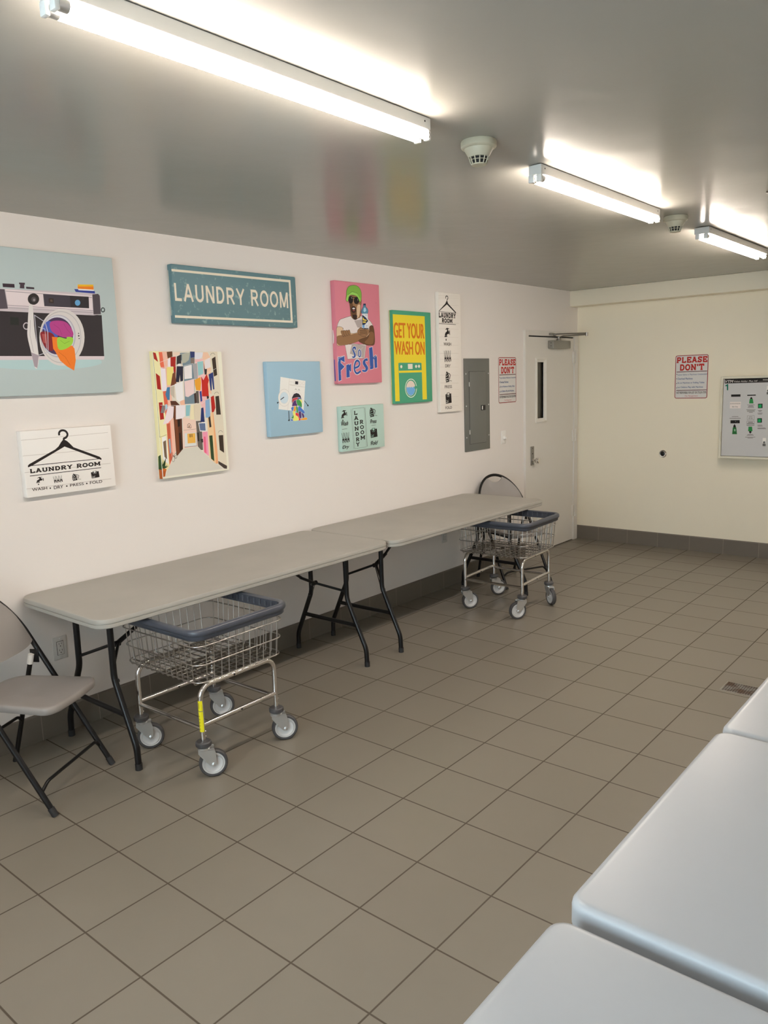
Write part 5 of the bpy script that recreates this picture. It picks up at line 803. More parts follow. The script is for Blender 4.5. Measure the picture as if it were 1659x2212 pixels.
ART['street'] = [
['p', 0xd3ccba, [[-0.2249, 0.3354], [0.1947, 0.3354], [0.208, -0.3288], [-0.2249, -0.3282]]],
['p', 0xe6d8a4, [[-0.2249, 0.3354], [-0.1403, 0.3337], [-0.1727, -0.1028], [-0.178, -0.2698], [-0.2076, -0.3017], [-0.2249, -0.3251]]],
['p', 0xe2d39c, [[-0.2249, -0.1139], [-0.1724, -0.0994], [-0.181, -0.2801], [-0.2249, -0.2895]]],
['s', 0x3b3328, 0.0013, [[-0.2249, 0.3298], [-0.2241, -0.1094]]],
['s', 0x3b3328, 0.0013, [[-0.2249, -0.1053], [-0.2249, -0.1128], [-0.1809, -0.1022]]],
['p', 0xe98f78, [[-0.1906, 0.3317], [-0.1322, 0.3337], [-0.1308, -0.1865], [-0.178, -0.2698], [-0.177, -0.061], [-0.1834, 0.1312], [-0.1833, 0.2394]]],
['p', 0xf0b29b, [[-0.1685, 0.3335], [-0.1322, 0.3337], [-0.127, -0.1904], [-0.1509, -0.2234], [-0.1507, -0.0419]]],
['p', 0xd8674a, [[-0.1895, 0.33], [-0.1688, 0.3301], [-0.1612, 0.2392], [-0.1776, 0.236], [-0.1871, 0.263]]],
['p', 0xcf6045, [[-0.182, 0.1243], [-0.1592, 0.1304], [-0.1596, 0.038], [-0.1791, 0.0046]]],
['p', 0xb9583b, [[-0.1757, -0.0473], [-0.1547, -0.0417], [-0.1604, -0.2365], [-0.1773, -0.2629]]],
['p', 0x9b1d15, [[-0.2243, 0.3298], [-0.2089, 0.3266], [-0.1982, 0.2799], [-0.2216, 0.2966]]],
['p', 0x9b1d15, [[-0.2179, 0.2231], [-0.1944, 0.2059], [-0.1931, 0.1349], [-0.2165, 0.1406]]],
['p', 0x9b1d15, [[-0.2141, 0.0695], [-0.1911, 0.0702], [-0.1894, -0.0189], [-0.2138, -0.0216]]],
['p', 0x4f2a18, [[-0.1419, 0.075], [-0.1069, 0.0736], [-0.0839, 0.0518], [-0.0759, -0.022], [-0.0837, -0.1871], [-0.1129, -0.2199], [-0.1295, -0.2183], [-0.1288, -0.0294]]],
['p', 0x6b3a1f, [[-0.1212, 0.0534], [-0.1012, 0.0456], [-0.1074, -0.2063], [-0.1275, -0.2185]]],
['p', 0x22140d, [[-0.1057, -0.0272], [-0.0889, -0.0265], [-0.0922, -0.0631], [-0.1063, -0.0656]]],
['p', 0x22140d, [[-0.102, -0.101], [-0.0911, -0.0965], [-0.0887, -0.1867], [-0.1065, -0.1957]]],
['p', 0xe9ae8f, [[-0.082, 0.0726], [-0.0477, 0.0782], [-0.046, 0.0501], [-0.0761, 0.0445]]],
['p', 0x6e8189, [[-0.0587, 0.3273], [0.0392, 0.3313], [0.0145, 0.0545], [-0.0499, 0.0538], [-0.0411, 0.2448]]],
['p', 0xefc2ae, [[-0.071, -0.0153], [0.0153, -0.0344], [0.0149, -0.0879], [-0.0714, -0.0891]]],
['p', 0xe8c0ae, [[-0.0735, -0.0889], [0.0171, -0.0881], [0.0146, -0.1813], [-0.0821, -0.1837]]],
['s', 0x7a5a4a, 0.0013, [[-0.0711, -0.0863], [0.013, -0.0849]]],
['l', 0x3a2a20, 0.0023, [[-0.0443, -0.0733], [-0.0422, -0.0585], [-0.0317, -0.0514], [-0.0217, -0.0598], [-0.021, -0.0769]]],
['p', 0x8a6a4a, [[-0.0356, -0.0614], [-0.0283, -0.0619], [-0.0293, -0.0735], [-0.0366, -0.0731]]],
['p', 0xcfd0c8, [[-0.0663, -0.1036], [0.0135, -0.1039], [0.0092, -0.1772], [-0.0709, -0.1776]]],
['p', 0xd9a648, [[-0.0482, -0.1066], [0.0045, -0.1069], [0.0019, -0.1605], [-0.05, -0.1598]]],
['p', 0x8c6a34, [[-0.0347, -0.1094], [-0.0261, -0.11], [-0.0269, -0.1278], [-0.0355, -0.1278]]],
['p', 0x8c6a34, [[-0.0218, -0.1096], [-0.0149, -0.1101], [-0.0156, -0.1279], [-0.0225, -0.1274]]],
['s', 0x32302c, 0.0019, [[-0.073, -0.1781], [0.0092, -0.1779]]],
['s', 0x32302c, 0.0019, [[0.0092, -0.1779], [0.0114, -0.1038]]],
['p', 0x5d564e, [[0.0147, -0.0415], [0.052, -0.0419], [0.0488, -0.2042], [0.0356, -0.203], [0.0154, -0.1814]]],
['p', 0x26201c, [[0.0177, -0.106], [0.0288, -0.105], [0.0289, -0.1536], [0.0171, -0.1527]]],
['p', 0x2a2623, [[0.0364, -0.1434], [0.0588, -0.1415], [0.0594, -0.1597], [0.0435, -0.1638]]],
['p', 0xe58fa4, [[0.0531, -0.105], [0.0889, -0.1039], [0.0859, -0.2422], [0.0544, -0.2174]]],
['p', 0xd9607c, [[0.0597, -0.1307], [0.073, -0.1317], [0.0715, -0.2262], [0.0566, -0.2176]]],
['p', 0xf2bd8d, [[0.0939, -0.0209], [0.1371, 0.0093], [0.1482, -0.2889], [0.1251, -0.2903], [0.0898, -0.2499]]],
['p', 0xe3a06f, [[0.1323, 0.006], [0.1488, 0.0124], [0.1482, -0.2889], [0.1319, -0.2909]]],
['p', 0x2a4022, [[0.0981, -0.1282], [0.1207, -0.128], [0.1218, -0.2751], [0.1004, -0.2583]]],
['p', 0x2c241f, [[0.1006, -0.0213], [0.1143, -0.0185], [0.118, -0.0804], [0.1042, -0.0831]]],
['p', 0xe9b99a, [[0.0871, 0.3316], [0.1268, 0.3318], [0.1503, 0.2929], [0.1336, 0.0998], [0.1124, 0.1149]]],
['p', 0xe7b2ae, [[0.0358, 0.293], [0.0928, 0.2964], [0.1126, 0.0646], [0.0796, -0.0058], [0.0534, 0.0492]]],
['p', 0xd1c8b0, [[0.1428, 0.3354], [0.1947, 0.3354], [0.2096, -0.3102], [0.1515, -0.2781], [0.1371, 0.0093]]],
['p', 0x35291f, [[0.1528, 0.2964], [0.1788, 0.3089], [0.1827, 0.2066], [0.1593, 0.198]]],
['p', 0x35291f, [[0.1598, 0.0881], [0.1852, 0.0908], [0.19, -0.0153], [0.1579, -0.0143]]],
['p', 0x35291f, [[0.164, -0.1312], [0.1964, -0.1318], [0.1948, -0.2338], [0.1652, -0.2144]]],
['s', 0x4a4036, 0.0016, [[0.1441, 0.3149], [0.1531, 0.3256], [0.1668, 0.3278], [0.1773, 0.3185]]],
['s', 0x4a4036, 0.0016, [[0.1526, 0.0999], [0.1617, 0.1104], [0.1756, 0.1122], [0.1862, 0.1024]]],
['s', 0x4a4036, 0.0016, [[0.1615, -0.1174], [0.1707, -0.107], [0.1847, -0.1058], [0.1954, -0.1162]]],
['p', 0xc8c4b4, [[-0.0822, -0.1855], [0.0089, -0.1808], [0.1234, -0.2827], [0.1802, -0.3239], [-0.2096, -0.3225], [-0.18, -0.2696]]],
['p', 0x3a3029, [[0.1493, -0.276], [0.2096, -0.3102], [0.2073, -0.3268], [0.1873, -0.3228], [0.1502, -0.2928]]],
['s', 0xe9e2dc, 0.0013, [[-0.1938, 0.2765], [-0.1275, 0.2966], [-0.051, 0.3205], [0.0091, 0.3312]]],
['s', 0xe9e2dc, 0.0013, [[-0.1882, 0.2513], [-0.0398, 0.2586], [0.0918, 0.2859], [0.156, 0.3071]]],
['s', 0xe9e2dc, 0.0013, [[-0.1871, 0.1347], [-0.0474, 0.1757], [0.0351, 0.1879], [0.1776, 0.2427]]],
['s', 0xe9e2dc, 0.0013, [[-0.2066, 0.0555], [-0.1091, 0.0494], [0.0534, 0.0492], [0.1366, 0.0817]]],
['p', 0x5e3b22, [[-0.1404, 0.332], [-0.1053, 0.3354], [-0.1059, 0.3084], [-0.1375, 0.2982]]],
['p', 0xe9c9b4, [[-0.1039, 0.3305], [-0.0541, 0.3325], [-0.0597, 0.3171], [-0.1018, 0.3084]]],
['p', 0x9b1d15, [[-0.1193, 0.305], [-0.0853, 0.3085], [-0.0923, 0.2556], [-0.1231, 0.2558]]],
['p', 0x9b1d15, [[-0.1067, 0.2557], [-0.0902, 0.2555], [-0.097, 0.1905], [-0.1054, 0.2249]]],
['p', 0x2c2b2e, [[-0.0791, 0.3085], [-0.0489, 0.3205], [-0.0536, 0.269], [-0.0843, 0.2658]]],
['p', 0xe9e2dc, [[-0.0774, 0.2691], [-0.0575, 0.2718], [-0.0576, 0.257], [-0.0785, 0.2561]]],
['p', 0xa5a795, [[-0.0446, 0.3223], [0.0091, 0.3312], [-0.0031, 0.2896], [-0.0256, 0.2758], [-0.0491, 0.2724]]],
['p', 0x26335f, [[0.0087, 0.3354], [0.0395, 0.3348], [0.0368, 0.3052], [0.0107, 0.3017]]],
['p', 0x756a60, [[0.0097, 0.3], [0.0344, 0.3017], [0.0317, 0.2721], [0.0072, 0.2715]]],
['p', 0xd2d2d4, [[0.0392, 0.3313], [0.0958, 0.3316], [0.0893, 0.307], [0.0663, 0.2947], [0.0359, 0.2947]]],
['p', 0xded5d6, [[-0.1863, 0.2496], [-0.1565, 0.2459], [-0.1573, 0.1287], [-0.1897, 0.128]]],
['p', 0xded5d6, [[-0.138, 0.2932], [-0.1214, 0.2965], [-0.1251, 0.2558], [-0.1414, 0.2559]]],
['p', 0xdfcf79, [[-0.1478, 0.2526], [-0.1044, 0.2539], [-0.1184, 0.1738], [-0.1362, 0.1588], [-0.1545, 0.1593]]],
['p', 0x6b3a22, [[-0.1143, 0.2182], [-0.0969, 0.2282], [-0.0946, 0.1629], [-0.1326, 0.1536]]],
['p', 0x1c1d30, [[-0.0838, 0.2572], [-0.0434, 0.2569], [-0.0504, 0.1792], [-0.0683, 0.1761], [-0.0685, 0.2106], [-0.077, 0.1729], [-0.0978, 0.1733]]],
['p', 0xe0d9d4, [[-0.038, 0.2551], [0.0139, 0.2652], [0.0095, 0.1919], [-0.0399, 0.1876]]],
['p', 0x9b9a9a, [[0.0185, 0.2686], [0.0491, 0.272], [0.0478, 0.1841], [0.0243, 0.1881]]],
['p', 0x8cbcb9, [[0.0518, 0.279], [0.0917, 0.2841], [0.0878, 0.2152], [0.0517, 0.2034]]],
['p', 0x2c2e30, [[0.0934, 0.2788], [0.0992, 0.2434], [0.1144, 0.2397], [0.1097, 0.2114], [0.0962, 0.2098]]],
['p', 0xd7d0cc, [[0.1007, 0.2859], [0.1398, 0.3017], [0.1421, 0.2501], [0.1011, 0.2399]]],
['p', 0xd9992f, [[0.026, 0.1828], [0.0665, 0.1979], [0.0681, 0.166], [0.06, 0.1237], [0.0318, 0.1263], [0.0258, 0.1565]]],
['p', 0xb32319, [[0.0712, 0.2013], [0.0847, 0.1798], [0.1098, 0.2131], [0.1225, 0.1791], [0.1139, 0.1578], [0.1147, 0.0897], [0.0681, 0.0914], [0.0719, 0.1588]]],
['p', 0x24346b, [[0.123, 0.2112], [0.1555, 0.2232], [0.1564, 0.1279], [0.1472, 0.1264], [0.1417, 0.193], [0.1379, 0.1231], [0.1287, 0.1216]]],
['p', 0x3c6f93, [[-0.1556, 0.1474], [-0.1371, 0.1486], [-0.1455, 0.0803], [-0.1597, 0.0809], [-0.1692, 0.1103]]],
['p', 0xb9ae9a, [[-0.1349, 0.1502], [-0.11, 0.153], [-0.1139, 0.0877], [-0.1215, 0.0949], [-0.1367, 0.1092]]],
['p', 0xe2dcd8, [[-0.1061, 0.1632], [-0.0537, 0.1758], [-0.0562, 0.0785], [-0.0866, 0.0675], [-0.1021, 0.0803]]],
['p', 0xe8c5bf, [[-0.0423, 0.1755], [0.0221, 0.1882], [0.0174, 0.1109], [-0.0252, 0.0913], [-0.044, 0.0955]]],
['p', 0x3b2a26, [[0.0149, 0.1075], [0.0285, 0.1141], [0.0278, 0.0574], [0.0145, 0.0545]]],
['p', 0x58504a, [[0.0291, 0.1211], [0.0467, 0.1223], [0.0451, 0.0549], [0.0277, 0.0557]]],
['p', 0x2a3a80, [[0.0529, 0.1186], [0.0664, 0.1217], [0.0673, 0.0665], [0.0554, 0.0616]]],
['p', 0x7fa3c0, [[0.0884, 0.0692], [0.1181, 0.077], [0.1152, -0.0185], [0.1, -0.0285], [0.0823, -0.0257]]],
['p', 0x1f1e20, [[0.0994, 0.0939], [0.1147, 0.0897], [0.1138, 0.079], [0.1001, 0.0759]]],
['p', 0xa51c14, [[0.127, 0.0857], [0.1489, 0.0939], [0.1544, 0.0248], [0.141, 0.0019], [0.1273, 0.0008]]],
['p', 0x757170, [[-0.1947, 0.0533], [-0.1766, 0.0525], [-0.1843, 0.0134], [-0.2084, 0.0147]]],
['p', 0x9ebdc6, [[-0.1761, 0.0576], [-0.1638, 0.0588], [-0.1614, 0.0415], [-0.1775, 0.0217]]],
['p', 0xdfd0cf, [[-0.1585, 0.0499], [-0.122, 0.0448], [-0.1314, -0.0118], [-0.167, -0.0409], [-0.2001, -0.0474], [-0.1803, -0.0091]]],
['p', 0xe2d6d4, [[-0.1091, 0.0494], [-0.0481, 0.0502], [-0.0535, -0.0092], [-0.0738, -0.0221], [-0.116, -0.0249]]],
['p', 0x86b7b9, [[-0.0441, 0.0482], [-0.0141, 0.0487], [-0.0259, -0.0107], [-0.0494, -0.0112]]],
['p', 0xdcd2ab, [[-0.0121, 0.0468], [0.0076, 0.0495], [0.0045, -0.0337], [-0.0255, -0.0302]]],
['p', 0xd0c4a9, [[0.0097, 0.0494], [0.0536, 0.051], [0.0412, -0.0395], [0.0067, -0.0339]]],
['p', 0x1e2c5e, [[0.0559, 0.0277], [0.0716, 0.0305], [0.0735, -0.0504], [0.0448, -0.0487]]],
['p', 0xe9e2dc, [[0.0291, -0.0513], [0.08, -0.0526], [0.08, -0.1032], [0.0358, -0.1001]]],
['p', 0x596a88, [[0.0345, -0.0552], [0.076, -0.0567], [0.0759, -0.0986], [0.0385, -0.0949]]],
['p', 0xe7e0d4, [[-0.2124, -0.1137], [-0.1856, -0.1088], [-0.1834, -0.2623], [-0.2173, -0.2309]]],
['p', 0x6e5a46, [[-0.2074, -0.1382], [-0.1885, -0.1311], [-0.191, -0.2335], [-0.206, -0.2181]]],
['p', 0x86a0ad, [[-0.1717, -0.1272], [-0.1616, -0.1245], [-0.161, -0.1979], [-0.1709, -0.2075]]],
['l', 0x3a3632, 0.0016, [[-0.1427, -0.2347], [-0.1443, -0.2419], [-0.1474, -0.2475], [-0.1513, -0.2503], [-0.1554, -0.2499], [-0.1587, -0.2463], [-0.1607, -0.2403], [-0.1609, -0.2329], [-0.1593, -0.2258], [-0.1563, -0.2202], [-0.1523, -0.2173], [-0.1483, -0.2177], [-0.145, -0.2213], [-0.143, -0.2273]]],
['l', 0x3a3632, 0.0016, [[-0.1264, -0.2204], [-0.1277, -0.2267], [-0.1302, -0.2316], [-0.1335, -0.2342], [-0.1368, -0.2338], [-0.1396, -0.2307], [-0.1412, -0.2254], [-0.1413, -0.219], [-0.14, -0.2127], [-0.1374, -0.2078], [-0.1342, -0.2052], [-0.1309, -0.2055], [-0.1281, -0.2086], [-0.1265, -0.2139]]],
['s', 0x3a3632, 0.0016, [[-0.1569, -0.1982], [-0.1488, -0.2236], [-0.1337, -0.2179]]],
['p', 0x1f3519, [[-0.2249, -0.2903], [-0.2249, -0.2253], [-0.2249, -0.2124], [-0.2249, -0.2375], [-0.2249, -0.2181], [-0.2249, -0.2294], [-0.2164, -0.2206], [-0.2116, -0.235], [-0.1931, -0.2333], [-0.1913, -0.258], [-0.1898, -0.2861], [-0.2036, -0.3022], [-0.2249, -0.293]]],
['p', 0x23391c, [[-0.2249, -0.2858], [-0.2249, -0.2775], [-0.2249, -0.2698], [-0.2249, -0.2807], [-0.2249, -0.2891]]],
['p', 0x3d5f30, [[-0.2249, -0.2836], [-0.2249, -0.2623], [-0.2249, -0.2417], [-0.2249, -0.2655], [-0.2249, -0.2869]]],
['p', 0x1b2c16, [[-0.2249, -0.279], [-0.2249, -0.2531], [-0.2249, -0.2279], [-0.2249, -0.2563], [-0.2249, -0.2822]]],
['p', 0x4a6d3a, [[-0.2249, -0.2778], [-0.2249, -0.2516], [-0.2249, -0.2259], [-0.2249, -0.2548], [-0.2249, -0.2811]]],
['p', 0x23391c, [[-0.2249, -0.2815], [-0.212, -0.2746], [-0.1845, -0.2684], [-0.2008, -0.2779], [-0.2217, -0.2848]]],
['p', 0x3d5f30, [[-0.2249, -0.292], [-0.2249, -0.2715], [-0.2249, -0.2518], [-0.2249, -0.2748], [-0.2249, -0.2953]]],
['p', 0x1b2c16, [[-0.2249, -0.2914], [-0.2249, -0.254], [-0.2249, -0.2175], [-0.2249, -0.2573], [-0.2249, -0.2947]]],
['p', 0x4a6d3a, [[-0.2249, -0.2839], [-0.2231, -0.2616], [-0.208, -0.2398], [-0.212, -0.2648], [-0.2206, -0.2872]]],
['p', 0x23391c, [[-0.2249, -0.281], [-0.2249, -0.2704], [-0.2228, -0.2604], [-0.2249, -0.2736], [-0.2249, -0.2843]]],
['p', 0x3d5f30, [[-0.2249, -0.285], [-0.2249, -0.2628], [-0.2249, -0.2413], [-0.2249, -0.266], [-0.2249, -0.2883]]],
['p', 0x1b2c16, [[-0.2249, -0.2854], [-0.2249, -0.2485], [-0.2249, -0.2124], [-0.2249, -0.2517], [-0.2249, -0.2887]]],
['p', 0x4a6d3a, [[-0.2249, -0.2794], [-0.2249, -0.2548], [-0.2249, -0.2308], [-0.2249, -0.258], [-0.2249, -0.2826]]],
['p', 0x23391c, [[-0.2249, -0.2824], [-0.2249, -0.2603], [-0.1994, -0.2388], [-0.2164, -0.2636], [-0.2249, -0.2857]]],
['p', 0x3d5f30, [[-0.2249, -0.2823], [-0.2249, -0.2686], [-0.2249, -0.2555], [-0.2249, -0.2718], [-0.2249, -0.2856]]],
['p', 0x1b2c16, [[-0.2249, -0.2826], [-0.2249, -0.2457], [-0.2249, -0.2096], [-0.2249, -0.2489], [-0.2249, -0.2859]]],
['p', 0x4a6d3a, [[-0.2249, -0.2905], [-0.2249, -0.2532], [-0.2249, -0.2164], [-0.2249, -0.2564], [-0.2249, -0.2938]]],
['p', 0x23391c, [[-0.2249, -0.291], [-0.2249, -0.2622], [-0.2101, -0.234], [-0.2249, -0.2655], [-0.2249, -0.2942]]],
['p', 0x3d5f30, [[-0.2249, -0.2885], [-0.2249, -0.2856], [-0.2105, -0.2834], [-0.2224, -0.2889], [-0.2249, -0.2917]]],
['p', 0x1b2c16, [[-0.2249, -0.2789], [-0.2249, -0.2578], [-0.2249, -0.2374], [-0.2249, -0.261], [-0.2249, -0.2822]]],
['p', 0x4a6d3a, [[-0.2249, -0.2874], [-0.2249, -0.2476], [-0.2249, -0.2084], [-0.2243, -0.2508], [-0.2248, -0.2907]]],
['p', 0x23391c, [[-0.2249, -0.2872], [-0.2249, -0.2506], [-0.2129, -0.2145], [-0.2249, -0.2538], [-0.2249, -0.2904]]],
['p', 0x3d5f30, [[-0.2249, -0.285], [-0.2203, -0.2739], [-0.1909, -0.2633], [-0.2092, -0.2771], [-0.2249, -0.2883]]],
['p', 0x1b2c16, [[-0.2249, -0.2868], [-0.2249, -0.2598], [-0.2249, -0.2336], [-0.2249, -0.263], [-0.2174, -0.2901]]],
['p', 0x4a6d3a, [[-0.2249, -0.2862], [-0.2249, -0.2477], [-0.2249, -0.21], [-0.2249, -0.2509], [-0.2249, -0.2894]]],
['p', 0x23391c, [[-0.2249, -0.2919], [-0.2155, -0.2558], [-0.1974, -0.2202], [-0.2043, -0.259], [-0.2159, -0.2952]]],
['p', 0x3d5f30, [[-0.2249, -0.2871], [-0.2249, -0.2726], [-0.21, -0.2586], [-0.2227, -0.2758], [-0.2249, -0.2904]]],
['p', 0x1b2c16, [[-0.2249, -0.2806], [-0.2249, -0.2691], [-0.2249, -0.2583], [-0.2249, -0.2723], [-0.2249, -0.2838]]],
['p', 0x4a6d3a, [[-0.2249, -0.2871], [-0.2249, -0.2624], [-0.2249, -0.2385], [-0.2249, -0.2656], [-0.2249, -0.2903]]],
['p', 0x23391c, [[-0.2249, -0.2827], [-0.2249, -0.2559], [-0.2249, -0.2298], [-0.2249, -0.2592], [-0.2249, -0.286]]],
['p', 0x3d5f30, [[-0.2249, -0.2828], [-0.2249, -0.255], [-0.2115, -0.2276], [-0.2249, -0.2582], [-0.2249, -0.286]]],
['p', 0xa8541f, [[-0.2249, -0.2814], [-0.2023, -0.2883], [-0.2117, -0.323], [-0.2249, -0.3256]]],
['p', 0xb96227, [[-0.2249, -0.2779], [-0.1999, -0.285], [-0.2031, -0.297], [-0.2249, -0.2917]]],
['s', 0xe9e4d4, 0.0016, [[-0.2249, -0.3262], [-0.2249, -0.2797]]]]
ART['please'] = [
['l', 0x8d2a24, 0.006, [[0.1445, 0.1785], [0.1438, 0.1828], [0.1418, 0.1867], [0.1387, 0.1898], [0.1348, 0.1918], [0.1305, 0.1925], [-0.1305, 0.1925], [-0.1348, 0.1918], [-0.1387, 0.1898], [-0.1418, 0.1867], [-0.1438, 0.1828], [-0.1445, 0.1785], [-0.1445, -0.1785], [-0.1438, -0.1828], [-0.1418, -0.1867], [-0.1387, -0.1898], [-0.1348, -0.1918], [-0.1305, -0.1925], [0.1305, -0.1925], [0.1348, -0.1918], [0.1387, -0.1898], [0.1418, -0.1867], [0.1438, -0.1828], [0.1445, -0.1785]]],
['t', 0xa8241c, 'PLEASE', [-0.1368, 0.1275, 0.1378, 0.1791], 'slab', 0.25],
['t', 0xa8241c, "DON'T", [-0.1076, 0.0581, 0.111, 0.1136], 'slab', 0.25],
['s', 0x4a1614, 0.0056, [[-0.1345, 0.0459], [0.1391, 0.0479]]],
['s', 0x4a1614, 0.0056, [[-0.1326, -0.122], [0.1405, -0.1208]]],
['t', 0x35507f, 'Leave Items in Machines Unattended', [-0.1232, 0.0139, 0.1397, 0.0288], 'font', 0.012],
['t', 0x35507f, 'Overload Machines', [-0.1232, -0.0244, 0.0129, -0.0067], 'font', 0.012],
['t', 0x35507f, 'Sit on Machines or Folding Tables', [-0.1226, -0.0646, 0.1185, -0.0462], 'font', 0.012],
['t', 0x35507f, 'Let Children Play with Machines', [-0.122, -0.1053, 0.1076, -0.0855], 'font', 0.012],
['p', 0x1c1615, [[-0.128, 0.0244], [-0.1283, 0.022], [-0.1294, 0.0203], [-0.131, 0.0197], [-0.1325, 0.0204], [-0.1337, 0.0222], [-0.1342, 0.0246], [-0.1339, 0.027], [-0.1328, 0.0287], [-0.1312, 0.0293], [-0.1297, 0.0286], [-0.1285, 0.0268]]],
['p', 0x1c1615, [[-0.1283, -0.0153], [-0.1286, -0.0177], [-0.1297, -0.0194], [-0.1312, -0.02], [-0.1328, -0.0194], [-0.134, -0.0176], [-0.1345, -0.0152], [-0.1341, -0.0128], [-0.133, -0.0111], [-0.1315, -0.0105], [-0.1299, -0.0112], [-0.1287, -0.013]]],
['p', 0x1c1615, [[-0.1276, -0.058], [-0.128, -0.0604], [-0.129, -0.0621], [-0.1306, -0.0627], [-0.1322, -0.062], [-0.1334, -0.0603], [-0.1338, -0.0579], [-0.1335, -0.0555], [-0.1324, -0.0538], [-0.1309, -0.0532], [-0.1293, -0.0538], [-0.1281, -0.0556]]],
['p', 0x1c1615, [[-0.127, -0.0985], [-0.1274, -0.1009], [-0.1285, -0.1026], [-0.13, -0.1032], [-0.1316, -0.1025], [-0.1328, -0.1008], [-0.1333, -0.0984], [-0.1329, -0.096], [-0.1318, -0.0943], [-0.1303, -0.0936], [-0.1287, -0.0943], [-0.1275, -0.0961]]],
['t', 0x2b2826, 'NOT RESPONSIBLE FOR LOST OR STOLEN ITEMS', [-0.1297, -0.1525, 0.1382, -0.1329], 'font', 0.012],
['t', 0xb0474c, 'The Management', [-0.0547, -0.1828, 0.0653, -0.1666], 'script', 0]]
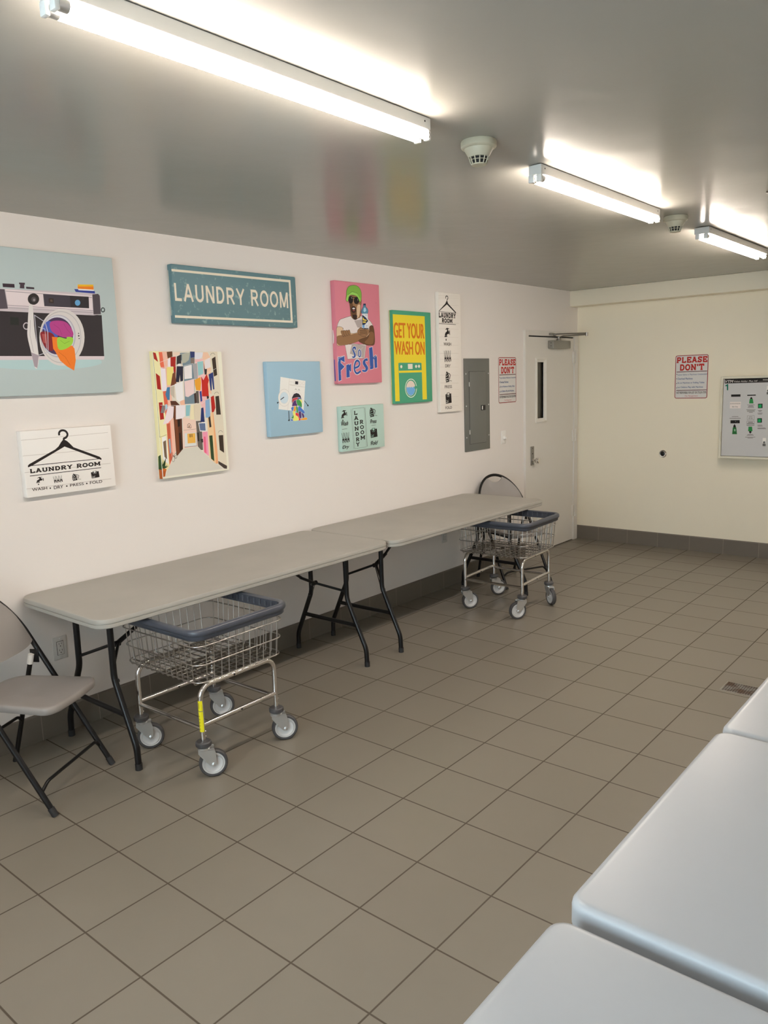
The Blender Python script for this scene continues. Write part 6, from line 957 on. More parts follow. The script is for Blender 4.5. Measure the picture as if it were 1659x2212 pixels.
ART['machine'] = [
['p', 0x14110f, [[-0.187, 0.3346], [0.167, 0.3392], [0.1687, 0.3006], [-0.1857, 0.2983]]],
['t', 0xd8d2c8, 'VTM', [-0.181, 0.3043, -0.1144, 0.3265], 'fontit', 0.01],
['t', 0xc8c2b8, 'Value Adder Plus HS', [-0.1078, 0.3069, 0.0833, 0.3214], 'fontit', 0],
['p', 0xa8a298, [[0.1328, 0.3225], [0.1322, 0.3193], [0.1303, 0.3173], [0.1278, 0.3173], [0.1257, 0.3194], [0.1248, 0.3228], [0.1254, 0.326], [0.1273, 0.328], [0.1298, 0.328], [0.1319, 0.3259]]],
['p', 0xa8a298, [[0.1434, 0.3223], [0.1428, 0.319], [0.1409, 0.317], [0.1384, 0.317], [0.1363, 0.3191], [0.1354, 0.3225], [0.1361, 0.3258], [0.138, 0.3278], [0.1404, 0.3277], [0.1425, 0.3256]]],
['p', 0xa8a298, [[0.154, 0.322], [0.1533, 0.3187], [0.1515, 0.3167], [0.149, 0.3168], [0.1469, 0.3189], [0.146, 0.3222], [0.1466, 0.3255], [0.1485, 0.3275], [0.151, 0.3274], [0.1531, 0.3253]]],
['p', 0xa8a298, [[0.1645, 0.3217], [0.1639, 0.3184], [0.162, 0.3164], [0.1596, 0.3165], [0.1575, 0.3186], [0.1566, 0.3219], [0.1572, 0.3252], [0.1591, 0.3272], [0.1615, 0.3271], [0.1636, 0.325]]],
['s', 0x6a655f, 0.0036, [[0.0905, 0.3095], [0.165, 0.3101]]],
['p', 0x0f6a55, [[-0.1795, 0.2847], [-0.1705, 0.2867], [-0.1651, 0.2931], [-0.156, 0.2929], [-0.154, 0.2396], [-0.1659, 0.2398], [-0.1673, 0.2761], [-0.1784, 0.2731]]],
['p', 0x14110f, [[-0.1288, 0.2019], [-0.0512, 0.2029], [-0.0504, 0.1827], [-0.128, 0.1823]]],
['p', 0x14110f, [[0.0041, 0.1978], [0.0734, 0.1989], [0.0738, 0.1897], [0.0045, 0.1885]]],
['p', 0xd9d0c6, [[-0.1361, 0.1377], [-0.0438, 0.1379], [-0.0464, 0.0816], [-0.1354, 0.0812]]],
['t', 0x57504a, '$5.00 $10.00 $20.00', [-0.1325, 0.1158, -0.0496, 0.1286], 'font', 0.005],
['t', 0x57504a, 'Bills Only', [-0.1156, 0.0866, -0.0686, 0.102], 'font', 0.005],
['p', 0x1f7a3a, [[0.0257, 0.1613], [0.0513, 0.1611], [0.0579, 0.1235], [0.0223, 0.1237]]],
['p', 0x14110f, [[0.0293, 0.1613], [0.0289, 0.1696], [0.0378, 0.18], [0.0474, 0.1694], [0.0478, 0.1611]]],
['p', 0x23632f, [[-0.1036, -0.084], [-0.0747, -0.0837], [-0.0668, -0.1428], [-0.107, -0.1435]]],
['p', 0x14110f, [[-0.0996, -0.084], [-0.1001, -0.0709], [-0.0903, -0.0542], [-0.0793, -0.0707], [-0.0787, -0.0837]]],
['p', 0x1f7a3a, [[0.0259, -0.0763], [0.0545, -0.076], [0.0597, -0.1149], [0.0239, -0.1155]]],
['p', 0x14110f, [[0.0325, -0.1153], [0.033, -0.1263], [0.0427, -0.1367], [0.0516, -0.126], [0.0511, -0.1151]]],
['p', 0x8fb08f, [[-0.0928, -0.0996], [-0.0806, -0.0984], [-0.0798, -0.1178], [-0.0913, -0.1179]]],
['p', 0x0d1f14, [[0.0939, 0.12], [0.1306, 0.1212], [0.1322, 0.0835], [0.0955, 0.0822]]],
['p', 0x119650, [[0.0988, 0.1136], [0.1229, 0.1141], [0.1234, 0.0878], [0.1, 0.0872]]],
['p', 0x0d1f14, [[0.0941, -0.004], [0.1309, -0.0024], [0.1326, -0.0403], [0.0957, -0.0421]]],
['p', 0x119650, [[0.0991, -0.0105], [0.1232, -0.0096], [0.1237, -0.0361], [0.1002, -0.037]]],
['p', 0x14110f, [[-0.1255, -0.0219], [-0.0489, -0.02], [-0.0478, -0.0476], [-0.1244, -0.0497]]],
['s', 0x8a8680, 0.0022, [[-0.0847, -0.0373], [-0.0808, -0.0289]]],
['s', 0x6a665f, 0.0018, [[-0.0735, -0.0391], [-0.062, -0.039]]],
['s', 0x55504a, 0.0033, [[0.0066, 0.1102], [0.0677, 0.1105]]],
['s', 0x55504a, 0.0033, [[0.0189, 0.1029], [0.0562, 0.1035]]],
['s', 0x55504a, 0.0033, [[0.0141, 0.0958], [0.0615, 0.0963]]],
['s', 0x55504a, 0.0033, [[0.0127, 0.0879], [0.0636, 0.0884]]],
['s', 0x55504a, 0.0033, [[0.0015, 0.0692], [0.0762, 0.0697]]],
['s', 0x55504a, 0.0033, [[0.0086, 0.062], [0.0697, 0.0626]]],
['s', 0x55504a, 0.0033, [[0.009, 0.0537], [0.0701, 0.0543]]],
['s', 0x55504a, 0.0033, [[0.0246, 0.0465], [0.0551, 0.0472]]],
['s', 0x55504a, 0.0033, [[0.096, 0.0625], [0.1294, 0.0632]]],
['s', 0x55504a, 0.0033, [[0.1014, 0.0547], [0.1248, 0.0554]]],
['s', 0x55504a, 0.0033, [[0.0936, 0.0393], [0.1338, 0.04]]],
['s', 0x55504a, 0.0033, [[0.0973, 0.0311], [0.1308, 0.0318]]],
['s', 0x55504a, 0.0033, [[-0.1153, 0.01], [-0.0614, 0.0109]]],
['s', 0x55504a, 0.0033, [[-0.1341, -0.0047], [-0.0418, -0.0036]]],
['l', 0x55504a, 0.0018, [[0.0118, 0.0176], [0.0681, 0.0195], [0.0689, -0.0157], [0.0125, -0.0174]]],
['t', 0x3a3530, '$5.00', [0.0239, -0.0112, 0.0564, 0.0015], 'font', 0.008],
['s', 0x55504a, 0.0029, [[0.0272, 0.0094], [0.0543, 0.0102]]],
['l', 0x55504a, 0.0018, [[0.0109, -0.0276], [0.07, -0.0254], [0.0708, -0.0596], [0.0116, -0.062]]],
['s', 0x55504a, 0.0058, [[0.0206, -0.0383], [0.0604, -0.037]]],
['s', 0x55504a, 0.0058, [[0.0143, -0.0511], [0.0687, -0.0491]]],
['s', 0x8a847c, 0.0051, [[0.0105, -0.0667], [0.073, -0.0646]]],
['s', 0x55504a, 0.0033, [[0.0204, -0.1435], [0.0647, -0.142]]],
['s', 0x55504a, 0.0033, [[0.0139, -0.1516], [0.0719, -0.1498]]],
['s', 0x55504a, 0.0033, [[0.0025, -0.1675], [0.0844, -0.1652]]],
['s', 0x55504a, 0.0033, [[0.0218, -0.1755], [0.0661, -0.1738]]],
['s', 0x55504a, 0.0033, [[0.0986, -0.0622], [0.1355, -0.0611]]],
['s', 0x55504a, 0.0033, [[0.099, -0.0708], [0.1392, -0.0696]]],
['s', 0x55504a, 0.0033, [[0.0996, -0.0863], [0.1616, -0.0848]]],
['s', 0x55504a, 0.0033, [[0.1, -0.0942], [0.1686, -0.0926]]]]
# ------------------------------------------------------------------ pictures on the left wall
def scratched(name, h, h2):
    return mottled(name, paint(h), paint(h2), .5, 38, .60, .74, 9)
def canvas(name, key, label, t, rect, bg, group=True, side=None, bgmat=None):
    u0, u1, v0, v1 = rect; hu, hv = (u1-u0)/2, (v1-v0)/2
    bm = NB(); mats = [bgmat or mat('canvas_%s' % bg, paint(bg), .62, spec=.3, bump=(700, .15, .0003))]
    stack(bm, [[(x, a, b) for a, b in rrect(-hu+i, hu-i, -hv+i, hv-i, .004, 3)] for x, i in ((.001, .001), (.003, 0), (t-.004, 0), (t-.0012, .0012), (t, .004))])
    Print(bm, lambda a, b, d: Vector((t+d, a, b)), mats).run(ART[key])
    if side: side(Print(bm, lambda a, b, d: Vector((a, -hu-d, b)), mats), t, hv)
    o = obj(name, bm, mats, loc=(0, (u0+u1)/2, (v0+v1)/2), sharp=35)
    return tag(o, label, 'wall art', 'laundry pictures on the left wall')
canvas('canvas_print', 'camera', 'large pale blue canvas print of a camera with a washer door, left edge', .035, (.27,1.184,1.662,2.318), 'adbab6')
canvas('wooden_sign', 'hanger', 'white plank style sign with a large coat hanger above four icons, lowest at left', .040, (.632,1.092,1.193,1.503), 'e3dad0')
canvas('canvas_sign', 'sign', 'wide teal canvas sign with cream border reading LAUNDRY ROOM', .037, (1.527,2.43,2.017,2.321), '577a7e',
       side=lambda p, t, hv: p.poly('d9cfb9', [(.004, -hv+.04), (.008, -hv+.04), (.008, hv-.03), (.004, hv-.03)]), bgmat=scratched('teal_scratched', '56777b', '87a3a0'))
canvas('canvas_print', 'street', 'canvas print of a narrow street with laundry hanging on lines between houses', .037, (1.373,1.824,1.196,1.868), 'e5dcc6',
       side=lambda p, t, hv: (p.poly('e2d5a2', [(.004, -hv), (t-.004, -hv), (t-.004, hv), (.004, hv)]), p.poly('2c4a22', [(.004, -hv+.05), (t-.003, -hv+.05), (t-.004, -hv+.13), (.010, -hv+.12)]), p.poly('a8541f', [(.006, -hv), (t-.003, -hv), (t-.003, -hv+.05), (.006, -hv+.05)])))
canvas('canvas_print', 'bluewasher', 'sky blue canvas print of a smiling washing machine spilling colourful clothes', .035, (2.157,2.614,1.36,1.812), '93b2bf')
canvas('canvas_print', 'fresh', 'pink canvas print of a man in a green cap reading So Fresh', .039, (2.776,3.224,1.664,2.328), 'c97884',
       side=lambda p, t, hv: (p.poly('2c4d92', [(.006, -hv+.02), (.015, -hv+.02), (.013, -hv+.16), (.006, -hv+.16)]), p.poly('d3cbc4', [(.004, -hv+.26), (.012, -hv+.27), (.016, -hv+.31), (.010, -hv+.35), (.004, -hv+.35)])))
canvas('canvas_print', 'mint', 'small mint green canvas with laundry icons around vertical LAUNDRY ROOM lettering', .037, (2.787,3.233,1.213,1.515), 'a8c2b4')
canvas('canvas_print', 'getwash', 'green and yellow canvas print reading GET YOUR WASH ON above a washer', .034, (3.37,3.823,1.508,2.168), '469673',
       side=lambda p, t, hv: p.poly('e0c96a', [(.002, -hv), (.006, -hv), (.006, hv), (.002, hv)]))
canvas('wooden_sign', 'vertical', 'tall narrow white sign with hanger on top, wash dry press fold icons below', .033, (3.927,4.226,1.416,2.328), 'e2d8cb')

# ------------------------------------------------------------------ rule signs
def rule_sign(label, loc, rz):
    bm = NB(); mats = [mat('sign_white', paint('c9c6bd'), .4)]
    stack(bm, [[(a, -d, b) for a, b in rrect(-.149, .149, -.197, .197, .018, 5)] for d in (0, .0025)], smooth=False)
    Print(bm, lambda a, b, d: Vector((a, -.0025-d, b)), mats).run(ART['please'])
    return tag(obj('rule_sign', bm, mats, loc=loc, rz=rz, sharp=0), label, 'sign', 'PLEASE DON\'T rule signs')
rule_sign('red and blue PLEASE DON\'T rule sign on the left wall beside the grey breaker panel', (.0005, 4.975, 1.645), PI/2)
rule_sign('red and blue PLEASE DON\'T rule sign on the far wall beside the value machine', (1.130, FAR-.0005, 1.618), 0)

# ------------------------------------------------------------------ breaker panel, switch, outlets, wall socket
t = thing('breaker_panel', 'tall grey electrical breaker panel flush on the left wall', 'electrical panel', (0, 4.484, 1.453))
bm = NB(); box(bm, 0, .010, -.187, .187, -.378, .378, .002)
for s in (-1, 1):
    for z in (.255, -.005, -.262): lathe(bm, [(.006, 0), (.006, .002), (0, .0035)], 10, M4((.010, s*.168, z), ry=PI/2), mi=1)
obj('panel_cover', bm, [GREYM, ZINC], t)
bm = NB(); box(bm, .0095, .0108, -.1235, .1235, -.3205, .2745, 0, 1, 2); box(bm, .010, .0135, -.121, .121, -.318, .272, .0012)
for z in (.17, -.22): box(bm, .010, .0145, -.1255, -.1205, z-.018, z+.018, .001, 1, 1)
d = obj('panel_door', bm, [mat('panel_grey_door', (.160, .164, .151), .42), WHITEP, DARK], t)
bm = NB(); box(bm, .0125, .016, .046, .114, -.050, -.006, .002); box(bm, .0155, .018, .056, .070, -.043, -.012, .001, 1, 1); box(bm, .0155, .018, .082, .092, -.040, -.016, .001, 1, 0)
obj('latch', bm, [BLACK, WHITEP], d)
t = thing('dimmer_switch', 'white wall switch plate with a round knob beside the door frame', 'light switch', (0, 4.901, 1.151))
bm = NB(); box(bm, 0, .005, -.036, .036, -.0575, .0575, .0018)
for z in (-.048, .048): lathe(bm, [(.003, 0), (.003, .001)], 8, M4((.005, 0, z), ry=PI/2), mi=1)
obj('switch_plate', bm, [WHITEP, ZINC], t)
bm = NB(); lathe(bm, [(.017, 0), (.016, .008), (.010, .011), (.008, .024), (0, .026)], 18, M4((.005, .008, -.006), ry=PI/2)); obj('switch_knob', bm, WHITEP, t)
def outlet(label, y, z, m):
    t = thing('wall_outlet', label, 'outlet', (0, y, z), group='wall outlets under the tables')
    bm = NB(); box(bm, 0, .005, -.0355, .0355, -.058, .058, .0018)
    for q in (-.048, .048): lathe(bm, [(.003, 0), (.003, .001)], 8, M4((.005, 0, q), ry=PI/2), mi=1)
    obj('cover_plate', bm, [m, ZINC], t)
    bm = NB(); box(bm, .004, .0062, -.018, .018, -.0345, .0345, .0008, 1, 1); box(bm, .005, .0075, -.0165, .0165, -.033, .033, .0015, 2, 0)
    for q in (-.0165, .0165):
        for s in (-.0065, .0065): box(bm, .0070, .0077, s-.001, s+.001, q+.002, q+.010, 0, 1, 1)
        lathe(bm, [(.0026, 0), (.0026, .0008)], 10, M4((.0070, 0, q-.006), ry=PI/2), mi=1)
    obj('receptacle', bm, [m, DARK], t)
OUT = mat('outlet_plastic', (.62, .61, .585), .42)
outlet('white duplex wall outlet under the left end of the nearer folding table', .731, .432, OUT)
outlet('white duplex wall outlet under the farther folding table', 3.984, .430, OUT)
t = thing('wall_socket', 'round chrome rimmed dark socket low on the far wall', 'wall fitting', (.886, FAR, .904))
bm = NB(); lathe(bm, [(.036, 0), (.036, .004), (.030, .009), (.022, .008), (.020, .003)], 28, M4((0, 0, 0), rx=PI/2)); obj('rim', bm, CHROME, t)
bm = NB(); lathe(bm, [(.021, 0), (.021, .004), (.014, .007), (0, .008)], 24, M4((0, 0, 0), rx=PI/2)); obj('centre', bm, BLACK, t)

# value machine on the far wall
MX0, MX1, MZ0, MZ1, MD = 1.428, 1.870, .895, 1.612, .122
t = thing('value_machine', 'wall mounted cream cabinet with grey front, green buttons and card slots', 'vending machine', ((MX0+MX1)/2, FAR, (MZ0+MZ1)/2))
hx, hz = (MX1-MX0)/2, (MZ1-MZ0)/2
CREAM = mat('cream_enamel', (.72, .69, .56), .42)
bm = NB()
for a, b, c, d in ((-hx, -hx+.020, -hz, hz), (hx-.020, hx, -hz, hz), (-hx+.020, hx-.020, hz-.020, hz), (-hx+.020, hx-.020, -hz, -hz+.020)): box(bm, a, b, -MD, 0, c, d, .0015, 1)
box(bm, -hx+.02, hx-.02, -.06, 0, -hz+.02, hz-.02, 0, 1, 1)
obj('cabinet', bm, [CREAM, DARK], t)
bm = NB(); mats = [mat('machine_grey', (.60, .60, .60), .4)]; fx0, fx1, fz0, fz1 = -hx+.024, hx-.023, -hz+.023, hz-.023
box(bm, fx0, fx1, -MD, -.07, fz0, fz1, .0015, 1)
cu, cv = (1.452+1.842)/2-(MX0+MX1)/2, (.912+1.595)/2-(MZ0+MZ1)/2
Print(bm, lambda a, b, d: Vector((a+cu, -MD-d, b+cv)), mats).run(ART['machine'])
door = obj('front_door', bm, mats, t, sharp=0)
for z in (.215, -.165):
    bm = NB(); tube(bm, [(-hx+.014, -MD-.005, z-.044), (-hx+.014, -MD-.005, z+.044)], .0055, 10); obj('hinge', bm, CREAM, t)
for x, z in ((.170, .233), (.157, -.207)):
    bm = NB(); box(bm, x-.014, x+.014, -MD-.004, -MD, z-.036, z+.036, .001, 1); box(bm, x-.012, x+.012, -MD-.006, -MD-.003, z-.034, z-.013, 0, 1, 1)
    lathe(bm, [(.009, 0), (.009, .003), (.005, .004)], 14, M4((x, -MD-.004, z-.002), rx=PI/2), mi=1)
    obj('lock', bm, [WHITEP, mat('lock_grey', (.13, .125, .12), .4, .6)], door)

# floor drain
t = thing('floor_drain', 'rectangular perforated metal floor drain set into the tiles', 'drain', (2.515, 3.146, 0))
bm = NB(); DX, DY = .090, .0745
for a, b, c, d in ((-DX, DX, -DY, -DY+.007), (-DX, DX, DY-.007, DY), (-DX, -DX+.007, -DY+.007, DY-.007), (DX-.007, DX, -DY+.007, DY-.007)): box(bm, a, b, c, d, 0, .0025)
obj('drain_frame', bm, mat('drain_steel', (.35, .33, .30), .4, 1.0), t, sharp=0)
bm = NB(); box(bm, -DX+.007, DX-.007, -DY+.007, DY-.007, 0, .0008); obj('drain_well', bm, DARK, t, sharp=0)
bm = NB(); n = 13
for k in range(n+1):
    x = -DX+.008+k*(2*DX-.016)/n
    tube(bm, [(x, -DY+.006, .0016), (x, DY-.006, .0016)], .0016, 6)
for k in range(10):
    y = -DY+.010+k*(2*DY-.02)/9
    tube(bm, [(-DX+.006, y, .0018), (DX-.006, y, .0018)], .0014, 6)
obj('drain_grate', bm, mottled('drain_rust', (.30, .28, .25), (.12, .06, .03), .5, 14, .42, .6), t)
# ------------------------------------------------------------------ folding tables
def folding_table(label, x0, x1, y0, y1, legs):
    xc, yc = (x0+x1)/2, (y0+y1)/2; hx, hy = (x1-x0)/2, (y1-y0)/2
    t = thing('folding_table', label, 'table', (xc, yc, 0), group='grey folding tables along the left wall')
    bm = NB(); slab(bm, -hx, hx, -hy, hy, .075, [(.016, .6945), (.010, .6945), (.003, .6955), (0, .699), (0, .7130), (.0040, .7140), (.0040, .7165), (0, .7178), (0, .7310), (.0018, .7352), (.0055, .7370), (.0095, .7370)], n=8)
    obj('tabletop', bm, PLASTIC, t, sharp=28)
    for k, ly in enumerate(legs):
        e = 1 if ly > 0 else -1
        for s in (-1, 1):
            path = fillet([(s*.148, ly-e*.004, .694), (s*.150, ly-e*.002, .395), (s*.288, ly, .105), (s*.292, ly, .004)], .13, 8)
            bm = NB(); tube(bm, path, .0145, 12); lg = obj('leg', bm, BLACK, t)
            bm = NB(); tube(bm, [(s*.2918, ly, 0), (s*.2918, ly, .030)], .0162, 12); obj('foot_cap', bm, RUBBER, lg)
        bm = NB(); tube(bm, [(-.212, ly, .240), (.212, ly, .240)], .0125, 10); obj('lower_crossbar', bm, BLACK, t)
        jy, jz = ly-e*.118, .497                      # two bars meet at the folding joint, the brace runs on to the underside
        for s in (-1, 1):
            bm = NB(); tube(bm, fillet([(s*.150, ly-e*.002, .438), (s*.135, ly-e*.012, .444), (s*.010, jy, jz)], .02, 4), .0076, 8); obj('upper_crossbar', bm, BLACK, t)
        bm = NB(); tube(bm, [(0, jy-.014, jz), (0, jy+.014, jz)], .014, 12)
        for q in (-.009, .009): tube(bm, [(q, jy, jz), (q*.6, jy-e*.11, jz+.055)], .0075, 8)
        tube(bm, fillet([(0, jy, jz), (0, jy-e*.10, jz+.050), (0, jy-e*.30, .692)], .1, 5), .0085, 8)
        tube(bm, [(0, jy, jz-.010), (e*-.142, ly-e*.004, .385)], .0028, 6); lathe(bm, [(.009, 0), (.009, .006), (0, .008)], 10, M4((-e*.152, ly-e*.016, .380), rx=e*PI/2))
        obj('brace', bm, BLACK, t)
    return t
folding_table('nearer grey plastic folding table with black legs, beside the near folding chair', .004, .722, .552, 2.444, (-.788, .766))
folding_table('farther grey plastic folding table with black legs, running towards the door', .004, .744, 2.450, 4.292, (-.797, .755))

# ------------------------------------------------------------------ folding chairs
def folding_chair(label, x, y, rz):
    t = thing('folding_chair', label, 'chair', (x, y, 0), rz, 'grey plastic folding chairs')
    X = lambda z: .21-.59*z
    r = .0118
    HW = .215
    for s in (-1, 1):
        bm = NB(); tube(bm, [(X(.004), s*.217, .004), (X(.60), s*HW, .60)], r, 12); lg = obj('leg', bm, BLACK, t)
        bm = NB(); tube(bm, [(X(.0), s*.217, .0), (X(.032), s*.217, .032)], r+.0022, 12); obj('foot_cap', bm, RUBBER, lg)
    bm = NB(); tube(bm, [(X(.60+.255*math.sin(a)), HW*math.cos(a), .60+.255*math.sin(a)) for a in [PI*k/28 for k in range(29)]], r, 12); obj('back_frame', bm, BLACK, t)
    for s in (-1, 1):
        bm = NB(); tube(bm, [(-.262, s*.186, .004), (-.128, s*.190, .500)], .0108, 12)
        box(bm, -.138, -.096, s*.203-.003, s*.203+.003, .478, .540, .003)
        lg = obj('leg', bm, BLACK, t)
        bm = NB(); tube(bm, [(-.263, s*.186, .0), (-.254, s*.186, .030)], .013, 12); obj('foot_cap', bm, RUBBER, lg)
        bm = NB(); tube(bm, [(-.135, s*.190, .476), (-.124, s*.190, .520)], .0132, 12); obj('pivot_sleeve', bm, WHITEP, t)
    bm = NB(); tube(bm, fillet([(X(.095), -.208, .095), (X(.105)+.012, -.175, .125), (X(.105)+.012, .175, .125), (X(.095), .208, .095)], .04, 6), .0075, 10); obj('stretcher', bm, BLACK, t)
    bm = NB(); tube(bm, fillet([(-.206, -.186, .20), (-.195, -.150, .235), (-.195, .150, .235), (-.206, .186, .20)], .04, 6), .0070, 10); obj('stretcher', bm, BLACK, t)
    # seat: rounded, wider in front, lightly dished
    out = fillet([(.215, -.13, 0), (.19, -.178, 0), (-.19, -.158, 0), (-.20, .158-.316, 0), (-.20, .158, 0), (.19, .178, 0), (.215, .13, 0), (.222, 0, 0)], .09, 7, True)
    out = [Vector((p.x, p.y)) for p in out]; c = Vector((.0, 0)); rings = []
    for sc_, z in ((.93, .405), (.985, .404), (1.0, .410), (1.0, .424), (.985, .4325), (.95, .4345), (.86, .4325), (.60, .428), (.25, .4265)):
        rings.append([(c.x+(p.x-c.x)*sc_, c.y+(p.y-c.y)*sc_, z-.010*max(0, p.x*sc_-.12)) for p in out])
    bm = NB(); stack(bm, rings); obj('seat', bm, CHAIRP, t, sharp=60)
    # backrest: curved plate inside the arch with a hand slot at the top
    nu, nv = 28, 12; F = []; B = []
    for i in range(nu+1):
        ly = -.2065+.413*i/nu; q = abs(ly)/.2065
        zt = .60+.255*math.sqrt(max(0, 1-(ly/.2165)**2))-.004
        zt = max(zt, .63)
        a = max(0, 1-(ly/.068)**2); zt -= .052*a**.6 if a > 0 else 0
        zb = .560+.022*q**4
        f, b = [], []
        for j in range(nv+1):
            v = j/nv; z = zb+(zt-zb)*v; edge = max(0, 1-(1-q)/.12)**2
            x = X(z)+.010-.016*(1-q*q)*(.4+.6*math.sin(PI*min(1, v*1.0)))
            f.append((x+.006-.004*edge, ly, z)); b.append((x-.003, ly, z))
        F.append(f); B.append(b)
    bm = NB()
    vf = [[bm.verts.new(p) for p in r_] for r_ in F]; vb = [[bm.verts.new(p) for p in r_] for r_ in B]
    for i in range(nu):
        for j in range(nv):
            bm.faces.new((vf[i][j], vf[i+1][j], vf[i+1][j+1], vf[i][j+1])); bm.faces.new((vb[i][j], vb[i][j+1], vb[i+1][j+1], vb[i+1][j]))
    for i in range(nu):
        bm.faces.new((vf[i][0], vb[i][0], vb[i+1][0], vf[i+1][0])); bm.faces.new((vf[i][nv], vf[i+1][nv], vb[i+1][nv], vb[i][nv]))
    for j in range(nv):
        bm.faces.new((vf[0][j], vf[0][j+1], vb[0][j+1], vb[0][j])); bm.faces.new((vf[nu][j], vb[nu][j], vb[nu][j+1], vf[nu][j+1]))
    obj('backrest', bm, CHAIRP, t, sharp=50)
    return t
folding_chair('grey folding chair with black frame at the left edge, in front of the nearer table', .430, .376, math.radians(28.8))
folding_chair('grey folding chair against the wall behind the far table end, beside the door', .350, 4.482, math.radians(-24))

# ------------------------------------------------------------------ wire laundry carts
HXT, HYT, HXB, HYB = .300, .270, .268, .240
ZT, ZB = .682, .432
def rim_mesh():
    bm = NB(); sec = [(-.020, .636), (-.006, .632), (.000, .637), (.001, .652), (.006, .655), (.0095, .662), (.0085, .676), (.001, .683), (-.012, .683), (-.021, .678), (-.017, .660)]
    R = [[(x, y, z) for x, y in rrect(-HXT-d, HXT+d, -HYT-d, HYT+d, .065+d, 8)] for d, z in sec]
    stack(bm, R+[R[0]], cap0=False, cap1=False); bmesh.ops.remove_doubles(bm, verts=bm.verts[:], dist=1e-6)
    for k in range(13):
        for s in (-1, 1):
            x = -.24+.48*k/12; tube(bm, [(x, s*(HYT-.021), .645), (x, s*(HYT-.021), .672)], .0055, 6)
            y = -.21+.42*k/12; tube(bm, [(s*(HXT-.021), y, .645), (s*(HXT-.021), y, .672)], .0055, 6)
    return bm
def basket_mesh():
    bm = NB(); r = .0024
    def side(z): f = (z-ZB)/(ZT-ZB); return HXB+(HXT-.012-HXB)*f, HYB+(HYT-.012-HYB)*f
    nx, ny = 13, 11
    for k in range(nx):
        f = -1+2*(k+.5)/nx; a, b = side(.665)
        for s in (-1, 1): pass
        tube(bm, fillet([(f*(a-.03), -b, .668), (f*(HXB-.02), -HYB, ZB-.006), (f*(HXB-.02), HYB, ZB-.006), (f*(a-.03), b, .668)], .012, 4), r, 6)
    for k in range(ny):
        f = -1+2*(k+.5)/ny; a, b = side(.665)
        tube(bm, fillet([(-a, f*(b-.03), .668), (-HXB, f*(HYB-.02), ZB-.001), (HXB, f*(HYB-.02), ZB-.001), (a, f*(b-.03), .668)], .012, 4), r, 6)
    for z in (.604, .520, .440):
        a, b = side(z); tube(bm, [(x, y, z) for x, y in rrect(-a-.004, a+.004, -b-.004, b+.004, .055, 7)], .0030, 8, closed=True)
    for k in range(6):
        y = -HYB+.03+k*(2*HYB-.06)/5; tube(bm, [(-HXB+.004, y, ZB+.003), (HXB-.004, y, ZB+.003)], .0021, 6)
    return bm
PX, PY = .230, .215
def frame_mesh():
    bm = NB(); r = .0112
    for s in (-1, 1):
        tube(bm, fillet([(s*PX, -PY, .168), (s*PX, -PY, .412), (s*PX, PY, .412), (s*PX, PY, .168)], .055, 8), r, 12)
        tube(bm, [(s*PX, -PY, .238), (s*PX, PY, .238)], r*.92, 12)
        tube(bm, [(-PX, s*PY, .222), (PX, s*PY, .222)], r*.86, 12)
        for q in (-1, 1):
            for z in (.182, .205): lathe(bm, [(.005, 0), (.005, .004), (0, .006)], 8, M4((s*PX, q*PY+.010, z), rx=-PI/2))
        lathe(bm, [(.0045, 0), (.0045, .0012)], 8, M4((s*PX+.0105, 0, .238), ry=PI/2), mi=1); lathe(bm, [(.0045, 0), (.0045, .0012)], 8, M4((s*PX+.0112, -.03, .412), ry=PI/2), mi=1)
    for y in (-.12, .12): tube(bm, [(-PX, y, .421), (PX, y, .421)], .003, 6)
    return bm
OFF, WR = .036, .0625
def fork_mesh():
    bm = NB()
    lathe(bm, [(.006, .150), (.006, .185)], 12)
    lathe(bm, [(.024, .128), (.027, .132), (.027, .140), (.020, .146)], 20)
    # two plates hugging the wheel, running from the swivel back to the axle
    for s in (-1, 1):
        P = [(-.026, .136), (.042, .136), (.048, .112), (OFF+.013, .058), (OFF, .050), (OFF-.013, .057), (-.010, .096), (-.026, .118)]
        stack(bm, [[(x, s*(.0185+d), z) for x, z in P] for d in (0, .0028)], smooth=False)
        lathe(bm, [(.0075, 0), (.0075, .004), (.003, .006), (0, .006)], 8, M4((OFF, s*.0213, WR), rx=-s*PI/2))
    box(bm, -.024, .042, -.0213, .0213, .126, .1345, .002)
    tube(bm, [(OFF, -.02, WR), (OFF, .02, WR)], .005, 8)
    return bm
def wheel_meshes():
    M = M4((OFF, 0, WR), rx=PI/2)
    a = NB(); lathe(a, [(.049, -.0135), (.057, -.0145), (.0615, -.010), (.0625, 0), (.0615, .010), (.057, .0145), (.049, .0135), (.048, 0), (.049, -.0135)], 40, M, caps=False)
    b = NB(); lathe(b, [(0, -.0165), (.012, -.0165), (.014, -.008), (.030, -.006), (.038, -.010), (.0405, -.0125), (.043, -.009), (.0455, -.0125), (.0492, -.0125), (.0492, .0125), (.0455, .0125), (.043, .009), (.0405, .0125), (.038, .010), (.030, .006), (.014, .008), (.012, .0165), (0, .0165)], 40, M)
    return a, b
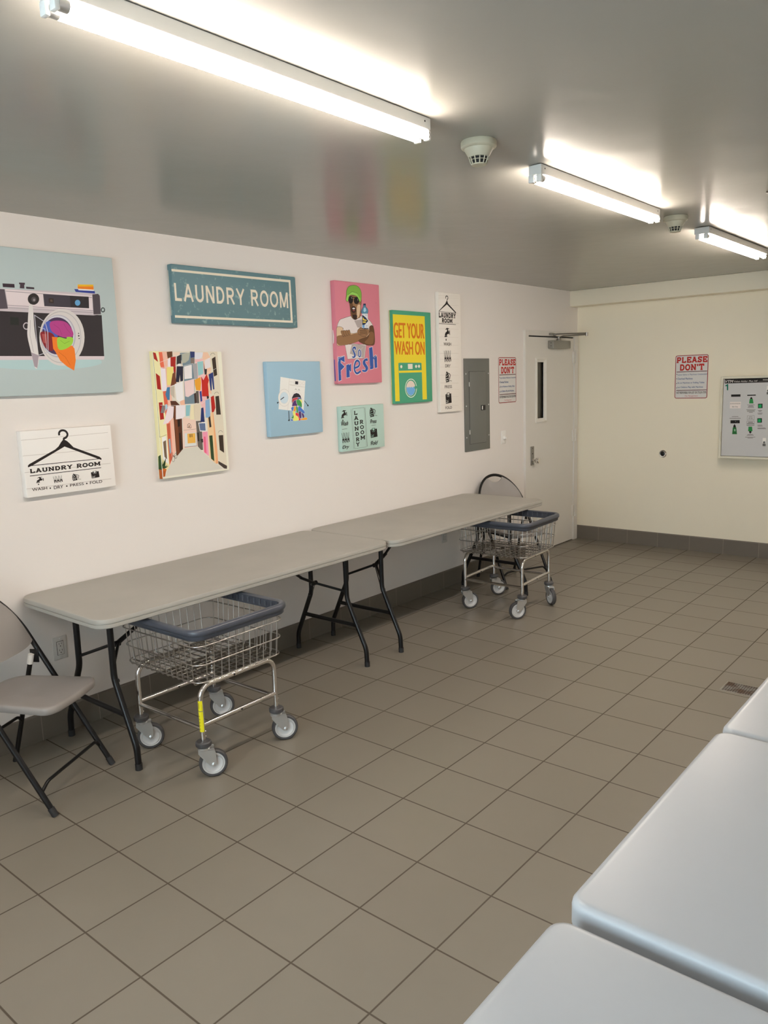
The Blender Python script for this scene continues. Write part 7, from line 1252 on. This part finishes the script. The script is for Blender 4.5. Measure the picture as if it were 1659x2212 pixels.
def laundry_cart(label, x, y, rz, casters):
    t = thing('laundry_cart', label, 'laundry cart', (x, y, 0), rz, 'wire laundry carts on casters')
    obj('rim_bumper', rim_mesh(), BUMPER, t, sharp=50); obj('wire_basket', basket_mesh(), WIRE, t, sharp=60); obj('cart_frame', frame_mesh(), [CHROME, DARK], t, sharp=60)
    for (sx, sy), ang in zip(((1, -1), (1, 1), (-1, 1), (-1, -1)), casters):
        c = obj('caster', fork_mesh(), ZINC, t, loc=(sx*PX, sy*PY, 0), rz=math.radians(ang)-rz, sharp=40)
        a, b = wheel_meshes()
        obj('tyre', a, TREAD, c, sharp=50); obj('wheel_hub', b, HUB, c, sharp=40)
        bm = NB(); lathe(bm, [(.030, .146), (.034, .148), (.035, .154), (.034, .164), (.029, .168), (.012, .169)], 24); obj('swivel_collar', bm, TREAD, c, sharp=30)
    return t
cart = laundry_cart('wire laundry cart with yellow sticker, half under the nearer folding table', .720, 1.060, math.radians(1.0), (56, 56, 56, 56))
bm = NB(); R_ = .0117
for z0, z1 in ((.212, .304), (.307, .352)):
    n = 10; ring = [(math.radians(-150+150*k/n)) for k in range(n+1)]
    vs = [[bm.verts.new((PX+R_*math.cos(a), -PY+R_*math.sin(a), z)) for a in ring] for z in (z0, z1)]
    for k in range(n): bm.faces.new((vs[0][k], vs[0][k+1], vs[1][k+1], vs[1][k]))
    a0 = -1.95
    for q in range(5):
        zz = z0+.012+(z1-z0-.02)*q/5; c = [bm.verts.new((PX+(R_+.0003)*math.cos(a), -PY+(R_+.0003)*math.sin(a), z)) for z in (zz, zz+.004) for a in (a0+.15, a0+.45, a0+.75)]
        for k in range(2):
            f = bm.faces.new((c[k], c[k+1], c[k+4], c[k+3])); f.material_index = 1
st = obj('warning_sticker', bm, [mat('sticker_yellow', (.80, .72, .01), .5), mat('sticker_ink', (.42, .36, .02), .6)], cart, sharp=40); st['label'] = 'yellow warning sticker wrapped around the front post'
laundry_cart('wire laundry cart without sticker, parked at the far table end near the door', .695, 3.800, math.radians(3.0), (236, 325, 55, 55))

# ------------------------------------------------------------------ washers
def washer(label, y0, y1, zt):
    x0, x1 = 3.160, 3.880; yc = (y0+y1)/2; h = (y1-y0)/2; hx = (x1-x0)/2
    t = thing('washing_machine', label, 'washing machine', ((x0+x1)/2, yc, 0), group='white front loading washers in a row')
    bm = NB(); box(bm, -hx+.012, hx, -h+.004, h-.004, .03, zt-.040, .008)
    for sx in (-1, 1):
        for sy in (-1, 1): lathe(bm, [(.02, 0), (.02, .008), (.008, .010), (.008, .035)], 12, M4((sx*(hx-.07), sy*(h-.06), 0)), mi=1)
    obj('cabinet', bm, [ENAMEL, RUBBER], t)
    bm = NB(); slab(bm, -hx, hx, -h, h, .030, [(.006, zt-.042), (0, zt-.040), (0, zt-.037), (0, zt-.013), (.0012, zt-.007), (.004, zt-.003), (.0075, zt-.0008), (.011, zt), (.016, zt)], n=8)
    obj('top_panel', bm, ENAMEL, t, sharp=60)
    MX = M4((-hx+.012, 0, .46), ry=-PI/2)
    bm = NB(); lathe(bm, [(.205, 0), (.205, .016), (.190, .030), (.165, .032), (.150, .022)], 40, MX); dd = obj('door', bm, [WHITEP], t)
    bm = NB(); lathe(bm, [(.152, .022), (.120, .012), (.0, .004)], 40, MX); obj('door_glass', bm, mat('porthole_glass', (.03, .035, .04), .05), dd)
    bm = NB(); box(bm, -hx-.024, -hx-.004, .165, .195, .42, .50, .006); obj('door_handle', bm, ZINC, dd)
    bm = NB(); box(bm, -hx+.002, -hx+.014, -h+.02, h-.02, zt-.17, zt-.055, .004); box(bm, -hx, -hx+.003, -.10, .02, zt-.14, zt-.085, .001, 1, 1); lathe(bm, [(.022, 0), (.020, .016), (0, .018)], 20, M4((-hx+.002, .16, zt-.112), ry=-PI/2), mi=2)
    obj('control_panel', bm, [mat('washer_panel', (.30, .31, .32), .4), BLACK, WHITEP], t)
washer('white washing machine nearest the camera, in the bottom right corner', -.847, -.162, .935)
washer('middle white washing machine of the row at the right edge', -.137, .548, .940)
washer('farthest white washing machine of the row, beside the floor drain', .556, 1.241, .937)
